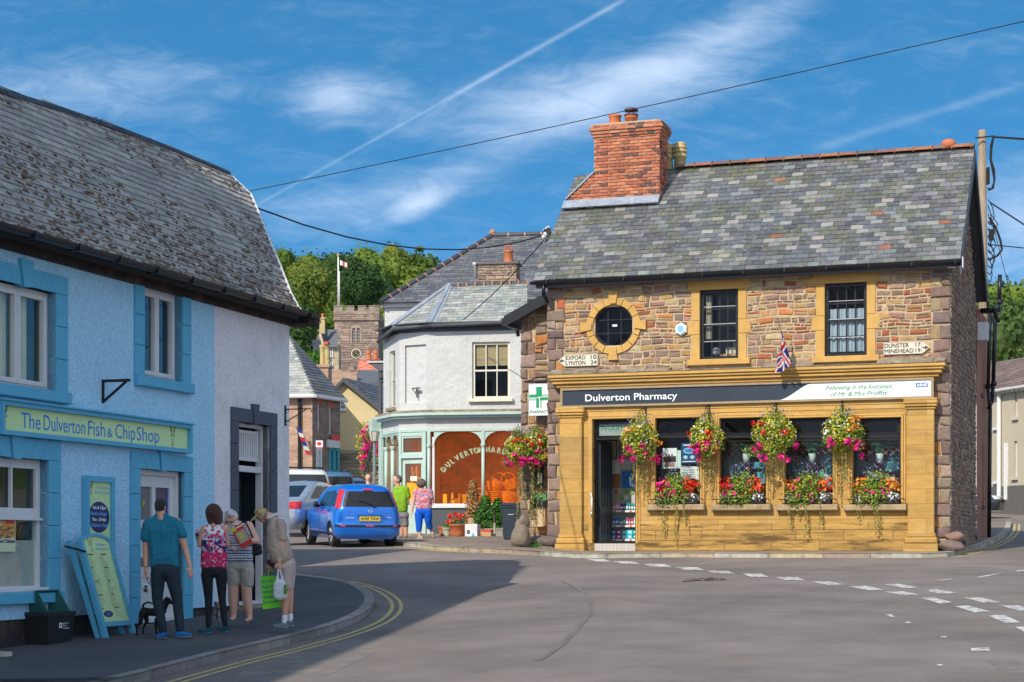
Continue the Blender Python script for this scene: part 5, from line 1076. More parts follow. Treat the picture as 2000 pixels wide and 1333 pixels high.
# ================================================================ CHIP SHOP (left building)
LO=Vector((-3.51,28.78,0)); FL=Fr(LO,UL); NL=FL.N
def uL(x,n=0): return FL.px(x,800,n)[0]
cs=thing('chip_shop_building','two storey chip shop rendered blue with a white end bay and mossy slate roof','building',(-5,25,1))
EZ=5.62; ZL=.4; UE=-13.
TZ= lambda u: EZ
lw1=(-8.0,-6.68,3.90,5.11); lw2=(-4.54,-3.49,4.28,5.50); lw3=(-8.25,-6.84,1.45,3.05); ld=(-4.65,-3.44,.97,3.04); ld2=(-1.79,-.71,1.12,3.86)
off_w=[(-11.6,-10.3,3.90,5.11),(-11.8,-10.4,1.45,3.05)]
opens=[lw1,lw2,lw3,ld,ld2]+off_w
xw=-2.50
mb=MB(); wallplane(mb,FL,rect(UE,xw,1.13,EZ),[hole(o) for o in opens if o[0] < xw],0,.22); wallb=mb.build('wall','render_blue',cs)
mb=MB(); wallplane(mb,FL,rect(xw,0,1.13,EZ),[hole(ld2)],0,.22)
e0=FL.P(0,0,0); e1=FL.P(3.0,0,-2.6); e2=FL.P(3.2,0,-5.2); FE=Fr(e0,e1-e0)
mb.face([e0+Vector((0,0,.4)),e1+Vector((0,0,.4)),e1+Vector((0,0,8.5)),e0+Vector((0,0,EZ))]); mb.face([e1+Vector((0,0,.4)),e2+Vector((0,0,.4)),e2+Vector((0,0,EZ)),e1+Vector((0,0,8.5))])
mb.build('wall','render_white',cs,label='white rendered end wall')
mb=MB(); bw=FL.P(UE,0,-5.2);
for a,b in ((FL.P(UE,0,0),bw),(bw,e2)): mb.face([a+Vector((0,0,.2)),b+Vector((0,0,.2)),b+Vector((0,0,EZ)),a+Vector((0,0,EZ))])
mb.build('back_wall','render_white',cs)
mb=MB(); wallplane(mb,FL,rect(UE,.0,.2,1.13),[hole(ld),hole(ld2)],-.03,.2); mb.build('plinth','plinth',cs)
# painted surrounds
def surr(o,mat,wdt,top,sill=True,key=None,drop=0,n=.035):
    u0,u1,v0,v1=o; mb=MB(); v=v0-drop
    nb_=max(3,int((v1-v0+drop)/.34)); hh=(v1-v0+drop)/nb_
    for a,b in ((u0-wdt,u0),(u1,u1+wdt)):
        for k in range(nb_): mb.bbox(FL,a,b,v+k*hh+.003,v+(k+1)*hh-.003,-.2,n,.006)
    if top:
        m=7; tw=(u1-u0+2*wdt); iw=(u1-u0)
        for k in range(m):
            a0,a1=u0-wdt+tw*k/m,u0-wdt+tw*(k+1)/m; b0,b1=u0+iw*max(0,(k-.0))/m,u0+iw*(k+1)/m
            if k == 0: pl=[(u0-wdt,v1),(u0,v1),(b1,v1),(a1,v1+top),(a0,v1+top)]
            elif k == m-1: pl=[(b0,v1),(u1,v1),(u1+wdt,v1),(a1,v1+top),(a0,v1+top)]
            elif k == m // 2: pl=[(b0+.02,v1-.015),(b1-.02,v1-.015),(a1+.0,v1+top+.09),(a0-.0,v1+top+.09)]
            else: pl=[(b0,v1),(b1,v1),(a1,v1+top),(a0,v1+top)]
            pl=[(x+(.003 if i in (0,len(pl)-1) else -.003),y) for i,(x,y) in enumerate(pl)]
            mb.prism(FL,pl,-.2,n+(.02 if k == m // 2 else 0))
    if sill: mb.bbox(FL,u0-wdt,u1+wdt,v0-.14,v0-.0,-.2,n+.06,.012)
    return mb.build('surround',mat,cs)
surr(lw1,'blue_trim',.26,.22); surr(lw2,'blue_trim',.24,0); surr(lw3,'blue_trim',.26,.24,drop=0); surr(ld,'blue_trim',.24,.22,sill=False); surr(ld2,'navy_trim',.22,.20,sill=False)
surr(off_w[0],'blue_trim',.26,.22); surr(off_w[1],'blue_trim',.26,.24)
mb=MB(); mb.bbox(FL,lw3[0]-.3,lw3[1]+.28,lw3[2]-.15,lw3[2]-.0,-.2,.1,.015);
def casement(o,cur=None,room='interior_green',n=-.13):
    u0,u1,v0,v1=o; w_=window(FL,u0,u1,v0,v1,cs,n=n,fw=.05,cols=1,rows=1,pane='glass',room=room,rd=1.3)
    m=(u0+u1)/2; q=MB(); frame_rect(q,FL,u0+.05,m-.004,v0+.05,v1-.05,.055,n-.02,n+.045); frame_rect(q,FL,m+.004,u1-.05,v0+.05,v1-.05,.055,n-.02,n+.045); q.build('casement','white_paint',w_)
    if cur:
        for a,b in cur: curtain(FL,a,b,v0+.08,v1-.08,n-.09,w_,(.85,.80,.50),4,.03)
    return w_
casement(lw1,[(-7.95,-7.38),(-7.32,-6.95)]); c2=casement(lw2,None,'interior'); casement(off_w[0]); casement(off_w[1])
mb=MB(); mb.box(FL,-3.95,-3.72,4.35,5.4,-.5,-.45,(.20,.12,.25)); mb.box(FL,-4.5,-4.28,4.3,5.0,-.4,-.35,(.55,.52,.5)); mb.box(FL,-3.9,-3.8,4.75,4.88,-.44,-.43,(.8,.8,.8)); mb.build('room_things','vc',c2)
# ground floor sash window with frosted lower half
u0,u1,v0,v1=lw3; ws=window(FL,u0,u1,v0,v1,cs,n=-.13,fw=.07,cols=1,rows=1,room='interior_green',rd=1.6)
mb=MB(); vm=v0+(v1-v0)*.57; mb.box(FL,u0+.07,u1-.07,vm-.02,vm+.05,-.12,-.07); mb.box(FL,u0+.03,u1+.01,vm-.05,vm-.02,-.12,-.06); m=-7.47; mb.box(FL,m-.018,m+.018,vm+.05,v1-.07,-.12,-.08); frame_rect(mb,FL,u0+.07,u1-.07,vm+.05,v1-.07,.045,-.12,-.085); mb.build('sash','white_paint',ws)
mb=MB((.42,.42,.36)); mb.box(FL,u0+.07,u1-.07,v0+.07,v0+.62,-.15,-.142); mb.build('frosted_panel','vc',ws)
mb=MB(); mb.bbox(FL,u0+.0,u1-.0,v0-.0,v0+.05,-.13,.03,.01); mb.build('window_ledge','white_paint',ws)
# poster in this window
pa,pd=FL.px(0,1000,-.08); pb2,pc=FL.px(33,1078,-.08); po_=thing('window_poster','lime food poster with a picture of fried chips in the chip shop window','poster',tuple(FL.P(pa,pc,-.08)))
mb=MB((.62,.68,.42)); mb.box(FL,pa-.35,pb2,pc,pd,-.105,-.1); mb.box(FL,pa-.05,pb2-.02,pc+.17,pc+.30,-.1,-.098,(.45,.18,.04)); mb.box(FL,pa+.05,pb2-.02,pc+.30,pc+.42,-.1,-.098,(.75,.30,.05)); mb.box(FL,pa+.15,pb2-.03,pc+.33,pc+.44,-.098,-.097,(.65,.04,.03)); r=random.Random(2)
for i in range(40): x=r.uniform(pa-.05,pb2-.05); y=r.uniform(pc+.15,pc+.28); mb.box(FL,x,x+.05,y,y+.012,-.0975,-.0965,jit((.75,.42,.10),.3,r))
sp=mb.build('sheet','vc_print',po_)
lettering(FL,'Cold Drinks',pa-.1,pb2-.12,pd-.22,.045,-.098,'t_navy',sp,bold=.004); lettering(FL,'Burge Rolls',pa-.1,pb2-.12,pd-.31,.045,-.098,'t_navy',sp,bold=.004)
lettering(FL,'Southern Fried Chicken',pa-.30,pb2-.02,pc+.105,.04,-.098,'t_navy',sp,bold=.004); lettering(FL,'The Dulverton',pa-.05,pb2-.04,pd-.08,.035,-.098,'t_blue',sp,shear=.2); lettering(FL,'Fish & Chip Shop',pa-.08,pb2-.02,pd-.13,.035,-.098,'t_blue',sp,shear=.2)
# shop door (white, two leaded lights over glass over panel)
u0,u1,v0,v1=ld; n=-.14; mb=MB(); frame_rect(mb,FL,u0,u1,v0-.02,v1,.07,n-.05,n+.07); df=mb.build('door_frame','white_paint',cs)
mb=MB(); a,b,c,d=u0+.07,u1-.07,v0+.03,v1-.13; st=.10; m=(a+b)/2; mb.box(FL,a,b,d,d+.06,n-.03,n+.02)
for x0_,x1_,y0_,y1_ in ((a,a+st,c,d),(b-st,b,c,d),(a+st,b-st,d-.10,d),(m-.045,m+.045,c+1.3,d-.1),(a+st,b-st,c+1.24,c+1.36),(a+st,b-st,c+.62,c+.72),(a+st,b-st,c,c+.62)): mb.box(FL,x0_,x1_,y0_,y1_,n-.02,n+.025)
mb.box(FL,m-.045,m+.045,c+.72,c+1.24,n-.021,n+.024)
dr=mb.build('door','white_paint',df)
mb=MB()
mb.box(FL,a+st,m-.045,c+1.36,d-.1,n-.012,n-.006,(.16,.15,.16)); mb.box(FL,m+.045,b-st,c+1.36,d-.1,n-.012,n-.006,(.13,.08,.12)); mb.box(FL,b-st-.03,b-st,c+1.36,d-.1,n-.006,n-.003,(.02,.05,.35))
for e in ((a+st+(m-.045))/2,(m+.045+b-st)/2):
    for k in range(4): an=k*math.pi/4; mb.cyl(FL.P(e-.05*math.cos(an),(c+1.36+d-.1)/2-.05*math.sin(an),n-.0),FL.P(e+.05*math.cos(an),(c+1.36+d-.1)/2+.05*math.sin(an),n),.008,n=4,col=(.45,.42,.15))
mb.build('leaded_light','vc_print',dr)
g=MB(); g.face([FL.P(a+st,c+.72,n),FL.P(b-st,c+.72,n),FL.P(b-st,c+1.24,n),FL.P(a+st,c+1.24,n)]); g.build('pane','glass',dr)
mb=MB(); mb.box(FL,u0,u1,v0,v1,-1.2,-1.15,(.06,.045,.03)); mb.box(FL,a+.15,a+.36,c+.85,c+1.18,-.17,-.165,(.75,.77,.78)); mb.box(FL,a+.13,a+.38,c+.83,c+1.2,-.175,-.17,(.05,.05,.05)); mb.box(FL,m+.08,m+.25,c+.9,c+1.2,-.3,-.29,(.30,.18,.08)); mb.build('hall','vc',dr)
mb=MB(); mb.bbox(FL,u0-.02,u1+.1,.5,v0-.02,-.2,.06,.01); mb.build('door_step','coping',cs)
# dark doorway with slatted fanlight
u0,u1,v0,v1=ld2; n=-.16; mb=MB(); frame_rect(mb,FL,u0,u1,v0,v1,.055,n-.05,n+.05); tz=v1-.66; mb.box(FL,u0+.05,u1-.05,tz-.07,tz+.02,n-.04,n+.06); frame_rect(mb,FL,u0+.1,u1-.12,tz+.1,v1-.1,.05,n-.02,n+.03)
df=mb.build('door_frame','white_paint',cs); mb=MB((.68,.66,.66)); k=13
for i in range(k): x=u0+.17+(u1-u0-.36)*i/(k-1); mb.box(FL,x-.017,x+.014,tz+.15,v1-.15,n-.01,n+.015)
mb.build('fanlight_slats','vc',df); mb=MB((.02,.02,.02)); mb.box(FL,u0+.1,u1-.12,tz+.1,v1-.1,n-.04,n-.03); mb.build('fanlight_back','vc',df)
mb=MB(); P=FL.P
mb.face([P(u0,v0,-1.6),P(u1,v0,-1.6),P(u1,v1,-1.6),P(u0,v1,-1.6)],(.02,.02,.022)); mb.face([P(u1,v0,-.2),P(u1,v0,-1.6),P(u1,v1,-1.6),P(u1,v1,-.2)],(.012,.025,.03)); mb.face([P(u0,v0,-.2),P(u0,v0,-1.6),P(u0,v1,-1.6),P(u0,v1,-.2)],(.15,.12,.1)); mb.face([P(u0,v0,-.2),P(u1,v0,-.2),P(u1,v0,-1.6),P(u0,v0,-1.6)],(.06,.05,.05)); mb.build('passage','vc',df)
FDi=Fr(FL.P(u0+.08,0,-.22),(FL.U*.9-NL*.43)); mb=MB(); frame_rect(mb,FDi,0,.46,v0+.05,tz-.1,.05,-.02,.02)
for k in (1,2,3): mb.box(FDi,.05,.41,v0+.05+(tz-.1-v0)*k/4,v0+.075+(tz-.1-v0)*k/4,-.012,.012)
ind=mb.build('inner_door','white_paint',df); g=MB(); g.face([FDi.P(.05,v0+.1,0),FDi.P(.41,v0+.1,0),FDi.P(.41,tz-.15,0),FDi.P(.05,tz-.15,0)]); g.build('pane','glass',ind)
mb=MB(); mb.box(FL,u1-.3,u1-.16,v0+.05,tz-.08,-.45,-.40,(.012,.014,.016)); mb.build('inner_door','vc',df)
mb=MB(); mb.bbox(FL,u0-.05,u1+.05,.6,v0,-.2,.14,.01); mb.build('door_step','coping',cs)
# pipe at the corner
mb=MB(); mb.smooth=True; mb.cyl(FL.P(.1,.9,-.1),FL.P(.1,2.5,-.1),.05,n=10); mb.build('corner_pipe','black',cs)
# roof
ea=FL.P(0,EZ+.03,.36); RNL=-2.55; ra=FL.P(*FL.px(440,330,RNL),RNL); rb=FL.P(*FL.px(0,172,RNL),RNL)
FRL=fr3(ea-FL.U*9,ea,rb.lerp(ra,.6))
def rp_(x,y): return FRL.px(x,y,.03)
rpoly=[rp_(x,y) for x,y in ((594,610),(580,596),(566,570),(545,515),(520,455),(500,405),(488,377),(440,331),(330,285),(220,243),(110,205),(0,172))]
up=rpoly[-1]; sl_=(rpoly[-1][1]-rpoly[-3][1])/(rpoly[-1][0]-rpoly[-3][0]); rpoly += [(up[0]-4.5,up[1]),(up[0]-4.5,-.0)]
mb=MB(); mb.prism(FRL,rpoly,-.14,-.004)
bk2=[FRL.P(*rpoly[7],-.02),FRL.P(*rpoly[-2],-.02),FL.P(UE,EZ+.1,-5.6),FL.P(3.4,EZ+.1,-5.6)]; mb.face(bk2); mb.face([FRL.P(*rpoly[7],-.02),FL.P(3.4,EZ+.1,-5.6),FRL.P(*rpoly[5],-.02)]);
rfl=mb.build('roof','black_matt',cs)
LP=[(.36,.325,.285),(.41,.37,.33),(.31,.285,.255),(.46,.42,.37),(.27,.245,.225),(.38,.34,.29)]
mb=MB(); slates(mb,FRL,rpoly,.185,.30,lambda r,u,v: jit(r.choice(LP),.14,r),th=.02,seed=6,jb=.018,nb=.012); mb.build('slates','slate_old',rfl)
mb=MB(); r=random.Random(12); us_=[q[0] for q in rpoly]; vtop=max(q[1] for q in rpoly)
cnt=0
while cnt < 2000:
    k=int(r.random()**1.7*(vtop/.185)); v=k*.185+r.uniform(-.03,.05); sc=scan(rpoly,max(.02,min(v,vtop-.05)))
    if not sc: continue
    u=r.uniform(max(sc[0][0],sc[0][1]-13),sc[0][1]-.05)
    if mnoise.noise(Vector((u*.7,v*.9,1)))+.55*(1-v/vtop) < r.uniform(0,.62): continue
    s=r.uniform(.012,.042); rot=Matrix((FRL.U,FRL.V,FRL.N)).transposed(); c=jit(r.choice([(.15,.105,.075),(.18,.115,.07),(.12,.09,.07),(.22,.13,.07),(.18,.16,.12)]),.25,r)
    mb.ball(FRL.P(u,v,.035),(s*r.uniform(.8,1.7),s*r.uniform(.6,1.1),s*.4),6,4,c,rot=rot.to_3x3() if hasattr(rot,'to_3x3') else rot); cnt += 1
mb.build('moss','moss',rfl)
mb=MB((.05,.05,.06)); r=random.Random(1)
pts=[FRL.P(q[0],q[1],.03)-Vector((0,0,.10)) for q in rpoly[7:-1]]
pts=pts[::-1]
for i in range(len(pts)-1):
    a,b=pts[i],pts[i+1]; L_=(b-a).length; n_=max(1,int(L_/.48))
    for k in range(n_):
        p,q=a.lerp(b,k/n_),a.lerp(b,(k+.97)/n_); d=(q-p).normalized(); s=d.cross(Vector((0,0,1))).normalized()
        for j in range(6):
            t0,t1=math.pi*j/6,math.pi*(j+1)/6; o0=s*math.cos(t0)*.13+Vector((0,0,math.sin(t0)*.10-.01)); o1=s*math.cos(t1)*.13+Vector((0,0,math.sin(t1)*.10-.01)); mb.face([p+o0,q+o0,q+o1,p+o1],jit((.055,.055,.065),.3,r))
        if r.random() < .5: mb.ball(q,(.05,.05,.12),6,4,(.3,.13,.06))
mb.build('ridge_tile','slate_grey',rfl)
mb=MB((.6,.6,.6)); vp=[FRL.P(q[0],q[1],.02) for q in rpoly[:8]]
for i in range(len(vp)-1): mb.cyl(vp[i]+Vector((.02,0,-.03)),vp[i+1]+Vector((.02,0,-.03)),.03,n=5)
mb.build('verge_mortar','vc',rfl)
gutter(FL,UE,.15,EZ+.03,.42,cs,.07); mb=MB(); mb.box(FL,UE,.0,EZ-.14,EZ+.0,.0,.06); mb.box(FL,UE,.1,EZ-.02,EZ,.06,.36); mb.build('eaves_board','plinth',cs)
mb=MB(); mb.box(FL,-.05,.35,EZ-.12,EZ+.0,-.1,.36); mb.build('soffit_end','plinth',cs)
# ---------------------------------------------------------------- things on the chip shop
s0,s1,z0,z1=-7.95,-3.37,3.30,3.70
t=thing('fascia_sign','lime green chip shop fascia sign in a blue frame with blue script and deer heads','sign',tuple(FL.P(-5.6,z0,0)))
mb=MB(); frame_rect(mb,FL,s0,s1,z0,z1,.055,.01,.12); mb.box(FL,s0-.02,s1+.02,z1,z1+.02,.01,.15); mb.build('frame','blue_trim',t)
mb=MB(); mb.box(FL,s0+.05,s1-.05,z0+.05,z1-.05,.02,.06); sb=mb.build('board','sign_lime',t)
def wd(s,x0,x1,v,h,**k): lettering(FL,s,uL(x0,.06),uL(x1,.06),v-.03,h*1.25,.0615,'t_blue',sb,bold=.001,**k)
wd('The',41,79,z0+.135,.155); wd('Dulverton',85,166,z0+.135,.155); wd('Fish',172,205,z0+.135,.155); wd('&',209,220,z0+.135,.10); wd('Chip',225,264,z0+.135,.155); wd('Shop',267,311,z0+.135,.155)
def deer(fr,u,v,s,n,parent,col='t_black'):
    mb=MB((.03,.03,.03)); P= lambda x,y: fr.P(u+x*s,v+y*s,n)
    for m_ in (-1,1):
        mb.tube([P(m_*.06,.25),P(m_*.16,.38),P(m_*.27,.55),P(m_*.26,.75),P(m_*.30,.92)],.025*s,4); mb.tube([P(m_*.16,.38),P(m_*.12,.6)],.02*s,4); mb.tube([P(m_*.26,.6),P(m_*.17,.8)],.018*s,4); mb.tube([P(m_*.08,.14),P(m_*.26,.20),P(m_*.2,.10)],.022*s,4)
        mb.tube([P(m_*.06,.0),P(m_*.10,-.16)],.012*s,4); mb.tube([P(m_*.07,-.28),P(m_*.12,-.42),P(m_*.04,-.6)],.014*s,4)
    mb.ball(P(0,-.22),.04*s,6,4); o=mb.build('deer_emblem','vc_flat',parent); return o
deer(FL,uL(337,.06),z0+.19,.2,.063,sb); deer(FL,uL(8,.06),z0+.19,.2,.063,sb)
# opening hours board
t=thing('notice_sign','tall narrow blue framed opening hours sign fixed to the wall behind the leaning menu board','sign',tuple(FL.P(-5.6,1.6,0))); a,b=uL(166,.05),uL(221,.05); zt2=FL.px(193,931,.05)[1]; zb2=zt2-1.35
mb=MB(); frame_rect(mb,FL,a,b,zb2,zt2,.07,.01,.08); mb.build('frame','blue_trim',t); mb=MB(); mb.box(FL,a+.06,b-.06,zb2+.06,zt2-.06,.01,.045); sb2=mb.build('board','sign_lime',t)
cxu,czu=(a+b)/2,zt2-.52; mb=MB((.02,.025,.12)); w2_=(b-a)*.37; mb.prism(FL,[(cxu+w2_*math.cos(q),czu+.20*math.sin(q)) for q in [i*math.pi/12 for i in range(24)]],.0455,.048); mb.build('roundel','vc_flat',sb2)
for i,(s,mt) in enumerate((('Fish & Chips','t_white'),('Build a Burger','t_lb'),('Pies - Drinks','t_white'),("Children's Meals",'t_lb'))):
    MD.setdefault('t_lb',dict(col=(.15,.45,.85),rough=.5,na=0,bd=0)); k=(.62,.78,.66,.84)[i]; lettering(FL,s,cxu-w2_*k,cxu+w2_*k,czu+.10-i*.075,.045,.0485,mt,sb2,shear=.2,bold=.002)
deer(FL,a+.15,zt2-.17,.12,.05,sb2); lettering(FL,'The Dulverton',a+.27,b-.09,zt2-.16,.04,.046,'t_blue',sb2,shear=.2); lettering(FL,'Fish & Chip Shop',a+.24,b-.08,zt2-.22,.04,.046,'t_blue',sb2,shear=.2)
lettering(FL,'OPENING HOURS',a+.12,b-.12,zt2-.84,.035,.046,'t_black',sb2,bold=.002)
r=random.Random(5); mb=MB((.05,.05,.05))
for i,dname in enumerate(('Mon','Tue','Wed','Thu','Fri','Sat')): text_into(mb,FL,dname+'  12:00 - 2:00  5:00 - 9:00',a+.12,b-.12,zt2-.92-i*.048,.024,.046,col=(.05,.05,.05))
mb.build('hours_text','vc_flat',sb2)
# leaning menu board
o_bl=FL.P(*FL.px(207,1238,.75),.75); c_bl=on_ground(200,1247,.1); c_br=on_ground(276,1233,.1)
dU=(c_br-c_bl); dU.z=0; dU.normalize(); dU=dU.lerp(FL.U,.35).normalized(); c_bl=on_ground(203,1247,.1)
FA=Fr(c_bl,dU,(Vector((0,0,1))-NL*.22-dU*.14)); FA.V=FA.V.normalized(); FA.N=FA.U.cross(FA.V).normalized()
_fp=FA.P; FA.P= lambda u,v,n=0: _fp(u*1.27,v,n)
WA=.62; HA=1.30
t=thing('menu_board','arched lime green menu board in a blue frame leaning against the chip shop wall','menu board',tuple(c_bl))
mb=MB(); mb.box(FA,0,.06,0,HA-.06,-.03,.03); mb.box(FA,WA-.06,WA,0,HA-.06,-.03,.03); mb.box(FA,.06,WA-.06,.14,.20,-.025,.025)
k=12; arch=[(WA/2+(WA/2)*math.cos(q),HA-.08+.12*math.sin(q)) for q in [math.pi*i/k for i in range(k+1)]]; arin=[(WA/2+(WA/2-.05)*math.cos(q),HA-.10+.10*math.sin(q)) for q in [math.pi*i/k for i in range(k+1)]]
for i in range(k): mb.prism(FA,[arch[i],arch[i+1],arin[i+1],arin[i]],-.025,.028)
FA2=Fr(FA.P(.03,.0,-.05),FA.U,FA.V-FA.N*.02-FA.U*.03); mb.box(FA2,-.05,.01,0,HA-.02,-.06,-.01); mb.box(FA2,WA-.05,WA,0,HA-.1,-.06,-.01)
mb.build('frame','blue_trim',t)
mb=MB(); mb.prism(FA,[(.055,.19),(WA-.055,.19)]+arin,-.015,.012); mbd=mb.build('board','sign_lime',t)
deer(FA,.2,HA-.13,.12,.0135,mbd); lettering(FA,'The Dulverton',.30,.50,HA-.12,.035,.0135,'t_blue',mbd,shear=.2); lettering(FA,'Fish & Chip Shop',.28,.52,HA-.175,.035,.0135,'t_blue',mbd,shear=.2)
r=random.Random(9); mb=MB(); words=['Cod','Haddock','Plaice','Scampi','Chips','Sausage','Battered Sausage','Chicken Nuggets','Fish Cake','Steak Pie','Curry Sauce','Gravy','Mushy Peas','Baked Beans','Cheeseburger','Veggie Burger','Onion Rings','Pickled Egg','Bread Roll','Coleslaw']
for c0_,c1_ in ((.09,.30),(.34,.53)):
    y=HA-.24; i=0
    while y > .26:
        if i % 6 == 0: text_into(mb,FA,r.choice(['FISH','PIES','EXTRAS','BURGERS','SIDES','DRINKS']),c0_,None,y,.018,.0135,col=(.03,.03,.03),bold=.0015)
        else:
            if not (c0_ < .2 and y < .36): text_into(mb,FA,r.choice(words),c0_,None,y,.014,.0135,col=(.06,.06,.06)); text_into(mb,FA,'%d.%d0' % (r.randint(1,8),r.randint(1,9)),c1_-.0,None,y,.014,.0135,col=(.06,.06,.06))
        y -= .029; i += 1
mb.build('menu_text','vc_flat',mbd)
mb=MB((.02,.025,.12)); mb.prism(FA,[(.19+.09*math.cos(q),.30+.042*math.sin(q)) for q in [i*math.pi/12 for i in range(24)]],.0125,.014); mb.build('roundel','vc_flat',mbd); lettering(FA,'Tray Chips',.13,.25,.305,.02,.0145,'t_lb',mbd); lettering(FA,'SPECIALS',.14,.24,.277,.02,.0145,'t_lb',mbd)
mb=MB((.015,.015,.015)); mb.cyl(FA.P(-.24,HA-.12,-.02),FA.P(.03,HA-.2,.04),.014,n=6); mb.build('carry_strap','vc',t)
# brackets
def wall_bracket(x,y,label,w_=.26,h=.26):
    u,v=FL.px(x,y,0); mb=MB(); mb.box(FL,u-.02,u+.02,v-h,v,0,.02); mb.box(FL,u-.018,u+.018,v-.035,v,.02,w_+.1); mb.cyl(FL.P(u,v-h+.02,.02),FL.P(u,v-.03,w_+.05),.018,n=6); o=mb.build('wall_bracket','black_matt'); return tag(o,label,'bracket')
wall_bracket(200,742,'black empty sign bracket on the blue wall under the second window',.3,.3)
u,v=FL.px(556,800,0); mb=MB(); mb.box(FL,u-.012,u+.012,v-.26,v+.06,0,.02); mb.cyl(FL.P(u,v,.02),FL.P(u,v+.0,.45),.009,n=6); mb.cyl(FL.P(u,v-.2,.02),FL.P(u,v,.38),.008,n=6)
for cc,rr_ in (((u,v-.035,.49),.035),((u,v-.21,.05),.035),((u,v-.03,.05),.025)):
    pp=[FL.P(cc[0],cc[1]+rr_*math.sin(q),cc[2]+rr_*math.cos(q)) for q in [i*.7 for i in range(8)]]; mb.tube(pp,.006,4)
o=mb.build('scroll_bracket','black_matt'); tag(o,'thin wrought iron scroll bracket at the corner of the white end wall','bracket')
# recycling boxes
def crate(x,y,wd_,dp,h,rim,mat,name,label,tilt=None,z=.1,sub=True):
    g=on_ground(x,y,z); t=thing(name,label,'recycling box',tuple(g)); q=Fr(Vector((0,0,0)),FL.U); mb=MB((1,1,1))
    def ring(s,zz): return [Vector(((FL.U*sx*wd_*s/2)+(NL*sy*dp*s/2)).to_tuple())+Vector((0,0,zz)) for sx,sy in ((-1,-1),(1,-1),(1,1),(-1,1))]
    rings=[ring(.86,0),ring(1,h-.05),ring(1.06,h-.05),ring(1.06,h),ring(.96,h),ring(.82,.03)]
    Mx=tilt or Matrix.Identity(4); o=g+Vector((0,0,0)); vs=[Mx @ p+o for rg in rings for p in rg]
    fs=[(j*4+i,j*4+(i+1) % 4,(j+1)*4+(i+1) % 4,(j+1)*4+i) for j in range(5) for i in range(4)]+[(3,2,1,0),(20,21,22,23)]
    mb.mesh(vs,fs); mb.build('box_body',mat,t); return t,g
MD['bin_black']=dict(col=(.018,.019,.021),rough=.45,ns=6,na=.2,bs=50,bd=.1); MD['bin_green']=dict(col=(.02,.10,.085),rough=.5,ns=5,na=.2,bs=50,bd=.1)
gb=on_ground(92,1262,.1); gb=Vector(gb)
t,g=crate(92,1256,.58,.40,.38,0,'bin_black','recycling_box','black plastic recycling box on the pavement with a green box in it')
FQ=Fr(g+NL*.205,FL.U); lettering(FQ,'Somerset',.02,.14,.23,.022,.004,'t_white',t); lettering(FQ,'Waste',.02,.10,.20,.022,.004,'t_white',t); lettering(FQ,'Partnership',.02,.15,.17,.022,.004,'t_white',t)
mb=MB((.75,.75,.75)); frame_rect(mb,FQ,-.06,0,.185,.245,.014,.0,.005); mb.build('emblem','vc_flat',t)
rotm=Matrix.Rotation(R(58),4,FL.U); t2,_=crate(92,1256,.46,.32,.30,0,'bin_green','recycling_box','dark green recycling box tipped on its side inside the black box',rotm,z=.1)
t2.location.z += .0
for ch_ in t2.children: ch_.location.z += .34; ch_.location -= NL*.16
mb=MB((.5,.42,.34)); gg=on_ground(3,1282,.1); mb.box(Fr(gg,FL.U),-.1,.06,0,.05,-.1,.1); o=mb.build('timber_block','vc'); tag(o,'pale timber block on the pavement at the left edge','timber block')
# ================================================================ HARDWARE SHOP (white, mint shopfront)
Q0=Vector((-2.55,54.48,0)); Q1=Vector((-3.386,54.95,0)); Q2=Vector((-3.97,56.4,0)); QR=Q0+Vector((.986,-.167,0))*4.3
FM=Fr(Q0,QR-Q0); FBc=Fr(Q1,Q0-Q1); FA_=Fr(Q2,Q1-Q2)
LB=(Q0-Q1).length; LA=(Q1-Q2).length; ES=8.66; CT=6.03; SB=2.3
hw=thing('hardware_shop_building','white corner hardware shop with mint green shopfront and slate hipped roof','building',(-1,55,2.4))
def pxr(fr,x0,x1,yt,yb,n=0):
    xm=(x0+x1)/2; return fr.px(x0,800,n)[0],fr.px(x1,800,n)[0],fr.px(xm,yb,n)[1],fr.px(xm,yt,n)[1]
wm=pxr(FM,922,996,668,779); wb=pxr(FBc,791,832,674,787); wa=pxr(FA_,761,772,686,797)
mb=MB(); wallplane(mb,FM,rect(0,4.3,CT-.1,ES),[hole(wm)],0,.16); wallplane(mb,FBc,rect(0,LB,CT-.1,ES),[hole(wb)],0,.07); mb.face([FBc.P(wb[0],wb[2],-.07),FBc.P(wb[1],wb[2],-.07),FBc.P(wb[1],wb[3],-.07),FBc.P(wb[0],wb[3],-.07)])
wallplane(mb,FA_,rect(0,LA,CT-.1,ES),[hole(wa)],0,.16); Q3=Q2+Vector((.55,7,0)); mb.face([Q2+Vector((0,0,2.2)),Q3+Vector((0,0,2.2)),Q3+Vector((0,0,8.3)),Q2+Vector((0,0,8.3))])
MD['white_rough']=dict(col=(.54,.54,.53),rough=.9,ns=.9,na=.05,bs=5,bd=.7,dark=(.42,.41,.39),ds=1.3,dl=(.5,.75),da=.5); mb.build('wall','white_rough',hw)
wo=window(FM,*wm,hw,mat='cream_sash',n=-.10,fw=.075,cols=3,rows=2,bar=.03,mid=.05,room='interior',rd=1.)
mb=MB(); v=wm[3]-.05; u0,u1=wm[0]+.09,wm[1]-.09
while v > wm[2]+(wm[3]-wm[2])*.60: mb.box(FM,u0,u1,v-.02,v,-.17,-.15,jit((.52,.38,.20),.15)); v -= .026
mb.build('bamboo_blind','vc',wo); mb=MB(); mb.bbox(FM,wm[0]-.1,wm[1]+.1,wm[2]-.1,wm[2],-.1,.12,.01); mb.build('sill','cream_sash',hw)
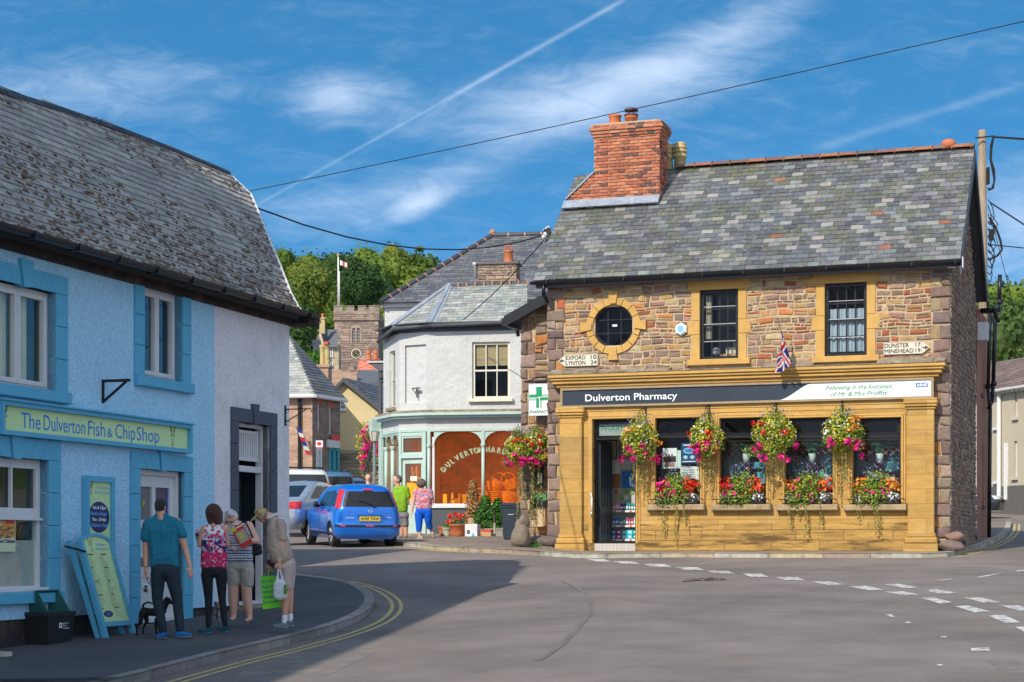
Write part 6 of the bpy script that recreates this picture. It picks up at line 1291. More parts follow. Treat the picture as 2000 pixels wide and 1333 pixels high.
window(FA_,*wa,hw,mat='cream_sash',n=-.1,fw=.05,cols=1,rows=2,room='interior',rd=.8); mb=MB(); mb.bbox(FA_,wa[0]-.08,wa[1]+.08,wa[2]-.1,wa[2],-.1,.12,.01); mb.build('sill','coping',hw)
# cornice along the three faces (mitred polyline strips)
def strip(mb,v0,v1,n0,n1,fan=True):
    base=[Q2,Q1,Q0,QR]; frs=[FA_,FBc,FM]
    def off(n):
        out_=[]
        for i,p in enumerate(base):
            if i == 0: nn_=frs[0].N
            elif i == 3: nn_=frs[2].N
            else: s_=frs[i-1].N+frs[i].N; nn_=s_/(1+frs[i-1].N.dot(frs[i].N))
            out_.append(p+nn_*n)
        return out_
    a,b=off(n0),off(n1); z0,z1=Vector((0,0,v0)),Vector((0,0,v1))
    for i in range(3): mb.hexa([a[i]+z0,a[i+1]+z0,b[i+1]+z0,b[i]+z0,a[i]+z1,a[i+1]+z1,b[i+1]+z1,b[i]+z1])
mb=MB(); strip(mb,CT-.10,CT-.02,0,.30); strip(mb,CT-.17,CT-.103,0,.22); strip(mb,5.46,5.54,0,.06); mb.build('shop_cornice','mint',hw)
mb=MB(); strip(mb,CT-.02,CT+.06,0,.26); mb.build('lead_capping','coping',hw)
mb=MB(); strip(mb,5.54,CT-.172,0,.02); mb.build('fascia_band','white_rough',hw)
# shopfront
zs=3.28; ztp=5.46
mb=MB(); wallplane(mb,FM,rect(0,4.3,SB,zs-.1),[],.04,0); mb.build('stall_riser','dgrey',hw)
mb=MB(); mb.box(FM,.0,4.3,zs-.10,zs-.02,-.1,.10); sl=mb.build('shop_sill','white_paint',hw);
xw_=[FM.px(x,900)[0] for x in (846,944,1020)]
mb=MB(); k=10
def arch_fill(fr,u0,u1,v1,rad,n0,n1):                       # spandrels with rounded corners
    for s_,e in ((1,u0),(-1,u1)):
        pl=[(e,v1),(e,v1-rad)]+[(e+s_*(rad-rad*math.cos(t)),v1-rad+rad*math.sin(t)) for t in [math.pi/2*i/k for i in range(k+1)]][1:]
        mb.prism(fr,pl if s_ < 0 else pl[::-1],n0,n1)
arch_fill(FM,xw_[0]+.03,xw_[1]-.03,5.44,.42,-.02,.035); arch_fill(FM,xw_[1]+.03,xw_[2]+.5,5.44,.42,-.02,.035)
for u in (FM.px(838,900)[0],xw_[1],xw_[2]+.55):
    mb.box(FM,u-.055,u+.055,SB,2.55,-.05,.06); mb.smooth=True; mb.cyl(FM.P(u,zs-.02,.03),FM.P(u,5.0,.03),.05,n=12); mb.lathe(FM.P(u,4.98,.03),[(.05,0),(.075,.02),(.06,.05),(.09,.09),(.05,.1)],12); mb.smooth=False; mb.box(FM,u-.05,u+.05,5.07,5.46,-.02,.06)
mb.build('shopfront_columns','mint',hw)
mb=MB(); mb.box(FM,xw_[0]-.03,xw_[0]+.04,zs,5.3,-.04,.0); mb.build('glazing_post','white_paint',hw)
for a,b in ((xw_[0],xw_[1]-.02),(xw_[1]+.02,xw_[2]+.5)):
    mb=MB(); mb.box(FM,a,b,zs-.02,zs+.03,-.05,.0); so=mb.build('shop_window','white_paint',hw); g=MB(); g.face([FM.P(a,zs,-.02),FM.P(b,zs,-.02),FM.P(b,5.46,-.02),FM.P(a,5.46,-.02)]); g.build('pane','glass_orange',so)
# orange shop room and its goods
mb=MB(); P=FM.P; a,b,c,d,D=FM.px(835,900)[0],4.3,SB,5.5,1.9
for f in ([P(a,c,-D),P(b,c,-D),P(b,d,-D),P(a,d,-D)],[P(a,c,-D),P(a,d,-D),P(a,d,-.06),P(a,c,-.06)],[P(b,c,-D),P(b,d,-D),P(b,d,-.06),P(b,c,-.06)],[P(a,zs-.1,-D),P(b,zs-.1,-D),P(b,zs-.1,-.06),P(a,zs-.1,-.06)],[P(a,d,-D),P(b,d,-D),P(b,d,-.06),P(a,d,-.06)]): mb.face(f)
mb.build('shop_interior','interior_orange',hw)
# sign writing on the glass, set on an arc
wr=thing('window_lettering','green and gold lettering arched across the orange hardware shop windows','lettering',tuple(FM.P(1.2,4.4,0)))
def arcword(word,xs_,name):
    mb=MB(); R_,(cx_,cy_)=109.,(952.,987.)
    for ch_,x in zip(word,xs_):
        y=cy_-math.sqrt(max(1,R_**2-(x-cx_)**2)); th=math.atan2(cx_-x,cy_-y); u,v=FM.px(x,y,.0); h=.165
        vs,fs=textpts(ch_); x0=min(q.x for q in vs); x1=max(q.x for q in vs); s_=h/.72
        for ox,oy,n_,c in ((.012,-.010,.001,(.62,.55,.32)),(-.010,.008,.001,(.62,.55,.32)),(0,0,.003,(.10,.30,.18))):
            for dx_ in (0,):
                pts=[]
                for q in vs:
                    lx=(q.x-(x0+x1)/2)*s_*.80+ox+dx_; ly=q.y*s_+oy; pts.append(FM.P(u+lx*math.cos(th)-ly*math.sin(th),v-.08+lx*math.sin(th)+ly*math.cos(th),n_+dx_*.03))
                mb.mesh(pts,fs,c)
    mb.build(name,'vc_flat',wr)
arcword('DULVERTON',(870,878,886,895,904,913,922,931,940),'lettering'); arcword('HARDWARE',(953,963,974,984,993,1002,1011,1019),'lettering')
def basket_(c,r0,h,label,tip=0):
    t=thing('wicker_basket',label,'basket',tuple(c),'wicker baskets in the hardware shop window'); mb=MB((.8,.2,.03)); Mx=Matrix.Rotation(tip,3,'Y')
    k=20
    for j in range(7):
        rr_=r0*(.75+.25*j/6); z=h*j/6; pts=[Vector(c)+Mx @ Vector((math.cos(q)*rr_*(1+.03*(i % 2)),math.sin(q)*rr_,z)) for i,q in enumerate([2*math.pi*i/k for i in range(k+1)])]; mb.tube(pts,h*.07,5)
    mb.lathe(Vector(c)+Mx @ Vector((0,0,h*.0)),[(r0*.72,0),(r0*.95,h*.95)],16); mb.build('woven_body','wicker',t)
    mb=MB((.8,.2,.03)); mb.tube([Vector(c)+Mx @ Vector((math.cos(q)*r0,0,h+math.sin(q)*r0*1.1)) for q in [math.pi*i/10 for i in range(11)]],.015,5); mb.build('handle','wicker',t)
for i,(x,y,r0,h,tip,lb) in enumerate(((935,985,.20,.26,.2,'small round wicker basket left of the mint column'),(966,985,.27,.36,-.1,'tall wicker basket right of the mint column'),(995,985,.26,.34,.1,'wide wicker basket near the hanging flowers'),(965,957,.24,.28,.5,'wicker basket tipped over on top of the tall one'),(1000,955,.22,.26,-.4,'wicker basket stacked on the wide one'))):
    u,v=FM.px(x,y,-.5); basket_(FM.P(u,max(v,zs),-.5),r0,h,lb,tip)
gd=thing('shop_goods','yellow lamps and boxes standing along the orange window display','window display',tuple(FM.P(1,zs,-.5))); mb=MB(); r=random.Random(5)
u_=xw_[0]+.15
while u_ < xw_[1]-.3:
    c=jit(r.choice([(.9,.6,.05),(.85,.45,.05),(.5,.2,.05),(.9,.75,.3),(.25,.1,.03)]),.2,r); h=r.uniform(.12,.5); w_=r.uniform(.06,.16); n_=-r.uniform(.25,.8)
    if r.random() < .5: mb.box(FM,u_,u_+w_,zs,zs+h,n_-w_,n_,c)
    else: mb.lathe(FM.P(u_+w_/2,zs,n_),[(w_*.6,0),(w_*.3,h*.4),(w_*.7,h*.6),(w_*.3,h)],8,c)
    u_ += w_*r.uniform(.7,1.2)
mb.build('goods','vc',gd)
# corner door facet
u0,u1,zd=FBc.px(786,900)[0],FBc.px(836,900)[0],2.42
mb=MB(); mb.box(FBc,0,.09,SB,5.47,-.08,.05); mb.box(FBc,LB-.10,LB,SB,5.47,-.08,.05); mb.box(FBc,.09,LB-.1,4.68,4.80,-.08,.05); mb.box(FBc,.09,LB-.1,5.34,5.47,-.08,.04); frame_rect(mb,FBc,.09,LB-.1,4.80,5.34,.055,-.06,.02)
dfr=mb.build('door_frame','mint',hw)
mb=MB(); a,b=.10,LB-.11;
for x0_,x1_,y0_,y1_ in ((a,a+.09,zd,4.66),(b-.09,b,zd,4.66),(a+.09,b-.09,4.52,4.66),(a+.09,b-.09,3.30,3.42),(a+.09,b-.09,zd,2.62),(a+.09,b-.09,2.62,3.30)): mb.box(FBc,x0_,x1_,y0_,y1_,-.07 if y1_-y0_ < .6 or x1_-x0_ < .2 else -.06,-.02 if not (y0_ == 2.62) else -.035)
dd=mb.build('door','mint',dfr); g=MB(); g.face([FBc.P(a+.09,3.42,-.045),FBc.P(b-.09,3.42,-.045),FBc.P(b-.09,4.52,-.045),FBc.P(a+.09,4.52,-.045)]); g.face([FBc.P(a,4.85,-.03),FBc.P(b,4.85,-.03),FBc.P(b,5.3,-.03),FBc.P(a,5.3,-.03)]); g.build('pane','glass_orange',dd)
mb=MB(); mb.box(FBc,a,b,zd,5.4,-.9,-.85,(.75,.42,.10)); mb.box(FBc,a+.1,b-.1,3.42,3.95,-.12,-.10,(.95,.75,.05)); mb.box(FBc,a+.28,a+.52,4.0,4.14,-.02,-.01,(.75,.7,.6)); mb.box(FBc,a+.45,a+.6,3.9,4.1,-.10,-.09,(.95,.8,.05)); mb.build('door_display','vc',dd)
mb=MB((.1,.1,.1)); mb.tube([FBc.P(a+.3+.04*i,4.45-.06*i,.0) for i in range(5)],.008,4); mb.cyl(FBc.P(a+.3,4.15,0),FBc.P(a+.42,4.4,0),.008,n=4); mb.build('hanging_tools','vc',dd)
mb=MB(); mb.box(FBc,0,LB,2.1,zd-.01,-.1,.25); mb.build('door_step','coping',hw)
# side facet: columns and panes
mb=MB(); mb.box(FA_,-.3,LA,SB,3.3,-.1,.02); mb.box(FA_,-.35,-.05,SB,6.0,-.2,.05); mb.box(FA_,-.3,LA,5.40,5.47,-.08,.04)
for u in (.28,.92): mb.smooth=True; mb.cyl(FA_.P(u,3.3,.0),FA_.P(u,5.0,0),.06,n=10); mb.lathe(FA_.P(u,4.96,0),[(.06,0),(.09,.03),(.07,.07),(.11,.12)],10); mb.smooth=False
arch_fill(FA_,.3,.9,5.42,.28,-.03,.03); arch_fill(FA_,.95,1.5,5.42,.26,-.03,.03); mb.box(FA_,-.5,-.2,5.6,6.0,-.2,.3); mb.build('side_shopfront','mint',hw)
g=MB(); g.face([FA_.P(0,3.3,-.05),FA_.P(LA,3.3,-.05),FA_.P(LA,5.42,-.05),FA_.P(0,5.42,-.05)]); sw=g.build('side_pane','glass_orange',hw); g=MB(); g.face([FA_.P(0,3.0,-.9),FA_.P(LA,3.0,-.9),FA_.P(LA,5.5,-.9),FA_.P(0,5.5,-.9)]); g.build('side_room','interior_orange',sw)
# roofs: lower hipped roof
E1=W(1030,626,53.75); E2=W(842,633,54.25); E3=W(768,640,54.75); E4=W(739,665,56.3); AP=W(879,559,56.0); AR=W(1030,553,55.6)
SG=[(.30,.31,.30),(.25,.27,.27),(.34,.34,.31),(.22,.24,.25),(.28,.30,.25),(.38,.38,.35)]
lr=MB();
for f in ([E2,E1,AR,AP],[E3,E2,AP],[E4,E3,AP]): lr.face([p-Vector((0,0,.01)) for p in f]);
lro=lr.build('lower_roof','slate_grey',hw)
mb=MB()
def slate_face(mb,pts,course,wdt,pal,seed,th=.012):
    fr=fr3(pts[0],pts[1],pts[-1]); poly=[((p-fr.O).dot(fr.U),(p-fr.O).dot(fr.V)) for p in pts]
    if fr.N.z < 0: fr.N=-fr.N
    slates(mb,fr,poly,course,wdt,lambda r,u,v: jit(r.choice(pal),.14,r),th=th,seed=seed)
slate_face(mb,[E2,E1,AR,AP],.16,.30,SG,3); slate_face(mb,[E3,E2,AP],.16,.30,SG,4); slate_face(mb,[E4,E3,AP],.16,.3,SG,5); mb.build('slates','slate',lro)
mb=MB()
for p,q,w_ in ((E2,AP,.16),(E3,AP,.12)):
    d=(q-p).normalized(); s=d.cross(Vector((0,-1,.5))).normalized()*w_; u_=Vector((0,-.03,.05)); mb.hexa([p-s,p+s,p+s+u_,p-s+u_,q-s*.5,q+s*.5,q+s*.5+u_,q-s*.5+u_]); mb.cyl(p+u_,q+u_,.035,n=6)
mb.build('lead_hip','lead',lro)
mb=MB(); r=random.Random(4); k=9
for i in range(k): a,b=AP.lerp(AR,i/k),AP.lerp(AR,(i+.96)/k); mb.hexa([a+Vector((0,-.15,-.12)),b+Vector((0,-.15,-.12)),b+Vector((0,.15,-.12)),a+Vector((0,.15,-.12)),a+Vector((0,-.03,.06)),b+Vector((0,-.03,.06)),b+Vector((0,.03,.06)),a+Vector((0,.03,.06))],jit((.06,.06,.065),.2,r)); mb.box(Fr(b,Vector((1,0,0))),-.03,.03,-.1,.08,-.16,.12,(.35,.18,.12))
mb.build('ridge_tile','vc',lro)
mb=MB(); mb.smooth=True
for a,b in ((E4,E3),(E3,E2),(E2,E1)): mb.cyl(a+Vector((0,-.04,-.05)),b+Vector((0,-.04,-.05)),.06,n=8)
mb.smooth=False
mb.build('gutter','dgrey',hw); mb=MB(); strip(mb,ES-.22,ES-.0,0,.05); strip(mb,ES-.0,ES+.03,0,.3); mb.build('eaves_board','dgrey',hw)
# bracket, cables box on the white wall
u,v=FBc.px(815,758,0); mb=MB((.12,.10,.09)); mb.box(FBc,u-.02,u+.02,v-.3,v,0,.03); mb.box(FBc,u-.12,u+.12,v-.03,v,.02,.12); mb.cyl(FBc.P(u,v-.2,.03),FBc.P(u-.12,v-.03,.1),.014,n=5); o=mb.build('wall_bracket','vc'); tag(o,'small rusty bracket in the recessed panel of the white wall','bracket')
# ---------------------------------------------------------------- tall house behind
th_=thing('tall_white_house','tall white house with dark slate hipped roof rising behind the hardware shop','building',(-3,60,3))
Hd=Vector((.986,-.167,0)); A0=W(743,592,59.2); A1=A0+Hd*7.2; B0=W(962,462,62.6); B1=B0+Hd*4;
mb=MB(); wbase=A0+Vector((.12,.25,0)); Fh=Fr(Vector((wbase.x,wbase.y,0)),Hd); mb.face([Fh.P(0,2.4),Fh.P(7,2.4),Fh.P(7,A0.z),Fh.P(0,A0.z)]); mb.face([Fh.P(0,2.4),Fh.P(0,2.4,-5),Fh.P(0,A0.z,-5),Fh.P(0,A0.z)]); mb.build('wall','white_rough',th_)
mb=MB(); mb.box(Fh,-.1,7,A0.z-.12,A0.z-.0,.0,.12); mb.build('eaves_board','white_paint',th_)
C0=A0+Vector((-.1,6,0)); mb=MB(); mb.face([A0,A1,B1,B0]); mb.face([A0,B0,C0]); ro=mb.build('roof','slate_grey',th_)
SD=[(.10,.10,.115),(.13,.13,.145),(.085,.09,.10),(.16,.155,.165),(.12,.125,.12)]
mb=MB(); slate_face(mb,[A0,A1,B1,B0],.17,.30,SD,9); mb.build('slates','slate_grey',ro)
mb=MB(); r=random.Random(3)
for a_,b_,k in ((A0,B0,13),(B0,B1,7)):
    for i in range(k):
        a,b=a_.lerp(b_,i/k),a_.lerp(b_,(i+.95)/k); mb.cyl(a+Vector((0,0,.02)),b+Vector((0,0,.02)),.10,n=8,col=jit((.05,.05,.055),.2,r)); mb.cyl(b,b+(b-a).normalized()*.05+Vector((0,0,.01)),.115,n=8,col=(.38,.20,.13))
mb.ball(B0+Vector((0,0,.12)),.12,col=(.4,.18,.1)); mb.build('ridge_tile','vc',ro)
mb=MB((.5,.5,.52)); Fs=Fr(W(1020,545,60.5),Hd,(B0-A0-Hd*(B0-A0).dot(Hd))); frame_rect(mb,Fs,-.1,.75,.0,.9,.06,.03,.12); mb.box(Fs,-.04,.7,-.6,-.1,.03,.06,(.2,.35,.6)); sk=mb.build('roof_window','vc',ro); g=MB((.05,.18,.42)); g.face([Fs.P(-.05,.05,.09),Fs.P(.7,.05,.09),Fs.P(.7,.85,.09),Fs.P(-.05,.85,.09)]); MD['sky_glass']=dict(rough=.08,na=0,bd=0,spec=1); g.build('pane','sky_glass',sk)
cst=thing('stone_chimney','low wide stone chimney stack with one orange clay pot on the hardware shop roof','chimney',tuple(W(972,555,56.3)))
Fc=Fr(Vector((W(933,555,56.2).x,56.2,0)),Hd); cz0,cz1=Fc.px(970,556)[1],Fc.px(970,517)[1]; cwid=1.22; mb=MB(); mb.box(Fc,0.02,cwid-.02,cz0-.3,cz1,-.6,-.01); mb.build('core','mortar',cst)
mb=MB(); PC=[(.36,.25,.19),(.30,.21,.17),(.42,.30,.22),(.26,.19,.16)]; rubble(mb,Fc,rect(0,cwid,cz0-.3,cz1),[],pal=PC,hr=(.07,.12),wr=(.12,.35),bump=.02,seed=8); rubble(mb,Fr(Fc.P(cwid,0,0),-Fc.N,(0,0,1),Fc.U),rect(0,.6,cz0-.3,cz1),[],pal=PC,hr=(.07,.12),wr=(.12,.35),bump=.02,seed=8); mb.build('stonework','stone',cst)
mb=MB((.12,.10,.09)); mb.bbox(Fc,-.06,cwid+.06,cz1,cz1+.07,-.66,.06,.01); mb.build('cap','vc',cst)
u=Fc.px(990,500)[0]; c=Fc.P(u,cz1+.06,-.3); mb=MB(); mb.smooth=True; mb.lathe(c,[(.17,0),(.15,.06),(.13,.34),(.15,.36),(.15,.40)],16); pts=[c+Vector((math.cos(q)*.12,0,.42+math.sin(q)*.13)) for q in [math.pi*i/8 for i in range(9)]]; mb.tube(pts,.03,8); mb.build('chimney_pot','terracotta',cst)
mb=MB((.5,.52,.56)); c=Fc.P(-.1,cz1-.2,-.2); mb.smooth=True; mb.lathe(c,[(.06,-.2),(.06,.2),(.10,.22),(.10,.30)],12); o=mb.build('metal_flue','vc'); tag(o,'short grey metal flue pipe left of the stone chimney','flue')
# ================================================================ BACKGROUND STREET
def facewall(name,label,cat,loc): return thing(name,label,cat,loc)
# post office: gable-ish stone house (sunlit end + shaded front)
pc=W(610,900,84); Fp=Fr(Vector((pc.x,pc.y,0)),(.42,.907,0)); Fq=Fr(Vector((pc.x,pc.y,0)),(-.985,.17,0)); Fq=Fr(Fq.P(6,0),(.985,-.17,0))
po=thing('post_office_building','brown stone post office with hipped slate roof, beyond the parked cars','building',(pc.x,pc.y,4))
zt3=Fq.px(608,773)[1]; PLn=15
mb=MB(); fwins=[pxr(Fp,620.5,625.5,789,842),pxr(Fp,642.5,648,797,848)]; fd=pxr(Fp,617,628,876,925); fs_=pxr(Fp,642,662,875,925); fr_end=Fp.px(664,800)[0]
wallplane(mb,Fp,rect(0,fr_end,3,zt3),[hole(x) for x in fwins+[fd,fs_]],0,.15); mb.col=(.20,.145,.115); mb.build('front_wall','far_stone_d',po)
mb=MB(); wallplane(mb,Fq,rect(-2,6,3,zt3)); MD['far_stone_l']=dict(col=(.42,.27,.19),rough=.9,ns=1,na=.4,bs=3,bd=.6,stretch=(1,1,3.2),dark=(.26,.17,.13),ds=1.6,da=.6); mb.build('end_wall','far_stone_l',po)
for w_ in fwins: window(Fp,*w_,po,n=-.1,fw=.08,cols=2,rows=2,rd=.6)
mb=MB((.40,.12,.06)); [mb.box(Fp,w_[0]-.15,w_[1]+.15,w_[3],w_[3]+.3,0,.03) for w_ in fwins]; mb.build('brick_lintel','vc',po)
mb=MB(); a,b,c,d=fd; frame_rect(mb,Fp,a,b,c,d,.12,-.1,.03); mb.box(Fp,(a+b)/2-.05,(a+b)/2+.05,c,d,-.1,.0); mb.box(Fp,a,b,c,d,-.25,-.2); mb.build('door','white_paint',po)
mb=MB((.05,.28,.34)); a,b,c,d=fs_; frame_rect(mb,Fp,a,b,c,d,.15,-.1,.04); mb.box(Fp,(a+b)/2-.1,(a+b)/2+.1,c,d,-.1,.04); mb.box(Fp,a,b,c,d,-.2,-.16,(.10,.13,.14)); mb.build('shopfront','vc',po)
ez=zt3; EA=Fq.P(6,ez,0)+Vector((.15,-.35,0)); EB=Fp.P(fr_end+.2,ez-.0,.25); EC=Fq.P(-2,ez,.3); rh=3.4
R0=W(596,700,0.1); Rg=Fr(Fp.P(0,0,-3.2),Fp.U); r0=Rg.P(*Rg.px(568,693)); r0=Rg.P(Rg.px(568,693)[0],ez+rh); r1=Rg.P(fr_end+.2,ez+rh)
Rk=Rg.px(612,740)
r0=Rg.P(3.0,ez+rh); mb=MB(); mb.face([EA,EB,r1,r0]); mb.face([EC,EA,r0]); mb.face([EC,r0,r1,EC+Fp.U*fr_end]); ro=mb.build('roof','slate_grey',po)
mb=MB(); slate_face(mb,[EA,EB,r1,r0],.22,.4,SD,5,.02); slate_face(mb,[EC,EA,r0],.22,.4,[(.36,.36,.33),(.28,.28,.27),(.42,.41,.38)],6,.02); mb.build('slates','slate',ro)
mb=MB(); mb.cyl(EA+Vector((0,0,-.05)),EB+Vector((0,0,-.05)),.09,n=6); mb.cyl(EC+Vector((0,0,-.05)),EA+Vector((0,0,-.05)),.09,n=6); mb.build('gutter','white_paint',po)
mb=MB(); x=Fq.px(586,800)[0]; mb.cyl(Fq.P(x,4,.1),Fq.P(x,ez,.1),.08,n=8); mb.build('downpipe','black_matt',po)
def flatbox(fr,x0,x1,yt,yb,n0,n1,col,name,label,cat,mat='vc'):
    a,b,c,d=pxr(fr,x0,x1,yt,yb,n1); mb=MB(col); mb.box(fr,a,b,c,d,n0,n1); o=mb.build(name,mat); tag(o,label,cat); return o,(a,b,c,d)
Fps=Fr(W(623,868,82.6)*1,(1,0,0)); Fps.O.z=0
t=thing('projecting_sign','white projecting sign with a red oval and red foot outside the post office','sign',tuple(W(623,870,82.6))); a,b,c,d=pxr(Fps,617,630.5,861,876); mb=MB(); mb.box(Fps,a,b,c,d,-.05,.05); mb.build('panel','sign_white',t); mb=MB((.65,.02,.02)); mb.box(Fps,a,b,c,c+.05,.05,.055); cx,cy=(a+b)/2,(c+d)/2+.03; mb.prism(Fps,[(cx+.11*math.cos(q),cy+.08*math.sin(q)) for q in [i*.52 for i in range(12)]],.05,.056); mb.build('red_emblem','vc_flat',t)
t=thing('shop_sign','pale shop sign board with small red lettering over the teal shopfront','sign',tuple(Fp.P(6,5,.1))); a,b,c,d=pxr(Fp,641,664,860,875,.15); mb=MB((.55,.55,.50)); mb.box(Fp,a,b,c,d,.05,.15); sgn=mb.build('panel','vc',t); mb=MB((.6,.05,.05)); mb.box(Fp,a+.3,a+1.1,c+.35,c+.6,.15,.16); mb.build('red_mark','vc_flat',t)
t=thing('union_flag','small distant union flag hanging on the sunlit end wall of the post office','flag',tuple(Fq.P(4,6,.1))); u,v=Fq.px(593,857); mb=MB((.2,.15,.1)); mb.cyl(Fq.P(u,v+.1,0),Fq.P(u-.15,v+.5,.7),.02,n=5); mb.build('flag_pole','vc',t); mb=MB();
for i in range(6): mb.hexa([Fq.P(u-.15+i*.07,v+.45-i*.2,.65-i*.03),Fq.P(u+.05+i*.07,v+.4-i*.2,.6-i*.03),Fq.P(u+.05+i*.07,v+.4-i*.2,.58-i*.03),Fq.P(u-.15+i*.07,v+.45-i*.2,.63-i*.03),Fq.P(u-.08+i*.07,v+.25-i*.2,.63-i*.03),Fq.P(u+.12+i*.07,v+.2-i*.2,.57-i*.03),Fq.P(u+.12+i*.07,v+.2-i*.2,.55-i*.03),Fq.P(u-.08+i*.07,v+.25-i*.2,.61-i*.03)],[(.02,.04,.3),(.7,.7,.7),(.6,.03,.04)][i % 3])
mb.build('flag_cloth','flagcloth',t)
# cream gable house
FC=Fr(Vector((W(700,800,90).x,90,0)),(1,-.05,0)); ch_=thing('cream_gable_house','cream rendered gable house with one small window beyond the post office','building',(W(690,900,90).x,90,5))
def fp(x,y): return FC.px(x,y)
gp=[fp(640,940),fp(760,940),fp(760,812),fp(672,742),fp(625,790)]; gw=pxr(FC,665,675,783,800)
mb=MB(); us=None
mb.face([FC.P(*q) for q in gp]); mb.build('wall','cream_wall',ch_); a,b,c,d=gw; mb=MB((.75,.75,.72)); frame_rect(mb,FC,a,b,c,d,.04,.0,.04); mb.box(FC,(a+b)/2-.015,(a+b)/2+.015,c,d,0,.03); mb.box(FC,a,b,(c+d)/2-.015,(c+d)/2+.015,0,.03); mb.box(FC,a,b,c,d,.0,.012,(.05,.08,.11)); mb.box(FC,a-.05,b+.05,c-.08,c,0,.08); mb.build('window','vc',ch_)
mb=MB(); A=FC.P(*fp(672,739),.3); B=FC.P(*fp(762,811),.3); C=FC.P(*fp(620,793),.3); bk=Vector((2.6,9,0)); mb.face([A,B,B+bk,A+bk]); mb.face([C,A,A+bk,C+bk]); ro=mb.build('roof','slate_grey',ch_); mb=MB(); slate_face(mb,[B,B+bk,A+bk,A],.25,.4,SD,7,.02); mb.build('slates','slate_grey',ro)
mb=MB(); q=Vector((0,0,-.22)); y=Vector((0,.08,0))
for p0,p1 in ((A,B),(C,A)): mb.hexa([p0+q,p1+q,p1+q+y,p0+q+y,p0,p1,p1+y,p0+y])
mb.build('barge_board','dgrey',ch_)
# low rubble wall in front of it
st=thing('boundary_wall','weathered grey stone wall in shade below the cream gable house','wall',(W(700,900,88).x,88,5)); Fk=Fr(Vector((W(664,900,87).x,87,0)),(1,0,0)); mb=MB((.26,.22,.16)); rubble(mb,Fk,rect(0,1.9,3.8,Fk.px(690,880)[1]),[],pal=[(.30,.26,.19),(.25,.21,.16),(.34,.30,.22)],hr=(.12,.2),wr=(.3,.8),bump=.05,seed=3); mb.box(Fk,0,1.9,3.8,Fk.px(690,880)[1],-.3,0); mb.build('stonework','stone',st)
# brown roof house behind, red tiled roof, chimneys, yellow buddleia fence
br_=thing('brown_roof_house','house with a broad brown slate hipped roof behind the cream gable','building',(W(720,900,100).x,100,6)); mb=MB()
p=[W(680,752,100),W(770,790,100),W(775,722,108),W(705,723,108)]; mb.face([W(668,768,100),W(790,830,100),W(790,724,108),W(704,723,108)]); ro=mb.build('roof','slate_grey',br_)
mb=MB(); slate_face(mb,[W(655,830,99.9),W(790,830,99.9),W(790,724,108),W(704,723,108)],.3,.45,[(.23,.17,.15),(.27,.20,.17),(.20,.15,.14),(.30,.24,.20)],3,.02); mb.build('slates','slate_grey',ro); Fz=Fr(W(655,850,100.2),(1,0,0)); Fz.O.z=0; mb=MB(); mb.face([Fz.P(0,4),Fz.P(4,4),Fz.P(4,Fz.px(700,790)[1]),Fz.P(0,Fz.px(700,790)[1])]); mb.build('wall','pale_wall',br_)
rt=thing('red_roof_house','low house with a bright red tiled roof in front of the church tower','building',(W(722,800,130).x,130,9)); mb=MB((.55,.17,.10)); a=[W(697,724,130),W(742,722,130),W(742,703,134),W(702,703,134)]; slate_face(mb,a,.35,.4,[(.62,.22,.14),(.55,.16,.09),(.66,.28,.18)],3,.03); mb.face([p_+Vector((0,.1,-.05)) for p_ in a]); mb.build('roof','brickm',rt); mb=MB(); mb.face([W(697,724,130.1),W(742,722,130.1),W(742,760,130.1),W(697,760,130.1)]); mb.build('wall','far_stone_l',rt)
mb=MB(); c=W(720,703,133); [mb.lathe(c+Vector((i*.5,0,0)),[(.2,0),(.13,.4),(.18,.45),(.15,.7)],8) for i in (0,1)]; mb.build('chimney_pot','terracotta',rt)
c2_=thing('stone_chimney','stone chimney with two buff pots rising behind the post office roof','chimney',(W(630,760,98).x,98,8)); F3_=Fr(W(618,760,98),(1,-.1,0)); F3_.O.z=0; a,b,c,d=pxr(F3_,619,641,718,775); mb=MB((.36,.24,.17)); mb.box(F3_,a,b,c,d,-1,0); mb.box(F3_,a-.08,b+.08,d,d+.15,-1.1,.08); mb.build('stack','far_stone_l',c2_)
for x in (627,636): mb=MB(); u=F3_.px(x,710)[0]; mb.lathe(F3_.P(u,d+.15,-.4),[(.14,0),(.14,.9),(.17,.95),(.17,1.1)],10); mb.build('chimney_pot','buffpot',c2_)
mb=MB((.5,.08,.06)); mb.box(F3_,F3_.px(632,700)[0],F3_.px(640,700)[0],d+1.25,d+1.4,-.7,-.1); mb.build('pot_cap','vc',c2_)
gw_=thing('garden_wall','tall mottled stone garden wall beneath the church tower','wall',(W(660,760,104).x,104,8)); F4=Fr(W(640,760,104),(1,0,0)); F4.O.z=0; mb=MB(); mb.prism(F4,[F4.px(640,790),F4.px(700,790),F4.px(697,728),F4.px(672,726),F4.px(664,722),F4.px(640,726)],-.6,0); mb.build('stonework','far_stone_l',gw_)
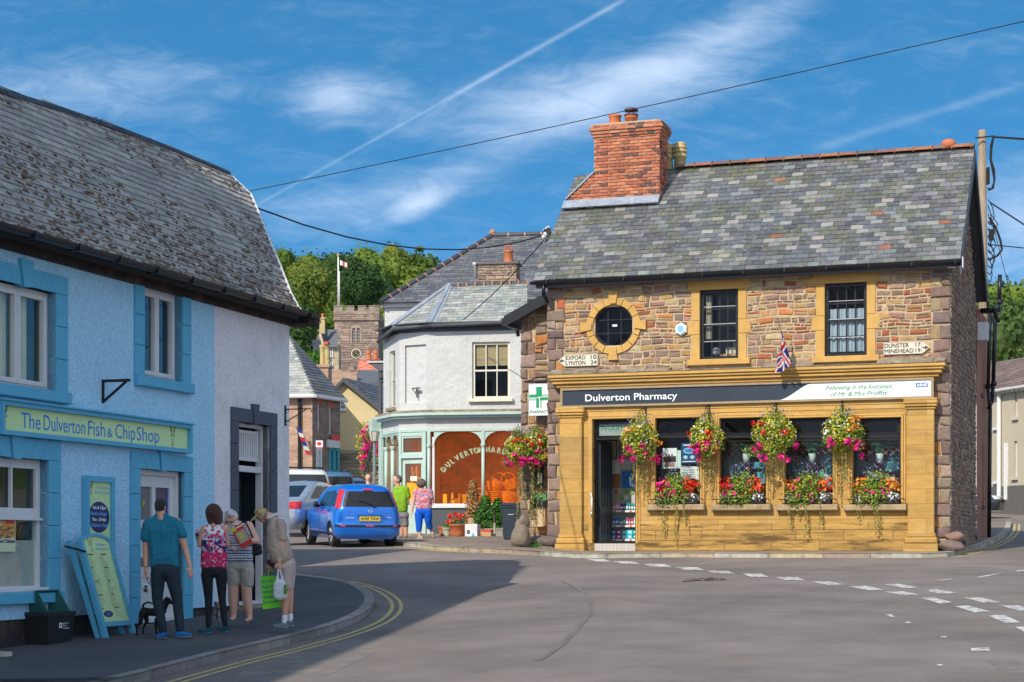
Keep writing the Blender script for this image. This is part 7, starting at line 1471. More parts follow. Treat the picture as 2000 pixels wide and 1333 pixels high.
# ---------------------------------------------------------------- church tower
YC=240.; FT=Fr(Vector((W(653,700,YC).x,YC,0)),(1,-.02,0)); TW=(739.5-653)/F*YC; zc= lambda y: FT.px(690,y)[1]
ct=thing('church_tower','square battlemented stone church tower with gold and black clock','church tower',(W(695,900,YC).x,YC,11))
bw_=(FT.px(687.5,670)[0],FT.px(703.5,670)[0],zc(670),zc(641))
mb=MB(); wallplane(mb,FT,rect(0,TW,8,zc(612)),[hole(bw_)],0,.5); mb.box(FT,0,TW,8,zc(612),-TW,-.6); mb.build('wall','far_stone_d',ct)
mb=MB(); PT=[(.30,.215,.17),(.34,.25,.20),(.26,.185,.15),(.38,.28,.22),(.22,.16,.135)]; rubble(mb,FT,rect(0,TW,zc(735),zc(626)),[rect(bw_[0]-.3,bw_[1]+.3,bw_[2],bw_[3]+.7),circle((FT.px(695.5,691))[0],zc(691),.75)],pal=PT,hr=(.22,.42),wr=(.4,1.1),bump=.06,seed=4,split=.1,gap=.02)
rubble(mb,FT.shift(n=.12),rect(-.12,TW+.12,zc(624),zc(611)),[],pal=PT[:3],hr=(.22,.35),wr=(.4,1),bump=.05,seed=5,gap=.02); mb.build('stonework','far_stone',ct)
mb=MB((.30,.23,.18)); mb.box(FT,-.15,TW+.15,zc(626),zc(624.3),-TW,.22); mb.box(FT,-.1,TW+.1,zc(624),zc(608),-.5,.10); mb.box(FT,-.1,.4,zc(624),zc(608),-TW,-.5); mb.box(FT,TW-.4,TW+.1,zc(624),zc(608),-TW,-.5)
for x0,x1 in ((653,668),(677,691),(700,713.5),(722,739.5)):
    a,b=FT.px(x0,600)[0]-.05,FT.px(x1,600)[0]+.05; mb.box(FT,a,b,zc(608),zc(599),-.5,.10); mb.box(FT,a-.06,b+.06,zc(599),zc(597.5),-.6,.18)
for x0,x1 in ((653,660),(706,715),(722,730)): a,b=FT.px(x0,600)[0],FT.px(x1,600)[0]; mb.box(FT,a,b,zc(608),zc(593),-TW+.5,-TW+1,(.27,.2,.16)); mb.box(FT,a-.06,b+.06,zc(593),zc(591.5),-TW+.4,-TW+1.1)
mb.build('battlements','far_stone',ct)
a,b,c,d=bw_; m=(a+b)/2; mb=MB((.36,.28,.22)); mb.box(FT,a-.2,a,c,d,-.3,.03); mb.box(FT,b,b+.2,c,d,-.3,.03); mb.box(FT,m-.06,m+.06,c,d,-.3,.03)
k=8
for e0,e1 in ((a,m-.06),(m+.06,b)):
    pl=[(e0,d)]+[((e0+e1)/2-(e1-e0)/2*math.cos(t),d-.3+.3*math.sin(t)) for t in [math.pi*i/k for i in range(k+1)]]+[(e1,d)]
    mb.prism(FT,pl[::-1],-.3,.02)
    y_=c+.1
mb.prism(FT,[(m+(b-a)/2*1.25*math.cos(t),d-.0+.45*math.sin(t)) for t in [math.pi*i/10 for i in range(11)]],-.2,.05); bo=mb.build('belfry_window','far_stone',ct)
mb=MB((.34,.31,.29)); y_=c+.05
while y_ < d-.1: mb.box(FT,a,m-.07,y_,y_+.09,-.3,-.1); mb.box(FT,m+.07,b,y_,y_+.09,-.3,-.1); y_ += .19
mb.build('louvre','vc',bo); mb=MB((.02,.02,.02)); mb.box(FT,a,b,c,d,-.5,-.45); mb.build('belfry_dark','vc',bo)
cu_,cz_=FT.px(695.5,691)[0],zc(691); clk=MB((.60,.52,.42)); P12= lambda r_,k=32: [(cu_+r_*math.cos(2*math.pi*i/k),cz_+r_*math.sin(2*math.pi*i/k)) for i in range(k)]
clk.prism(FT,P12(.66),.02,.10); cko=clk.build('clock','vc',ct); mb=MB((.02,.02,.022)); mb.prism(FT,P12(.54),.10,.13); mb.build('dial','vc_flat',cko)
mb=MB((.65,.48,.12))
for i in range(12): q=math.pi*i/6; mb.cyl(FT.P(cu_+.36*math.cos(q),cz_+.36*math.sin(q),.14),FT.P(cu_+.49*math.cos(q),cz_+.49*math.sin(q),.14),.035,n=4)
mb.cyl(FT.P(cu_,cz_,.15),FT.P(cu_-.08,cz_+.36,.15),.03,n=4); mb.cyl(FT.P(cu_,cz_,.15),FT.P(cu_+.2,cz_-.15,.15),.035,n=4); mb.build('clock_hands','vc_flat',cko)
u=FT.px(694.5,720)[0]; mb=MB((.05,.05,.06)); mb.prism(FT,[(u-.2,zc(722)),(u+.2,zc(722)),(u+.2,zc(710)),(u,zc(705)),(u-.2,zc(710))],.0,.03); mb.build('lancet_window','vc',ct)
fpz=thing('flagpole','white flagpole with a red and white flag on the church tower roof','flagpole',tuple(W(661,598,YC+2.5))); mb=MB((.75,.74,.72)); mb.smooth=True; mb.cyl(W(661,600,YC+2.5),W(660.5,501,YC+2.5),.12,.08,8); mb.cyl(W(663.3,600,YC+2.5),W(662.8,530,YC+2.5),.05,.05,6); mb.ball(W(660.5,499,YC+2.5),.2,col=(.5,.3,.1)); mb.build('pole','vc',fpz)
mb=MB((.75,.7,.7)); Ff=Fr(W(664,516,YC+2.5),(1,.3,-.12))
for i in range(8): mb.hexa([Ff.P(i*.13,-.1-i*.03,.04*math.sin(i)),Ff.P(i*.13+.13,-.13-i*.03,.04*math.sin(i+1)),Ff.P(i*.13+.13,-.13-i*.03,.04*math.sin(i+1)-.02),Ff.P(i*.13,-.1-i*.03,.04*math.sin(i)-.02),Ff.P(i*.13,.5-i*.03,.04*math.sin(i)),Ff.P(i*.13+.13,.47-i*.03,.04*math.sin(i+1)),Ff.P(i*.13+.13,.47-i*.03,.04*math.sin(i+1)-.02),Ff.P(i*.13,.5-i*.03,.04*math.sin(i)-.02)],(.65,.05,.06) if i in (3,4,7) else (.75,.72,.7))
mb.build('flag_cloth','vc',fpz)
# houses left of the tower
lh=thing('gabled_stone_house','stone house with steep gable, tall buff chimney and white sash windows left of the tower','building',(W(640,800,210).x,210,10)); F5=Fr(W(622,760,210),(1,0,0)); F5.O.z=0
mb=MB((.45,.36,.24)); a,b,c,d=pxr(F5,640,653,672,740); mb.box(F5,a,b+.5,8,d,-3,0); mb.box(F5,F5.px(634,700)[0],a,8,d-.3,-3,-.0,(.40,.32,.22)); mb.build('wall','far_stone',lh)
mb=MB(); mb.face([W(623,646,209.5),W(636,678,209.5),W(660,678,209.5),W(660,644,212),W(640,644,214)]); mb.face([W(622,646,209.4),W(612,700,209.4),W(636,700,209.4)]); mb.face([W(610,664,205),W(626,664,207),W(634,700,205),W(612,702,203)]); mb.build('roof','slate_grey',lh)
mb=MB((.5,.38,.24)); p0,p1=W(622.5,644,209.2),W(636,698,209.2); mb.hexa([p0+Vector((-.15,0,0)),p0+Vector((.15,0,0)),p0+Vector((.15,.4,0)),p0+Vector((-.15,.4,0)),p1+Vector((-.15,0,0)),p1+Vector((.2,0,0)),p1+Vector((.2,.4,0)),p1+Vector((-.15,.4,0))][4:]+[p0+Vector((-.15,0,0)),p0+Vector((.15,0,0)),p0+Vector((.15,.4,0)),p0+Vector((-.15,.4,0))]); mb.build('gable_coping','vc',lh)
mb=MB((.46,.36,.16)); a,b,c,d=pxr(F5,624,634,623,652); mb.box(F5,a,b,c,d,-.8,-.1); mb.box(F5,a-.08,b+.08,d,d+.15,-.9,0); chn=mb.build('chimney','vc',lh); mb=MB(); mb.lathe(F5.P((a+b)/2,d+.1,-.4),[(.22,0),(.16,.35),(.05,.6)],8); mb.build('chimney_pot','terracotta',chn)
for y0,y1 in ((678,698),(708,724)):
    a,b,c,d=pxr(F5,641,650.5,y0,y1); mb=MB((.75,.76,.78)); frame_rect(mb,F5,a,b,c,d,.09,0,.1); mb.box(F5,(a+b)/2-.04,(a+b)/2+.04,c,d,0,.08); mb.box(F5,a,b,(c+d)/2-.04,(c+d)/2+.04,0,.08); mb.box(F5,a,b,c,d,0,.03,(.10,.16,.22)); mb.build('window','vc',lh)
# flat porch canopy + tall dark pipe at left of the white shop
cp=thing('flat_canopy','dark flat roof canopy jutting left of the white house','canopy',tuple(W(735,715,62))); Fy=Fr(W(719,715,62),(1,-.1,0)); Fy.O.z=0; a,b,c,d=pxr(Fy,719,752,709,724); mb=MB((.10,.10,.105)); mb.hexa([Fy.P(a+.35,c,-1),Fy.P(b,c-.02,-1),Fy.P(b,c-.02,0),Fy.P(a+.35,c,0),Fy.P(a,d,-1),Fy.P(b,d,-1),Fy.P(b,d,0),Fy.P(a,d,0)]); mb.box(Fy,a-.03,b,d,d+.06,-1.1,.05,(.5,.5,.48)); mb.build('roof_slab','vc',cp)
mb=MB((.07,.07,.075)); mb.box(Fy,Fy.px(738,730)[0],Fy.px(744,730)[0],4.0,c,-.2,-.05); mb.box(Fy,Fy.px(748,730)[0],Fy.px(752,730)[0],4.0,c,-.2,-.05); mb.build('post','vc',cp); mb=MB((.05,.05,.055)); c_=W(746,738,61.5); mb.ball(c_,(.10,.16,.08)); mb.ball(c_+Vector((0,0,-.15)),(.06,.1,.05)); mb.build('flood_lamp','vc',cp)
# stone steps with wall, railing, street lamp, flower tower
sw_=thing('stone_steps','stepped stone retaining wall climbing beside the mint shopfront','steps',tuple(W(735,940,60))); F6=Fr(W(718,900,60),(1,-.05,0)); F6.O.z=0
mb=MB();
for i in range(6):
    a,b,c,d=pxr(F6,722+i*.5,752,895+0,960); top=F6.px(735,945-i*13)[1]; rubble(mb,F6.shift(n=-i*.5),rect(a+.05*i,b,top-.22,top-.05),[],pal=[(.34,.25,.16),(.28,.21,.14),(.40,.30,.19)],hr=(.08,.1),wr=(.12,.3),bump=.03,seed=i+50); mb.box(F6.shift(n=-i*.5),a,b,top-.24,top-.0,-.5,-.01,(.22,.17,.12)); mb.box(F6.shift(n=-i*.5),a,b,top-.04,top,-.5,.05,(.38,.31,.22))
mb.build('steps','stone',sw_)
mb=MB((.03,.035,.04)); mb.smooth=True
ra_=thing('handrail','dark steel handrail climbing the stone steps by the street lamp','railing',tuple(W(712,950,59.3))); mb.tube([W(708,960,59.2),W(712,920,59.3),W(724,880,59.8),W(727,862,60.5)],.03,6); mb.tube([W(717,955,59.2),W(717,915,59.3)],.025,6); mb.tube([W(723,950,59.3),W(724,880,59.8)],.025,6)
for q in range(5): x=710+q*3; mb.cyl(W(x,950-q*12,59.3),W(x,925-q*12,59.3),.012,n=5)
mb.build('rail','vc',ra_)
sl_=thing('street_lamp','old style street lantern with a frosted glass head beside the flower tower','street lamp',tuple(W(728,960,58))); FLm=W(731,862,58); mb=MB((.16,.20,.23)); mb.smooth=True; base_=on_ground(731,1000); mb.cyl(Vector((FLm.x,58,2.3)),FLm,.04,n=8); mb.lathe(FLm+Vector((0,0,-.04)),[(.05,0),(.10,.03)],6); mb.build('lamp_post','vc',sl_)
mb=MB((.62,.56,.44)); mb.lathe(FLm,[(.10,0),(.19,.36)],6); mb.build('glass_head','lamp_glass' if 'lamp_glass' in MD else 'vc_print',sl_); mb=MB((.18,.22,.25)); mb.lathe(FLm+Vector((0,0,.36)),[(.24,0),(.22,.04),(.12,.16),(.05,.20),(.05,.30),(.01,.34)],6)
for i in range(6): q=math.pi/3*i; mb.cyl(FLm+Vector((math.cos(q)*.10,math.sin(q)*.10,0)),FLm+Vector((math.cos(q)*.20,math.sin(q)*.20,.36)),.012,n=4)
mb.build('lamp_cap','vc',sl_)
mb=MB(); r=random.Random(17); ft=thing('flower_tower','tall mound of magenta and lime flowers tumbling over the steps behind the lamp','flower display',tuple(W(725,905,61)))
for (x,y,rx,rz) in ((722,850,.5,.5),(712,875,.35,.6),(740,880,.5,.5),(712,905,.2,.5)): leaves(mb,W(x,y,61),(rx,.4,rz),420,.09,YEL+GRN,r,.3)
mb.build('foliage','leaf',ft); mb=MB()
for (x,y) in ((710,845),(720,838),(728,832),(708,862),(712,880),(706,895),(716,890),(737,862),(745,870),(738,885),(746,890),(722,868),(709,912),(714,872),(742,878)): leaves(mb,W(x,y,60.6),(.16,.15,.16),16,.10,PNK,r,.2,hexf=True)
mb.build('flowers','petal',ft)
# ================================================================ RIGHT SIDE TERRACE
FRr=Fr(Vector((W(1979,900,70).x,70,0)),(-.105,.9945,0)); FRr=Fr(FRr.O,(.16,-.987,0)); FRr.N=Vector((-.987,-.16,0));
rt_=thing('taupe_terrace_house','taupe rendered terrace house with a teal door on the uphill road at right','building',tuple(W(1975,960,72)))
oR=W(1974,975,74); FR2=Fr(Vector((oR.x,oR.y,0)),(-.075,-.997,0)); FR2=Fr(Vector((oR.x,oR.y,0)),(.30,-.954,0)); ez_=FR2.px(1974,764)[1]; gz=FR2.px(1974,976)[1]
def rr4(x0,x1,yt,yb,fr=FR2): a=fr.px(x0,900)[0]; b=fr.px(x1,900)[0]; xm=(x0+x1)/2; return min(a,b),max(a,b),fr.px(xm,yb)[1],fr.px(xm,yt)[1]
o1=rr4(1981.5,1987,748,815); o2=rr4(1980.5,1986.5,862,932); o3=rr4(1962.5,1968.5,866,968)
mb=MB(); wallplane(mb,FR2,rect(-3.2,9,gz+.55,ez_),[hole(o1),hole(o2),hole((o3[0],o3[1],gz+.2,o3[3]))],0,.2); mb.build('wall','taupe_wall',rt_); mb=MB((.12,.11,.10)); mb.box(FR2,-3.2,9,gz-.8,gz+.55,-.2,.03); mb.build('plinth','vc',rt_)
for o_ in (o1,o2): window(FR2,*o_,rt_,n=-.12,fw=.09,cols=1,rows=2,rd=.6); mb=MB((.5,.46,.38)); mb.box(FR2,o_[0]-.1,o_[1]+.1,o_[2]-.12,o_[2],0,.12); mb.build('sill','vc',rt_)
mb=MB((.02,.34,.45)); mb.box(FR2,o3[0]+.12,o3[1]-.1,gz,o3[3]-.15,-.12,-.06); frame_rect(mb,FR2,o3[0],o3[1],gz,o3[3],.12,-.1,.05,(.72,.72,.7)); mb.build('door','vc',rt_)
mb=MB((.70,.71,.70)); u=FR2.px(1955.5,900)[0]; mb.cyl(FR2.P(u,gz,.1),FR2.P(u,ez_-.1,.1),.09,n=8); mb.build('downpipe','vc',rt_)
FR3=Fr(FR2.P(-3.2,0,0),FR2.U); pl2=thing('pale_terrace_house','pale green grey terrace house with white sash windows beyond the taupe one','building',tuple(FR2.P(-6,gz,0)))
oA=rr4(1944,1951,795,835); oB=rr4(1944.5,1951.5,880,940); mb=MB(); wallplane(mb,FR2,rect(-9,-3.21,gz+.4,ez_),[hole(oA),hole(oB)],0,.2); mb.build('wall','pale_wall',pl2); mb=MB((.2,.2,.2)); mb.box(FR2,-9,-3.21,gz-1,gz+.4,-.2,.03); mb.build('plinth','vc',pl2)
for o_ in (oA,oB): window(FR2,*o_,pl2,n=-.06,fw=.12,cols=2,rows=4,rd=.6); mb=MB((.6,.6,.58)); mb.box(FR2,o_[0]-.1,o_[1]+.1,o_[2]-.12,o_[2],0,.12); mb.build('sill','vc',pl2)
mb=MB(); e0_,e1_=FR2.P(-9,ez_+.05,.35),FR2.P(9,ez_+.05,.35); r0_,r1_=FR2.P(-9,ez_+1.7,-2.4),FR2.P(9,ez_+1.7,-2.4); mb.face([e0_,e1_,r1_,r0_]); ro=mb.build('roof','slate_grey',rt_); mb=MB(); slate_face(mb,[e0_,e1_,r1_,r0_],.25,.4,[(.20,.13,.11),(.17,.12,.10),(.24,.16,.13)],3,.02); mb.build('slates','slate_grey',ro)
mb=MB((.55,.54,.5)); x=-9
while x < 9: mb.box(FR2,x,x+.12,ez_-.08,ez_+.0,0,.3); x += .35
mb.cyl(e0_,e1_,.06,n=6); mb.build('eaves_bracket','vc',rt_)
mb=MB((.45,.46,.47)); c=W(1950,770,82); mb.cyl(c,W(1950,722,82),.04,n=6)
for i in range(3): mb.cyl(W(1942,722+i*5,82),W(1966,722+i*5,82),.02,n=4)
for i in range(8): mb.cyl(W(1943+i*3,718,82),W(1943+i*3,726,82),.015,n=4)
o=mb.build('tv_aerial','vc'); tag(o,'grey rooftop television aerial above the pale terrace','aerial')
# ================================================================ HILLS AND WOODS
def hill_z(x,y,side):
    if side < 0: return 12+54*sstep(275,455,y)
    return 6+31*sstep(120,290,y)
for side,xr_,yr_,nm in ((-1,(-260,45),(262,560),'hill'),(1,(70,300),(150,420),'hill')):
    mb=MB(); mb.smooth=True; nx,ny=26,20; vs=[]
    for j in range(ny+1):
        for i in range(nx+1):
            x=xr_[0]+(xr_[1]-xr_[0])*i/nx; y=yr_[0]+(yr_[1]-yr_[0])*j/ny; vs.append((x,y,hill_z(x,y,side)-(14 if j == 0 else 0)))
    mb.mesh(vs,[(j*(nx+1)+i,j*(nx+1)+i+1,(j+1)*(nx+1)+i+1,(j+1)*(nx+1)+i) for j in range(ny) for i in range(nx)]); struct(mb.build(nm,'hill'))
GT=[(.055,.10,.012),(.085,.14,.015),(.04,.08,.015),(.12,.17,.02),(.16,.19,.025),(.03,.065,.015),(.07,.12,.02)]
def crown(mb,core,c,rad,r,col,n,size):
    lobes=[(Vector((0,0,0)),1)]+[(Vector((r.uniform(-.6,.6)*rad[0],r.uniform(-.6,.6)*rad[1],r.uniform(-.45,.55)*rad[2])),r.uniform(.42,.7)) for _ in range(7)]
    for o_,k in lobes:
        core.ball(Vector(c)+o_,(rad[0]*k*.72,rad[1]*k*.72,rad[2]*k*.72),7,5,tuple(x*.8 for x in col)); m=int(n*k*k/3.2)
        for _ in range(m):
            d=Vector((r.gauss(0,1),r.gauss(0,1)-.5,r.gauss(0,1)+.25)).normalized(); rr_=k*r.uniform(.72,1.05); p=Vector(c)+o_+Vector((d.x*rad[0]*rr_,d.y*rad[1]*rr_,d.z*rad[2]*rr_))
            nn_=(d+Vector((r.gauss(0,.45),r.gauss(0,.45),r.gauss(0,.45)))).normalized(); x=Matrix.Rotation(r.uniform(0,6.28),3,nn_) @ nn_.orthogonal().normalized(); y=nn_.cross(x); s=size*r.uniform(.5,1.3); cc=jit(col,.25,r)
            mb.face([p-x*s*.5,p+y*s*.4,p+x*s*.5,p-y*s*.4],cc)
def wood(seed,spots,label,name='woodland',n=520,size=.85):
    r=random.Random(seed); mb=MB(); core=MB()
    for (c,rad,col) in spots: crown(mb,core,c,rad,r,col,n,size)
    core.mi=1; mb.mi=0
    b=len(mb.v); mb.v += core.v; mb.f += [[i+b for i in f] for f in core.f]; mb.c += core.c; mb.m += [1]*len(core.f); mb.sm += core.sm
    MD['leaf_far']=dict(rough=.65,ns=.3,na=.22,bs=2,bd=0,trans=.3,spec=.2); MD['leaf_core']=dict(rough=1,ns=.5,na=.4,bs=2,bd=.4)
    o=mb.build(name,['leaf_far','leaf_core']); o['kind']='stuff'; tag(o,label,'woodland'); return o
r=random.Random(21); sp=[]
for row in range(9):
    Y=292+row*21
    x0,x1=(340-1000)/F*Y,(850-1000)/F*Y; x=x0+r.uniform(-3,3)
    while x < x1:
        z=hill_z(x,Y,-1); q=mnoise.noise(Vector((x*.035,Y*.03,2))); col=jit(r.choice(GT if q < .1 else [(.14,.18,.02),(.18,.21,.03),(.10,.16,.02),(.07,.13,.02)]),.12,r)
        s=r.uniform(4.2,7.5); sp.append((Vector((x,Y+r.uniform(-6,6),z+s*.5)),(s,s,s*r.uniform(.8,1.15)),col)); x += s*r.uniform(1.1,1.5)
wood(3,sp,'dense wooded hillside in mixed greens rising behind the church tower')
r=random.Random(22); sp=[]
for row in range(13):
    Y=172+row*20; x0,x1=(1900-1000)/F*Y,(2140-1000)/F*Y; x=x0
    while x < x1: s=r.uniform(3.5,5.5); z=hill_z(x,Y,1); sp.append((Vector((x,Y,z+s*.4)),(s,s,s),jit(r.choice(GT+[(.13,.18,.03)]),.12,r))); x += s*1.25
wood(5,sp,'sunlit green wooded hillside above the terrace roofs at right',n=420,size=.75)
def tree(px,py,Y,rad,col,n,size,label,seed,zb=None,loose=False):
    r=random.Random(seed); c=W(px,py,Y); t=thing('tree',label,'tree',(c.x,c.y,(zb if zb is not None else c.z-rad[2]*1.8))); z0=t.location.z
    mb=MB(); core=MB()
    if loose:
        for _ in range(9): o_=Vector((r.uniform(-.8,.8)*rad[0],r.uniform(-.6,.6)*rad[1],r.uniform(-.6,.8)*rad[2])); leaves(mb,c+o_,(rad[0]*.33,rad[1]*.33,rad[2]*.25),n // 9,size,[col,tuple(x*1.3 for x in col)],r,.3)
    else: crown(mb,core,c,rad,r,col,n,size); b=len(mb.v); mb.v += core.v; mb.f += [[i+b for i in f] for f in core.f]; mb.c += core.c; mb.m += [1]*len(core.f); mb.sm += core.sm
    mb.build('crown',['leaf_far','leaf_core'],t); mb=MB(); mb.smooth=True; mb.cyl((c.x,c.y,z0),c,rad[0]*.09,rad[0]*.05,8)
    for i in range(6): a=i*1.05; mb.cyl(c-Vector((0,0,rad[2]*.5)),c+Vector((math.cos(a)*rad[0]*.6,math.sin(a)*rad[1]*.6,rad[2]*.4)),rad[0]*.035,rad[0]*.015,6)
    mb.build('trunk','bark',t)
tree(790,508,452,(5,4,3.2),(.10,.14,.02),900,.8,'tall airy tree standing above the skyline of the wooded hill',2,zb=50,loose=True)
tree(825,530,440,(6,5,4),(.07,.12,.02),700,1.,'rounded tree at the right end of the hill skyline',3,zb=48)
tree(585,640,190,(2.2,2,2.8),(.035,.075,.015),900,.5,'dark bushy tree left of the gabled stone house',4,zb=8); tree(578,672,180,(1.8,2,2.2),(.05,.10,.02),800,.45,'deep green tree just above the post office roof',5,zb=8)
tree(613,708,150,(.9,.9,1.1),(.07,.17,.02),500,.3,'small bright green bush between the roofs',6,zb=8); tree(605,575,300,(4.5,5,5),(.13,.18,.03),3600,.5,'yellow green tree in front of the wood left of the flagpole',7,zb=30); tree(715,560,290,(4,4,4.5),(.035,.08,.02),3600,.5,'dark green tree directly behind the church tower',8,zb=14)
tree(1968,660,150,(2.5,2.5,4),(.08,.13,.03),900,.5,'grey green willow like tree above the terrace roof',9,zb=10)
# ---------------------------------------------------------------- unseen houses added and shaped to cast the shadows on the corner
def shade_house(name,label,fr,L_,D_,zb,ze,zr,mat='render_white',rf=.5):
    t=thing(name,label,'building',tuple(fr.P(L_/2,zb,-D_/2))); mb=MB()
    for a,b in (((0,0),(L_,0)),((L_,0),(L_,-D_)),((L_,-D_),(0,-D_)),((0,-D_),(0,0))): mb.face([fr.P(a[0],zb,a[1]),fr.P(b[0],zb,b[1]),fr.P(b[0],ze,b[1]),fr.P(a[0],ze,a[1])])
    for u in (0,L_): mb.face([fr.P(u,ze,0),fr.P(u,ze,-D_),fr.P(u,zr,-D_*rf)])
    mb.build('wall',mat,t); mb=MB(); mb.face([fr.P(-.2,ze-.1,.2),fr.P(L_+.2,ze-.1,.2),fr.P(L_+.2,zr,-D_*rf),fr.P(-.2,zr,-D_*rf)]); mb.face([fr.P(-.2,ze-.1,-D_-.2),fr.P(L_+.2,ze-.1,-D_-.2),fr.P(L_+.2,zr,-D_*rf),fr.P(-.2,zr,-D_*rf)]); mb.build('roof','slate_grey',t)
    mb=MB((.7,.7,.68));
    for k in range(int(L_ // 3)):
        for z in (zb+1,ze-2): frame_rect(mb,fr,k*3+1,k*3+2,z,z+1.5,.08,0,.05); mb.box(fr,k*3+1,k*3+2,z,z+1.5,0,.01,(.08,.1,.12))
    mb.build('windows','vc',t)
SHD='x'
SUNH=Vector((.58,.81,0)).normalized(); TANE=math.tan(R(SUN_EL))
def src(p,L_):      # point that throws its shadow on ground point p, L_ metres back
    g=Vector((p.x,p.y,road_z(p.x,p.y))); q=g-SUNH*L_; q.z=g.z+L_*TANE; return q
sa,sb_=on_ground(1031,1106),on_ground(560,1281);
qa,qb=src(sa,19.5),src(sb_,19.5); dU_=(qa-qb); dU_.z=0; dU_.normalize(); qe=qb-dU_*7; D_=5.0
NN=Vector((dU_.y,-dU_.x,0)); Fs1=Fr(Vector((qe.x,qe.y,0))+NN*(D_/2),dU_); L1=(qa-qe).dot(dU_)
shade_house('added_shade_house_tall','tall white rendered house standing behind the chip shop',Fs1,L1,D_,.5,qa.z-4.6,qa.z)  # added out of view, its ridge set to throw the long road shadow edge
sc1,sc2=on_ground(562,1073),on_ground(812,1073); q1,q2=src(sc1,8.5),src(sc2,8.5); dU2=(q2-q1); dU2.z=0; dU2.normalize(); q0=q1-dU2*2
NN2=Vector((dU2.y,-dU2.x,0)); L2=(q2-q0).dot(dU2)
Fs2=Fr(Vector((q0.x,q0.y,0))+NN2*6.5,dU2); shade_house('added_shade_house_low','white rendered cottage tucked behind the end of the chip shop',Fs2,L2,9,1,q1.z-2.9,q1.z,rf=.722)  # added out of sight, depth and ridge shaped to fill the far street shadow
print('shade',sa,sb_,qa,qb,q1,q2)
# ================================================================ PEOPLE AND DOGS
def volmesh(shapes,voxel,smooth=4):        # one continuous skin round overlapping tapered limbs
    mb=MB()
    for s in shapes:
        if s[0] == 'c':
            _,a,ra,b,rb=s; a,b=Vector(a),Vector(b); d=(b-a)
            if d.length < 1e-4: continue
            d.normalize(); prof=[(ra*math.sin(t),-ra*math.cos(t)) for t in [math.pi/2*i/4 for i in range(1,5)]]+[(rb*math.cos(t),(b-a).length+rb*math.sin(t)) for t in [math.pi/2*i/4 for i in range(0,4)]]
            mb.lathe(a,[(max(p,.001),h) for p,h in prof],12,axis=d)
        else: _,c,r_,*rt=s; mb.ball(c,r_,16,10,rot=rt[0] if rt else None)
    me=bpy.data.meshes.new('v'); me.from_pydata(mb.v,[],mb.f); bm=bmesh.new(); bm.from_mesh(me); bmesh.ops.recalc_face_normals(bm,faces=bm.faces); bm.to_mesh(me); bm.free()
    o=bpy.data.objects.new('v',me); m=o.modifiers.new('r','REMESH'); m.mode='VOXEL'; m.voxel_size=voxel; m.use_smooth_shade=True
    k=o.modifiers.new('s','SMOOTH'); k.iterations=smooth; k.factor=.5
    out_=evalmesh(o); bpy.data.objects.remove(o); return out_
def vol(name,shapes,voxel,mat,parent,colf=None,smooth=4,label=None):
    me=volmesh(shapes,voxel,smooth); me.name=name
    ca=me.color_attributes.new('Col','FLOAT_COLOR','POINT'); n=len(me.vertices)
    cols=np.ones((n,4),dtype=np.float32)
    for i,v in enumerate(me.vertices): cols[i,:3]=colf(v.co) if callable(colf) else (colf or (1,1,1))
    ca.data.foreach_set('color',cols.ravel()); me.materials.clear(); me.materials.append(M(mat)); me.polygons.foreach_set('use_smooth',[True]*len(me.polygons))
    o=bpy.data.objects.new(name,me); COL.objects.link(o); attach(o,parent)
    if label: o['label']=label
    return o
class Pose:                                   # joints traced in a zoomed crop, at the depth where the person stands
    def __init__(s,Y,ox=240,oy=940,k=4.04): s.Y=Y; s.ox=ox; s.oy=oy; s.k=k; s.m=Y/F/k
    def p(s,x,y,d=0): return W(s.ox+x/s.k,s.oy+y/s.k,s.Y+d)
    def c(s,a,ra,b,rb): return ('c',s.p(*a),ra*s.m,s.p(*b),rb*s.m)
    def b(s,a,rx,ry,rz,rot=None): return ('b',s.p(*a),(rx*s.m,ry*s.m,rz*s.m))+((rot,) if rot else ())
def torso(P,rows,k=4):          # rows (x0, x1, y, depth, radius): joined from neck to hem
    L_=[]
    for (a0,a1,ya,da,ra),(b0,b1,yb,db,rb) in zip(rows,rows[1:]):
        for i in range(k+1): t=i/k; L_.append(P.c((a0+(a1-a0)*t,ya,da),ra,(b0+(b1-b0)*t,yb,db),rb))
        L_ += [P.c((a0,ya,da),ra,(a1,ya,da),ra),P.c((b0,yb,db),rb,(b1,yb,db),rb)]
    return L_
def hand(P,w_,dirn,side,curl=.5,sc=1.):   # palm and five bent fingers hanging from wrist w_ ; side = thumb direction
    w_=Vector(w_); d=Vector(dirn).normalized(); s=Vector(side).normalized(); n=d.cross(s).normalized(); L_=[]; u=.0095*sc
    pal=w_+d*.045*sc; L_ += [('c',w_,.021*sc,pal,.022*sc)]
    for i,(o_,ln) in enumerate(((.030,.072),(.010,.080),(-.010,.074),(-.029,.058))):
        a=w_+d*.055*sc+s*o_*sc*.8; L_.append(('c',w_+d*.02*sc+s*o_*.6*sc,.012*sc,a+d*.02*sc,.011*sc)); k1=a+d*(.02+ln*.45)*sc+n*curl*.02*sc; k2=k1+(d*(1-curl)+n*curl).normalized()*ln*.5*sc
        L_ += [('c',a+d*.02*sc,u,k1,u*.95),('c',k1,u*.95,k2,u*.75)]
    t0=w_+d*.02*sc+s*.022*sc; t1=t0+(d*.6+s*.8).normalized()*.035*sc; L_ += [('c',t0,.012*sc,t1,.011*sc),('c',t1,.0105*sc,t1+(d+s*.2+n*.3).normalized()*.03*sc,.0085*sc)]
    return L_
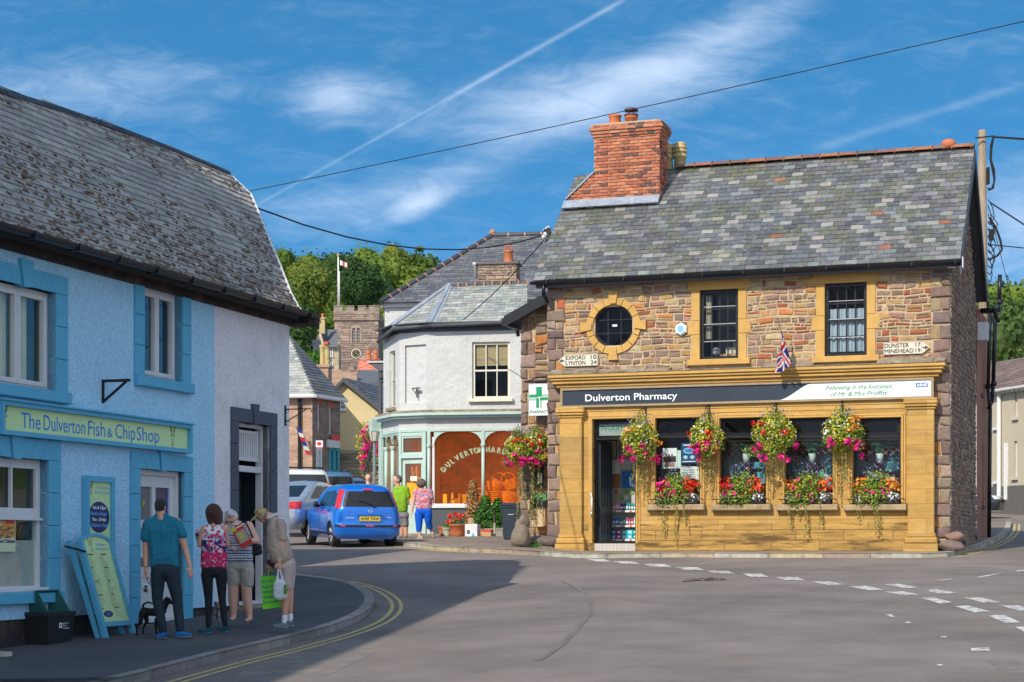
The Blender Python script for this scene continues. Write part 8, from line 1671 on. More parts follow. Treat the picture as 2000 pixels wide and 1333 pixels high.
def head(P,c,rx,rz,face,ears=True):       # c = centre, face = unit vector the face looks along
    c=P.p(*c); f=Vector(face).normalized(); up=Vector((0,0,1)); up=(up-f*up.dot(f)).normalized(); s=f.cross(up); k=rx*P.m; kz=rz*P.m
    L_=[('b',c+up*kz*.12,(k*.98,k*1.0,kz*.86)),('c',c+f*k*.2-up*kz*.2,k*.72,c+f*k*.42-up*kz*.62,k*.46),('c',c+f*k*1.0+up*kz*.02,k*.10,c+f*k*1.22-up*kz*.20,k*.17),('c',c+f*k*.93-up*kz*.44-s*k*.15,k*.09,c+f*k*.93-up*kz*.44+s*k*.15,k*.09),('c',c+f*k*.86+up*kz*.16-s*k*.4,k*.16,c+f*k*.86+up*kz*.16+s*k*.4,k*.16)]
    if ears: L_ += [('b',c+s*e*k*.98-up*kz*.05-f*k*.05,(k*.2,k*.2,kz*.22)) for e in (-1,1)]
    return L_,c,f,up,s,k,kz
def face_bits(h,parent,glasses=True):
    _,c,f,up,s,k,kz=h; mb=MB()
    for e in (-1,1):
        q=c+f*k*.88+s*e*k*.36+up*kz*.06; mb.ball(q,k*.11,8,6,(.75,.72,.7)); mb.ball(q+f*k*.07,k*.06,6,5,(.04,.03,.02)); mb.cyl(q+up*kz*.16+f*k*.06-s*k*.16,q+up*kz*.16+f*k*.06+s*k*.16,k*.04,n=5,col=(.10,.07,.05))
        if glasses: mb.tube([q+f*k*.16+(s*math.cos(t)*k*.27+up*math.sin(t)*kz*.18) for t in [math.pi*i/5 for i in range(11)]],k*.035,4,(.03,.02,.03)); mb.cyl(q+f*k*.12+s*e*k*.3,c+s*e*k*1.02+up*kz*.05,k*.03,n=4,col=(.03,.02,.03))
    mb.cyl(c+f*k*1.02-up*kz*.44-s*k*.2,c+f*k*1.02-up*kz*.44+s*k*.2,k*.05,n=5,col=(.42,.14,.12)); mb.build('face_details','vc_flat',parent)
def shoe(P,heel,toe,wd,cols,parent,name='shoe',mat='cloth'):
    h,t=P.p(*heel),P.p(*toe); z=max(h.z,t.z); m=P.m; mb_=[('c',h+Vector((0,0,wd*.9*m)),wd*m,t+Vector((0,0,wd*.55*m)),wd*.72*m),('c',h+Vector((0,0,wd*.8*m)),wd*m,h+Vector((0,0,wd*2.0*m)),wd*.85*m),('c',h.lerp(t,.2)+Vector((0,0,wd*1.3*m)),wd*.8*m,h.lerp(t,.6)+Vector((0,0,wd*.8*m)),wd*.75*m)]
    zz=min(h.z,t.z); vol(name,mb_,.009,mat,parent,lambda q: cols[1] if q.z < zz+wd*.38*m else cols[0],2)
def person(label,Y,gp,**k): g=W(gp[0],gp[1],Y); return thing('person',label,'person',tuple(g))
# --- man seen from behind in teal shirt and jeans
P=Pose(22.4); t=person('man seen from behind in a teal shirt, dark jeans and blue trainers, holding a camera',22.4,(320,1248))
H=head(P,(298,203),44,62,(.45,.88,.0)); s_=H[0]+[P.c((298,240,0),36,(302,290,0),40),P.c((195,330,0),40,(180,515,.02),27),P.c((180,515,.02),27,(180,690,-.02),17),P.c((428,330,0),40,(492,530,.02),27),P.c((492,530,.02),26,(528,672,-.03),17)]
s_ += hand(P,P.p(180,692,-.02),(.05,-.1,-1),(.6,-.8,0),.8)+hand(P,P.p(530,675,-.03),(.15,-.1,-1),(-.8,-.6,0),.45)+[P.c((302,300,0),34,(310,700,0),34)]
vol('body',s_,.0075,'skin',t)
vol('hair',[('b',H[1]+Vector((0,-.008,.024)),(44*P.m*1.1,44*P.m*1.12,62*P.m*.82)),('b',H[1]+Vector((-.008,-.02,-.02)),(40*P.m,38*P.m,30*P.m))],.007,'hair',t,(.05,.045,.042))
def vgrad(a,b): return lambda q: a
vol('shirt',torso(P,((265,345,292,0,30),(222,405,330,0,42),(238,395,400,0,56),(258,388,500,0,55),(266,388,600,0,55),(258,400,662,0,46)))+[ P.c((202,335,0),46,(178,445,0),42),P.c((424,335,0),46,(468,420,0),42),P.c((282,278,0),32,(325,278,0),32)],.010,'cloth',t,(.012,.17,.25))
vol('jeans',[P.c((285,700,0),66,(380,700,0),66),P.c((278,730,0),62,(272,930,.03),44),P.c((272,930,.03),44,(316,1180,0),34),P.c((385,730,0),62,(428,930,.03),43),P.c((428,930,.03),43,(452,1165,0),36)],.010,'cloth',t,(.018,.032,.045))
shoe(P,(330,1240,0),(275,1240,-.12),24,((.01,.12,.35),(.6,.62,.65)),t); shoe(P,(435,1232,0),(530,1230,-.08),25,((.01,.14,.38),(.6,.62,.65)),t)
mb=MB((.03,.02,.02)); q=P.p(180,700,-.02); mb.lathe(q+Vector((0,0,.03)),[(.025,0),(.025,.012)],10); mb.cyl(P.p(358,196,-.02),P.p(345,195,.08),.004,n=4); mb.build('bracelet','vc',t)
cm=thing('camera','small silver compact camera on a strap in the left hand of the man in teal','camera',tuple(P.p(178,850,-.05))); q=Fr(P.p(150,835,-.08),(1,.2,-.15)); mb=MB((.50,.55,.60)); mb.bbox(q,0,.095,-.02,.045,-.02,.02,.006); mb.build('camera_body','vc',cm); mb=MB((.03,.03,.04)); mb.cyl(q.P(.05,.01,.02),q.P(.05,.01,.05),.02,n=12); mb.tube([q.P(.09,.04,0),q.P(.11,.09,0),q.P(.08,.13,0),q.P(.05,.10,0)],.005,5); mb.box(q,.02,.07,-.06,-.02,-.01,.01); mb.build('lens','vc',cm)
# --- woman from behind, brown bob, floral top
P=Pose(22.9); t=person('woman with a brown bob seen from behind, patterned red top and black trousers',22.9,(420,1238))
H=head(P,(716,252),46,62,(-.35,.9,-.15),False); s_=H[0]+[P.c((716,300,0),30,(718,350,0),32),P.c((645,375,0),30,(606,500,.0),23),P.c((606,500,0),22,(600,440,.22),15),P.c((806,375,0),30,(822,500,.04),22),P.c((822,500,.04),21,(790,560,.2),15),P.c((718,370,0),26,(718,700,0),34)]
s_ += hand(P,P.p(600,440,.23),(-.1,.4,.9),(.5,.8,0),.6,.9); vol('body',s_,.0075,'skin',t)
vol('hair',[('b',H[1]+Vector((0,-.01,.01)),(66*P.m,60*P.m,70*P.m)),P.c((695,280,-.01),42,(697,312,-.01),34),P.c((738,280,-.01),42,(740,315,-.01),36),P.c((765,250,.03),26,(772,325,.03),15)],.008,'hair',t,(.10,.045,.03))
def flor(q):
    z=(q.z-1.55+.95) ; a=mnoise.noise(q*26); b=mnoise.noise(q*40+Vector((9,0,0))); c0=mnoise.noise(q*18+Vector((0,7,0))); hy=HY-(q.z-CZ)/q.y*F; v=((hy-940)*4.04-335)/365
    if v < .35: return (.70,.72,.75) if a > .05 else ((.62,.02,.10) if b >-.15 else (.20,.45,.60))
    if v < .62: return (.02,.03,.12) if a > .0 else ((.65,.03,.12) if b > .0 else (.6,.55,.6))
    return (.55,.02,.12) if a >-.15 else ((.7,.5,.45) if b > .1 else (.35,.01,.10))
vol('top',torso(P,((690,748,350,0,22),(668,775,378,0,30),(666,778,430,0,46),(666,772,520,0,48),(662,774,610,0,50),(656,780,665,0,44))),.009,'cloth',t,flor)
vol('trousers',[P.c((672,710,0),54,(768,710,0),54),P.c((664,740,0),50,(676,930,.02),32),P.c((676,930,.02),32,(676,1140,0),23),P.c((776,740,0),50,(782,920,.02),31),P.c((782,920,.02),31,(806,1125,0),22)],.009,'cloth',t,(.012,.014,.018))
shoe(P,(690,1200,0),(610,1192,-.02),21,((.01,.07,.10),(.05,.55,.60)),t); shoe(P,(820,1190,.06),(755,1175,.02),20,((.01,.07,.10),(.05,.55,.60)),t)
ph=thing('mobile_phone','black phone or camera held up by the woman in the floral top','phone',tuple(P.p(585,440,.25))); mb=MB((.02,.02,.025)); mb.bbox(Fr(P.p(578,455,.24),(1,.1,0)),0,.06,-.02,.08,-.012,.012,.004); mb.cyl(P.p(590,430,.22),P.p(580,420,.18),.02,n=10); mb.build('phone_body','vc',ph)
# --- white-haired woman facing the camera, looking down
P=Pose(24.0); t=person('white haired woman in a navy striped top and stone shorts, looking down',24.0,(470,1212))
H=head(P,(848,300),48,62,(-.12,-.78,-.6),True); s_=H[0]+[P.c((862,330,.02),32,(915,350,.02),38),P.c((990,355,0),40,(1052,470,-.02),30),P.c((1052,470,-.02),28,(960,478,-.2),17),P.c((850,370,0),34,(835,500,.0),26),P.c((835,500,0),24,(880,540,-.16),17),P.c((915,370,0),36,(922,680,0),40)]
s_ += [P.c((872,800,0),46,(870,930,0),40),P.c((870,930,0),41,(874,1070,0),22),P.c((972,800,0),46,(980,930,0),40),P.c((980,930,0),41,(1002,1080,0),22),P.c((876,1080,0),20,(858,1090,-.14),16),P.c((1002,1088,0),20,(978,1100,-.14),16)]+hand(P,P.p(962,476,-.2),(-1,-.1,.05),(0,-.3,1),.6,.95); vol('body',s_,.0075,'skin2',t); face_bits(H,t)
vol('hair',[('b',H[1]+Vector((0,.03,.03)),(58*P.m,56*P.m,60*P.m)),P.c((802,290,.0),28,(806,330,-.01),18),P.c((848,250,-.06),34,(850,262,-.08),30),P.c((885,275,0),26,(888,300,.01),16)],.008,'hair',t,(.80,.78,.74))
stripe= lambda q: (.62,.64,.70) if math.sin(q.z*190) >-.3 else (.04,.06,.16)
vol('top',torso(P,((866,965,362,0,36),(878,962,420,-.01,60),(878,960,510,-.02,64),(874,970,605,-.02,58))),.009,'cloth',t,stripe)
vol('shorts',[P.c((882,670,0),60,(975,670,0),60),P.c((872,700,0),58,(874,800,0),52),P.c((980,700,0),58,(982,805,0),52)],.009,'cloth',t,(.42,.38,.33))
shoe(P,(880,1096,0),(848,1098,-.13),17,((.30,.20,.15),(.10,.07,.05)),t,'sandal'); shoe(P,(1006,1110,0),(965,1112,-.13),17,((.30,.20,.15),(.10,.07,.05)),t,'sandal')
mz=thing('magazine','red and yellow shopping magazine held by the white haired woman','magazine',tuple(P.p(945,430,-.25))); fm=fr3(P.p(940,535,-.24),P.p(1018,490,-.24),P.p(882,385,-.28)); mw,mh=.165,.30; mb=MB((.60,.04,.03)); mb.box(fm,0,mw,0,mh,-.004,.004); mb.box(fm,.0,.07,mh-.06,mh,-.006,.006,(.75,.55,.05)); mb.box(fm,.02,mw-.01,.06,mh-.08,-.006,.006,(.45,.38,.30)); mb.box(fm,.05,.11,.1,.2,-.008,.008,(.6,.55,.15)); mb.box(fm,.08,mw,mh-.04,mh-.02,-.007,.007,(.8,.7,.6)); mb.build('cover','vc_print',mz)
hb=thing('handbag','black shoulder bag hanging at the hip of the white haired woman','bag',tuple(P.p(1050,590,.02))); vol('bag_body',[P.c((1022,520,0),26,(1075,520,0),24),P.c((1020,570,0),28,(1078,558,0),26)],.009,'black_matt',hb); mb=MB((.015,.015,.018)); mb.tube([P.p(1040,500,.0),P.p(1015,420,-.13),P.p(975,330,-.12),P.p(955,312,.05)],.010,6); mb.build('strap','black_matt',hb)
# --- man in a cap, leaning forward, in profile
P=Pose(22.9); t=person('stout man in profile in a beige polo, shorts and tan cap bending his head',22.9,(555,1228))
H=head(P,(1098,268),46,60,(-.80,-.22,-.56),True); s_=H[0]+[P.c((1125,270,0),36,(1190,300,0),44),P.c((1245,350,-.17),40,(1250,510,-.2),30),P.c((1250,510,-.2),29,(1234,635,-.22),19),P.c((1235,350,.17),38,(1200,510,.2),28),P.c((1200,510,.2),26,(1165,650,.1),18),P.c((1200,330,0),36,(1285,680,0),50)]
s_ += [P.c((1290,760,-.08),44,(1282,900,-.08),38),P.c((1282,900,-.08),38,(1278,1060,-.08),22),P.c((1310,760,.10),42,(1312,900,.10),36),P.c((1312,900,.1),36,(1318,1050,.1),21)]+hand(P,P.p(1234,640,-.22),(0,-.05,-1),(-1,-.2,0),.85)+hand(P,P.p(1165,652,.1),(0,0,-1),(-1,0,0),.8); vol('body',s_,.0075,'skin',t); face_bits(H,t)
up=H[3]; vol('cap',[('b',H[1]+up*60*P.m*.45+Vector((.01,0,0)),(54*P.m,52*P.m,40*P.m)),('c',H[1]+H[2]*50*P.m+up*18*P.m+H[4]*20*P.m,.012,H[1]+H[2]*100*P.m+up*6*P.m+H[4]*12*P.m,.008),('c',H[1]+H[2]*50*P.m+up*18*P.m-H[4]*20*P.m,.012,H[1]+H[2]*100*P.m+up*6*P.m-H[4]*12*P.m,.008),('c',H[1]+H[2]*50*P.m+up*20*P.m,.014,H[1]+H[2]*104*P.m+up*8*P.m,.009)],.008,'cloth',t,lambda q: (.42,.33,.15) if mnoise.noise(q*30) >-.3 else (.12,.09,.05))
vol('hair',[('b',H[1]+Vector((.035,0,.0)),(40*P.m,44*P.m,34*P.m))],.008,'hair',t,(.25,.23,.21))
vol('polo_shirt',[P.c((1190,318,d),40,(1208,390,d),74) for d in (-.11,0,.11)]+[P.c((1208,390,d),74,(1222,490,d),92) for d in (-.1,0,.1)]+[P.c((1222,490,d),92,(1248,585,d),98) for d in (-.1,0,.1)]+[P.c((1190,318,-.11),40,(1190,318,.11),40),P.c((1245,345,-.16),46,(1254,455,-.19),42),P.c((1235,350,.16),44,(1215,450,.18),40)],.010,'cloth',t,(.40,.30,.24))
vol('collar',[P.c((1150,292,-.06),14,(1210,262,-.06),14),P.c((1155,300,.06),14,(1215,270,.06),14),P.c((1212,264,-.05),14,(1215,268,.05),14)],.007,'cloth',t,(.65,.62,.60))
vol('shorts',[P.c((1280,660,-.08),82,(1285,660,.08),82),P.c((1290,700,-.09),64,(1288,830,-.09),50),P.c((1308,700,.1),60,(1306,830,.1),48)],.010,'cloth',t,(.48,.38,.35))
vol('socks',[P.c((1278,1065,-.08),24,(1276,1110,-.08),24),P.c((1320,1055,.1),23,(1322,1100,.1),23)],.008,'cloth',t,(.75,.75,.78))
shoe(P,(1290,1158,-.08),(1195,1155,-.12),22,((.12,.17,.20),(.5,.5,.52)),t); shoe(P,(1335,1145,.1),(1250,1140,.06),22,((.10,.14,.17),(.5,.5,.52)),t)
mb=MB((.60,.45,.15)); mb.lathe(P.p(1234,628,-.22),[(.036,0),(.036,.02)],12); mb.build('watch','vc',t); vol('waist_bag',[P.c((1160,640,-.1),26,(1195,665,-.14),24)],.009,'cloth',t,(.05,.025,.02))
gb_=thing('shopping_bag','bright lime green shopping bag with dark lettering held by the man in the cap','bag',tuple(P.p(1160,1010,-.0))); gf=Fr(P.p(1108,1012,.02),(1,.05,.08),(-.10,0,1)); gw2,gh=.215,.41; mb=MB((.16,.62,.01)); mb.hexa([gf.P(0,0,-.05),gf.P(gw2*1.1,.01,-.05),gf.P(gw2*1.1,.01,.05),gf.P(0,0,.05),gf.P(0,gh,-.015),gf.P(gw2*.9,gh,-.015),gf.P(gw2*.9,gh,.015),gf.P(0,gh,.015)]); bb=mb.build('bag_body','vc',gb_)
mb=MB((.12,.5,.01)); mb.tube([gf.P(.05,gh,0),P.p(1150,720,.08),P.p(1165,690,.1)],.006,4); mb.tube([gf.P(.14,gh,0),P.p(1178,720,.08),P.p(1168,690,.1)],.006,4); mb.build('handles','vc',gb_)
for i,s in enumerate(('the co-','bag for','recyclable','reusable','forever')): gg2=Fr(gf.P(.01,gh-.08-i*.065,.024+i*.0075),gf.U,gf.V+gf.N*-.09); lettering(gg2,s,0,[.15,.16,.18,.18,.18][i],0,.04,0,'t_green',bb,bold=.003)
wbg=thing('carrier_bag','thin white plastic carrier bag held in front of the green one','bag',tuple(P.p(1240,940,-.22)));
MD['carrier']=dict(col=(.80,.80,.82),rough=.4,ns=6,na=.05,bs=22,bd=.5,trans=.25); vol('bag_body',[P.c((1214,810,-.23),24,(1214,905,-.23),30),P.c((1264,810,-.23),24,(1268,905,-.23),30),P.c((1240,800,-.23),26,(1240,910,-.23),34),P.c((1215,790,-.23),13,(1228,700,-.22),6),P.c((1262,790,-.23),13,(1242,700,-.22),6)],.008,'carrier',wbg)
mb=MB((.10,.32,.04)); mb.box(Fr(P.p(1292,880,-.27),(.5,-.5,0)),-.01,.03,-.02,.10,.02,.035); mb.build('printed_patch','vc',wbg)
# --- far people
P=Pose(49.5,540,740,3.703); t=person('woman walking away in a multicoloured blouse and bright blue cropped trousers',49.5,(832,1055))
H=head(P,(1046,762),30,36,(-.3,.9,0),False); s_=H[0]+[P.c((1046,790,0),18,(1050,815,0),20),P.c((1010,815,0),20,(988,890,0),16),P.c((988,890,0),16,(978,960,-.05),10),P.c((1115,820,0),20,(1128,890,.05),15),P.c((1032,1080,0),18,(1036,1150,0),11),P.c((1108,1060,.1),18,(1130,1120,.25),12),P.c((1060,820,0),20,(1062,950,0),26)]+hand(P,P.p(978,962,-.05),(0,0,-1),(.3,-.9,0),.5,1.2); vol('body',s_,.013,'skin2',t)
vol('hair',[('b',H[1]+Vector((0,-.02,.02)),(37*P.m,34*P.m,36*P.m))],.012,'hair',t,(.17,.13,.11))
def conf(q): a=mnoise.noise(q*22); b=mnoise.noise(q*30+Vector((5,5,0))); return (.60,.08,.12) if a > .15 else ((.20,.16,.45) if a <-.2 else ((.65,.35,.25) if b > 0 else (.62,.45,.50)))
vol('blouse',torso(P,((1032,1090,818,0,24),(1038,1086,870,0,32),(1038,1090,925,0,34)))+[ P.c((1015,815,0),24,(1000,850,0),20),P.c((1110,820,0),24,(1120,855,0),20)],.015,'cloth',t,conf)
vol('trousers',[P.c((1040,960,0),36,(1090,960,0),36),P.c((1032,980,0),34,(1030,1095,0),21),P.c((1094,980,0),34,(1098,1030,.03),27),P.c((1098,1030,.03),26,(1112,1075,.1),20)],.014,'cloth',t,(.0,.10,.62))
shoe(P,(1045,1165,0),(1020,1163,.1),10,((.75,.7,.68),(.5,.3,.2)),t); shoe(P,(1135,1150,.25),(1128,1120,.15),11,((.75,.7,.6),(.45,.28,.14)),t)
P=Pose(50.2,540,740,3.703); t=person('man in a lime green polo shirt and grey shorts walking beside the blue car',50.2,(790,1050))
H=head(P,(872,735),30,38,(-.8,-.4,0),True); s_=H[0]+[P.c((874,765,0),20,(880,785,0),22),P.c((938,800,0),20,(950,900,0),14),P.c((905,1050,0),20,(905,1130,0),12),P.c((935,1050,0),20,(938,1130,0),12),P.c((893,800,0),20,(900,990,0),26)]; vol('body',s_,.013,'skin',t)
vol('hair',[('b',H[1]+Vector((.02,.01,.03)),(33*P.m,32*P.m,33*P.m))],.012,'hair',t,(.16,.14,.13)); vol('polo_shirt',torso(P,((870,922,798,0,26),(876,916,870,0,36),(880,914,945,0,37)))+[ P.c((938,800,0),24,(950,850,0),22)],.014,'cloth',t,(.22,.42,.02))
vol('shorts',[P.c((885,990,0),36,(925,990,0),36),P.c((890,1000,0),30,(895,1055,0),26),P.c((925,1000,0),30,(932,1055,0),26)],.014,'cloth',t,(.22,.20,.20)); shoe(P,(905,1150,0),(890,1150,.05),11,((.2,.18,.16),(.1,.1,.1)),t); shoe(P,(940,1150,0),(930,1150,.05),11,((.2,.18,.16),(.1,.1,.1)),t)
P=Pose(54.,540,740,3.703); t=person('curly haired woman in a blue jacket, only her head showing above the blue car roof',54.,(720,1040))
H=head(P,(663,718),22,28,(.1,-1,0),False); vol('body',H[0]+[P.c((663,745,0),14,(663,765,0),16),P.c((640,1000,0),20,(640,1100,0),12),P.c((690,1000,0),20,(690,1100,0),12)],.013,'skin2',t); face_bits(H,t,False)
vol('hair',[('b',H[1]+Vector((0,.04,.03)),(29*P.m,26*P.m,30*P.m)),('b',H[1]+Vector((-.07,.02,.03)),(12*P.m,14*P.m,16*P.m)),('b',H[1]+Vector((.07,.02,.03)),(12*P.m,14*P.m,16*P.m))],.012,'hair',t,(.22,.13,.09)); vol('jacket',torso(P,((630,696,785,0,26),(640,690,860,0,36),(640,690,940,0,36)))+[ P.c((642,960,0),26,(640,1060,0),18),P.c((688,960,0),26,(690,1060,0),18)],.015,'cloth',t,(.06,.08,.20))
# --- dogs
P=Pose(22.9); t=thing('dog','black dog standing behind the legs of the man in jeans','dog',tuple(P.p(200,1215))); D=.12
vol('body',[P.c((165,1030,D),34,(240,1035,D),32),P.c((240,1035,D),34,(310,1020,D),36),P.c((310,1015,D),32,(345,960,D),24),P.c((345,945,D),27,(358,940,D),25),P.c((365,950,D),17,(398,968,D),11),P.c((330,930,D),10,(328,965,D+.02),8),P.c((345,915,D+.03),9,(340,945,D+.06),7),
  P.c((150,1045,D-.05),26,(140,1110,D-.05),17),P.c((140,1110,D-.05),13,(112,1150,D-.05),9),P.c((112,1150,D-.05),8,(108,1205,D-.05),8),P.c((108,1208,D-.05),8,(122,1212,D-.07),7),P.c((180,1050,D+.05),25,(188,1110,D+.05),16),P.c((188,1110,D+.05),12,(160,1160,D+.05),9),P.c((160,1160,D+.05),8,(162,1212,D+.05),8),P.c((164,1216,D+.05),8,(180,1220,D+.03),7),
  P.c((300,1040,D-.05),20,(296,1120,D-.05),11),P.c((296,1120,D-.05),10,(296,1195,D-.05),9),P.c((262,1090,D+.05),14,(262,1195,D+.05),9),P.c((262,1198,D+.05),9,(276,1200,D+.03),8),P.c((155,1010,D),11,(160,975,D),9),P.c((160,975,D),9,(195,955,D),8),P.c((195,955,D),8,(240,968,D),7)],.008,'fur',t,(.015,.015,.018))
mb=MB((.04,.05,.08)); mb.tube([P.p(345,985,D),P.p(280,900,-.0),P.p(200,800,-.05),P.p(185,745,-.05)],.005,5); o=mb.build('dog_lead','vc'); tag(o,'thin dark lead running from the black dog up to the man in jeans','lead')
P=Pose(23.7); t=thing('dog','small scruffy grey and white dog half hidden behind the woman in black trousers','dog',tuple(P.p(745,1110)))
vol('body',[P.c((742,1010,.1),26,(742,1050,.3),30),P.c((742,1000,.05),22,(742,970,-.0),20),P.c((742,975,-.02),14,(742,985,-.08),9),P.c((728,1020,.08),10,(724,1105,.06),8),P.c((756,1020,.08),10,(760,1105,.06),8),P.c((728,1050,.3),11,(726,1105,.3),8),P.c((756,1050,.3),11,(758,1105,.3),8),P.c((726,955,.02),8,(722,975,.03),6),P.c((758,955,.02),8,(762,975,.03),6)],.008,'fur',t,lambda q: (.45,.42,.40) if mnoise.noise(q*16) >-.1 else (.18,.15,.14))
# ================================================================ CARS
def interp(tab,z):
    if z <= tab[0][0]: return tab[0][1]
    for (a,va),(b,vb) in zip(tab,tab[1:]):
        if z <= b: return va+(vb-va)*(z-a)/(b-a)
    return tab[-1][1]
def car(name,label,origin,yaw,S,body_mat,plate=None,parts=True):
    # tables over height: half width, rear x, front x ; x runs from the rear bumper to the nose
    cw,cr,cf=S['w'],S['r'],S['f']; H_=S['h']; t=thing(name,label,'car',tuple(origin)); fx=Vector((-math.sin(yaw),math.cos(yaw),0)); fy=Vector((math.cos(yaw),math.sin(yaw),0)); gz_=S.get('pitch',.035)
    fz=Vector((0,0,1)); fx=(fx+fz*gz_).normalized(); fz=fx.cross(-fy).normalized(); fz=fz if fz.z > 0 else -fz
    O=Vector(origin)
    def pt(s,z,side,e=0.):             # s 0..5 round the half outline
        w_,xr_,xf_=interp(cw,z),interp(cr,z),interp(cf,z); rr_=min(S.get('rad',.28),w_*.8)
        if s <= 1: x,y=xr_+.04*s*s,(w_-rr_)*s; n=(-1,0)
        elif s <= 2: q=(s-1)*math.pi/2; x,y=xr_+.04+rr_*(1-math.cos(q))*1.,(w_-rr_)+rr_*math.sin(q); n=(-math.cos(q),math.sin(q))
        elif s <= 3: k=s-2; x,y=xr_+.04+rr_+(xf_-xr_-.04-2.4*rr_)*k,w_; n=(0,1)
        elif s <= 4: q=(s-3)*math.pi/2; x,y=xf_-1.4*rr_*(1-math.sin(q)),(w_-rr_)+rr_*math.cos(q); n=(math.sin(q),math.cos(q))
        else: x,y=xf_+0*s,(w_-rr_)*(5-s); n=(1,0)
        return O+fx*(x+n[0]*e)+fy*side*(y+n[1]*e)+fz*z
    ss_=[0,.25,.5,.75]+[1+i/6 for i in range(6)]+[2+i/16 for i in range(16)]+[3+i/6 for i in range(6)]+[4,4.25,4.5,4.75,5]
    zs_=S['z']; ring= lambda z: [pt(s,z,1) for s in ss_]+[pt(s,z,-1) for s in ss_[::-1]][1:-1]
    vs=[]; fs=[]; n=len(ring(.5));
    for z in zs_: vs += ring(z)
    for j in range(len(zs_)-1): fs += [(j*n+i,j*n+(i+1) % n,(j+1)*n+(i+1) % n,(j+1)*n+i) for i in range(n)]
    top=zs_[-1]; cx_=(interp(cr,top)+interp(cf,top))/2; vs.append(O+fx*cx_+fz*(top+.03)); fs += [((len(zs_)-1)*n+i,(len(zs_)-1)*n+(i+1) % n,len(vs)-1) for i in range(n)]; vs.append(O+fx*2+fz*zs_[0]); fs += [((i+1) % n,i,len(vs)-1) for i in range(n)]
    me=bpy.data.meshes.new('b'); me.from_pydata([tuple(v) for v in vs],[],fs); bm=bmesh.new(); bm.from_mesh(me); bmesh.ops.recalc_face_normals(bm,faces=bm.faces); bm.to_mesh(me); bm.free(); ob=bpy.data.objects.new('b',me)
    cm_=MB(); xw1,xw2=S['wheels']; wr_=S['wr'];
    for x in (xw1,xw2): cm_.cyl(O+fx*x+fz*wr_-fy*1.2,O+fx*x+fz*wr_+fy*1.2,wr_*1.14,n=28)
    c2=bpy.data.meshes.new('c'); c2.from_pydata(cm_.v,[],cm_.f); co_=bpy.data.objects.new('c',c2); TMP.collection.objects.link(co_)
    md=ob.modifiers.new('x','BOOLEAN'); md.operation='DIFFERENCE'; md.object=co_; md.solver='EXACT'; out_=evalmesh(ob)
    if len(out_.polygons) < 50: out_=me
    TMP.collection.objects.unlink(co_); out_.materials.clear(); out_.materials.append(M(body_mat)); out_.name='body'; bo=bpy.data.objects.new('body',out_); COL.objects.link(bo); attach(bo,t)
    out_.polygons.foreach_set('use_smooth',[True]*len(out_.polygons)); out_.set_sharp_from_angle(angle=R(35))
    def patch_(nm,s0,s1,z0,z1,side,mat,e=.006,parent=t,ns=8,nz=4,col=(1,1,1),skew=0):
        mb=MB(col); mb.smooth=True; sides=(side,) if side else (1,-1)
        for sd_ in sides:
            for i in range(ns):
                for j in range(nz):
                    q=[(s0+(s1-s0)*a/ns+skew*(z0+(z1-z0)*b/nz-z0),z0+(z1-z0)*b/nz) for a,b in ((i,j),(i+1,j),(i+1,j+1),(i,j+1))]; mb.face([pt(max(0,min(5,s)),z,sd_,e) for s,z in q])
        return mb.build(nm,mat,parent)
    ctx=dict(pt=pt,patch=patch_,t=t,O=O,fx=fx,fy=fy,fz=fz)
    for x in (xw1,xw2):
        for sd_ in (1,-1):
            c=O+fx*x+fz*wr_+fy*sd_*(interp(cw,wr_)-.10); ax=fy*sd_; mb=MB(); mb.smooth=True; mb.lathe(c,[(wr_*.6,-.10),(wr_*.96,-.10),(wr_,-.06),(wr_,.06),(wr_*.96,.09),(wr_*.66,.09),(wr_*.62,.05)],28,axis=ax); wh=mb.build('wheel','tyre',t)
            mb=MB(); mb.lathe(c,[(wr_*.64,.03),(wr_*.64,.055),(wr_*.58,.045),(.001,.045)],24,axis=ax); a0=ax.orthogonal().normalized(); b0=ax.cross(a0)
            for k in range(6): q=k*math.pi/3; d=a0*math.cos(q)+b0*math.sin(q); mb.cyl(c+ax*.05,c+d*wr_*.6+ax*.06,wr_*.10,wr_*.14,n=6)
            mb.lathe(c,[(wr_*.18,.05),(wr_*.15,.09),(.001,.09)],12,axis=ax); mb.build('rim','alloy',wh)
    return ctx
HB=dict(h=1.55,w=[(.20,.74),(.32,.83),(.55,.845),(.80,.84),(.95,.80),(1.10,.755),(1.40,.65),(1.48,.60),(1.535,.50)],r=[(.20,.14),(.30,.04),(.52,.0),(.60,.035),(.95,.05),(1.0,.07),(1.40,.24),(1.47,.30),(1.535,.50)],f=[(.20,3.95),(.35,4.04),(.60,4.02),(.78,3.85),(.90,3.35),(.98,3.05),(1.2,2.75),(1.42,2.35),(1.49,2.1),(1.535,1.8)],z=[.20,.26,.32,.42,.52,.58,.62,.70,.80,.88,.95,1.0,1.08,1.18,1.28,1.38,1.44,1.49,1.52,1.535],wheels=(.72,3.32),wr=.305,rad=.26)
yaw=R(19); Yc=44.8; xc=(722-1000)/F*Yc; og=Vector((xc,Yc,0)); og.z=road_z(xc,Yc)+.0; og.z=max(og.z,CZ-(1071-HY)/F*Yc*0-.08)
og.z=CZ+(HY-1070)/F*Yc
C=car('blue_hatchback','bright blue hatchback seen from behind driving up past the hardware shop',og,yaw,HB,'car_blue'); pa=C['patch']; t=C['t']
pa('rear_window',0,1.35,1.0,1.38,0,'glass_dark' if 'glass_dark' in MD else 'black',.006); MD['glass_dk']=dict(col=(.012,.014,.016),rough=.06,na=0,bd=0,spec=.8)
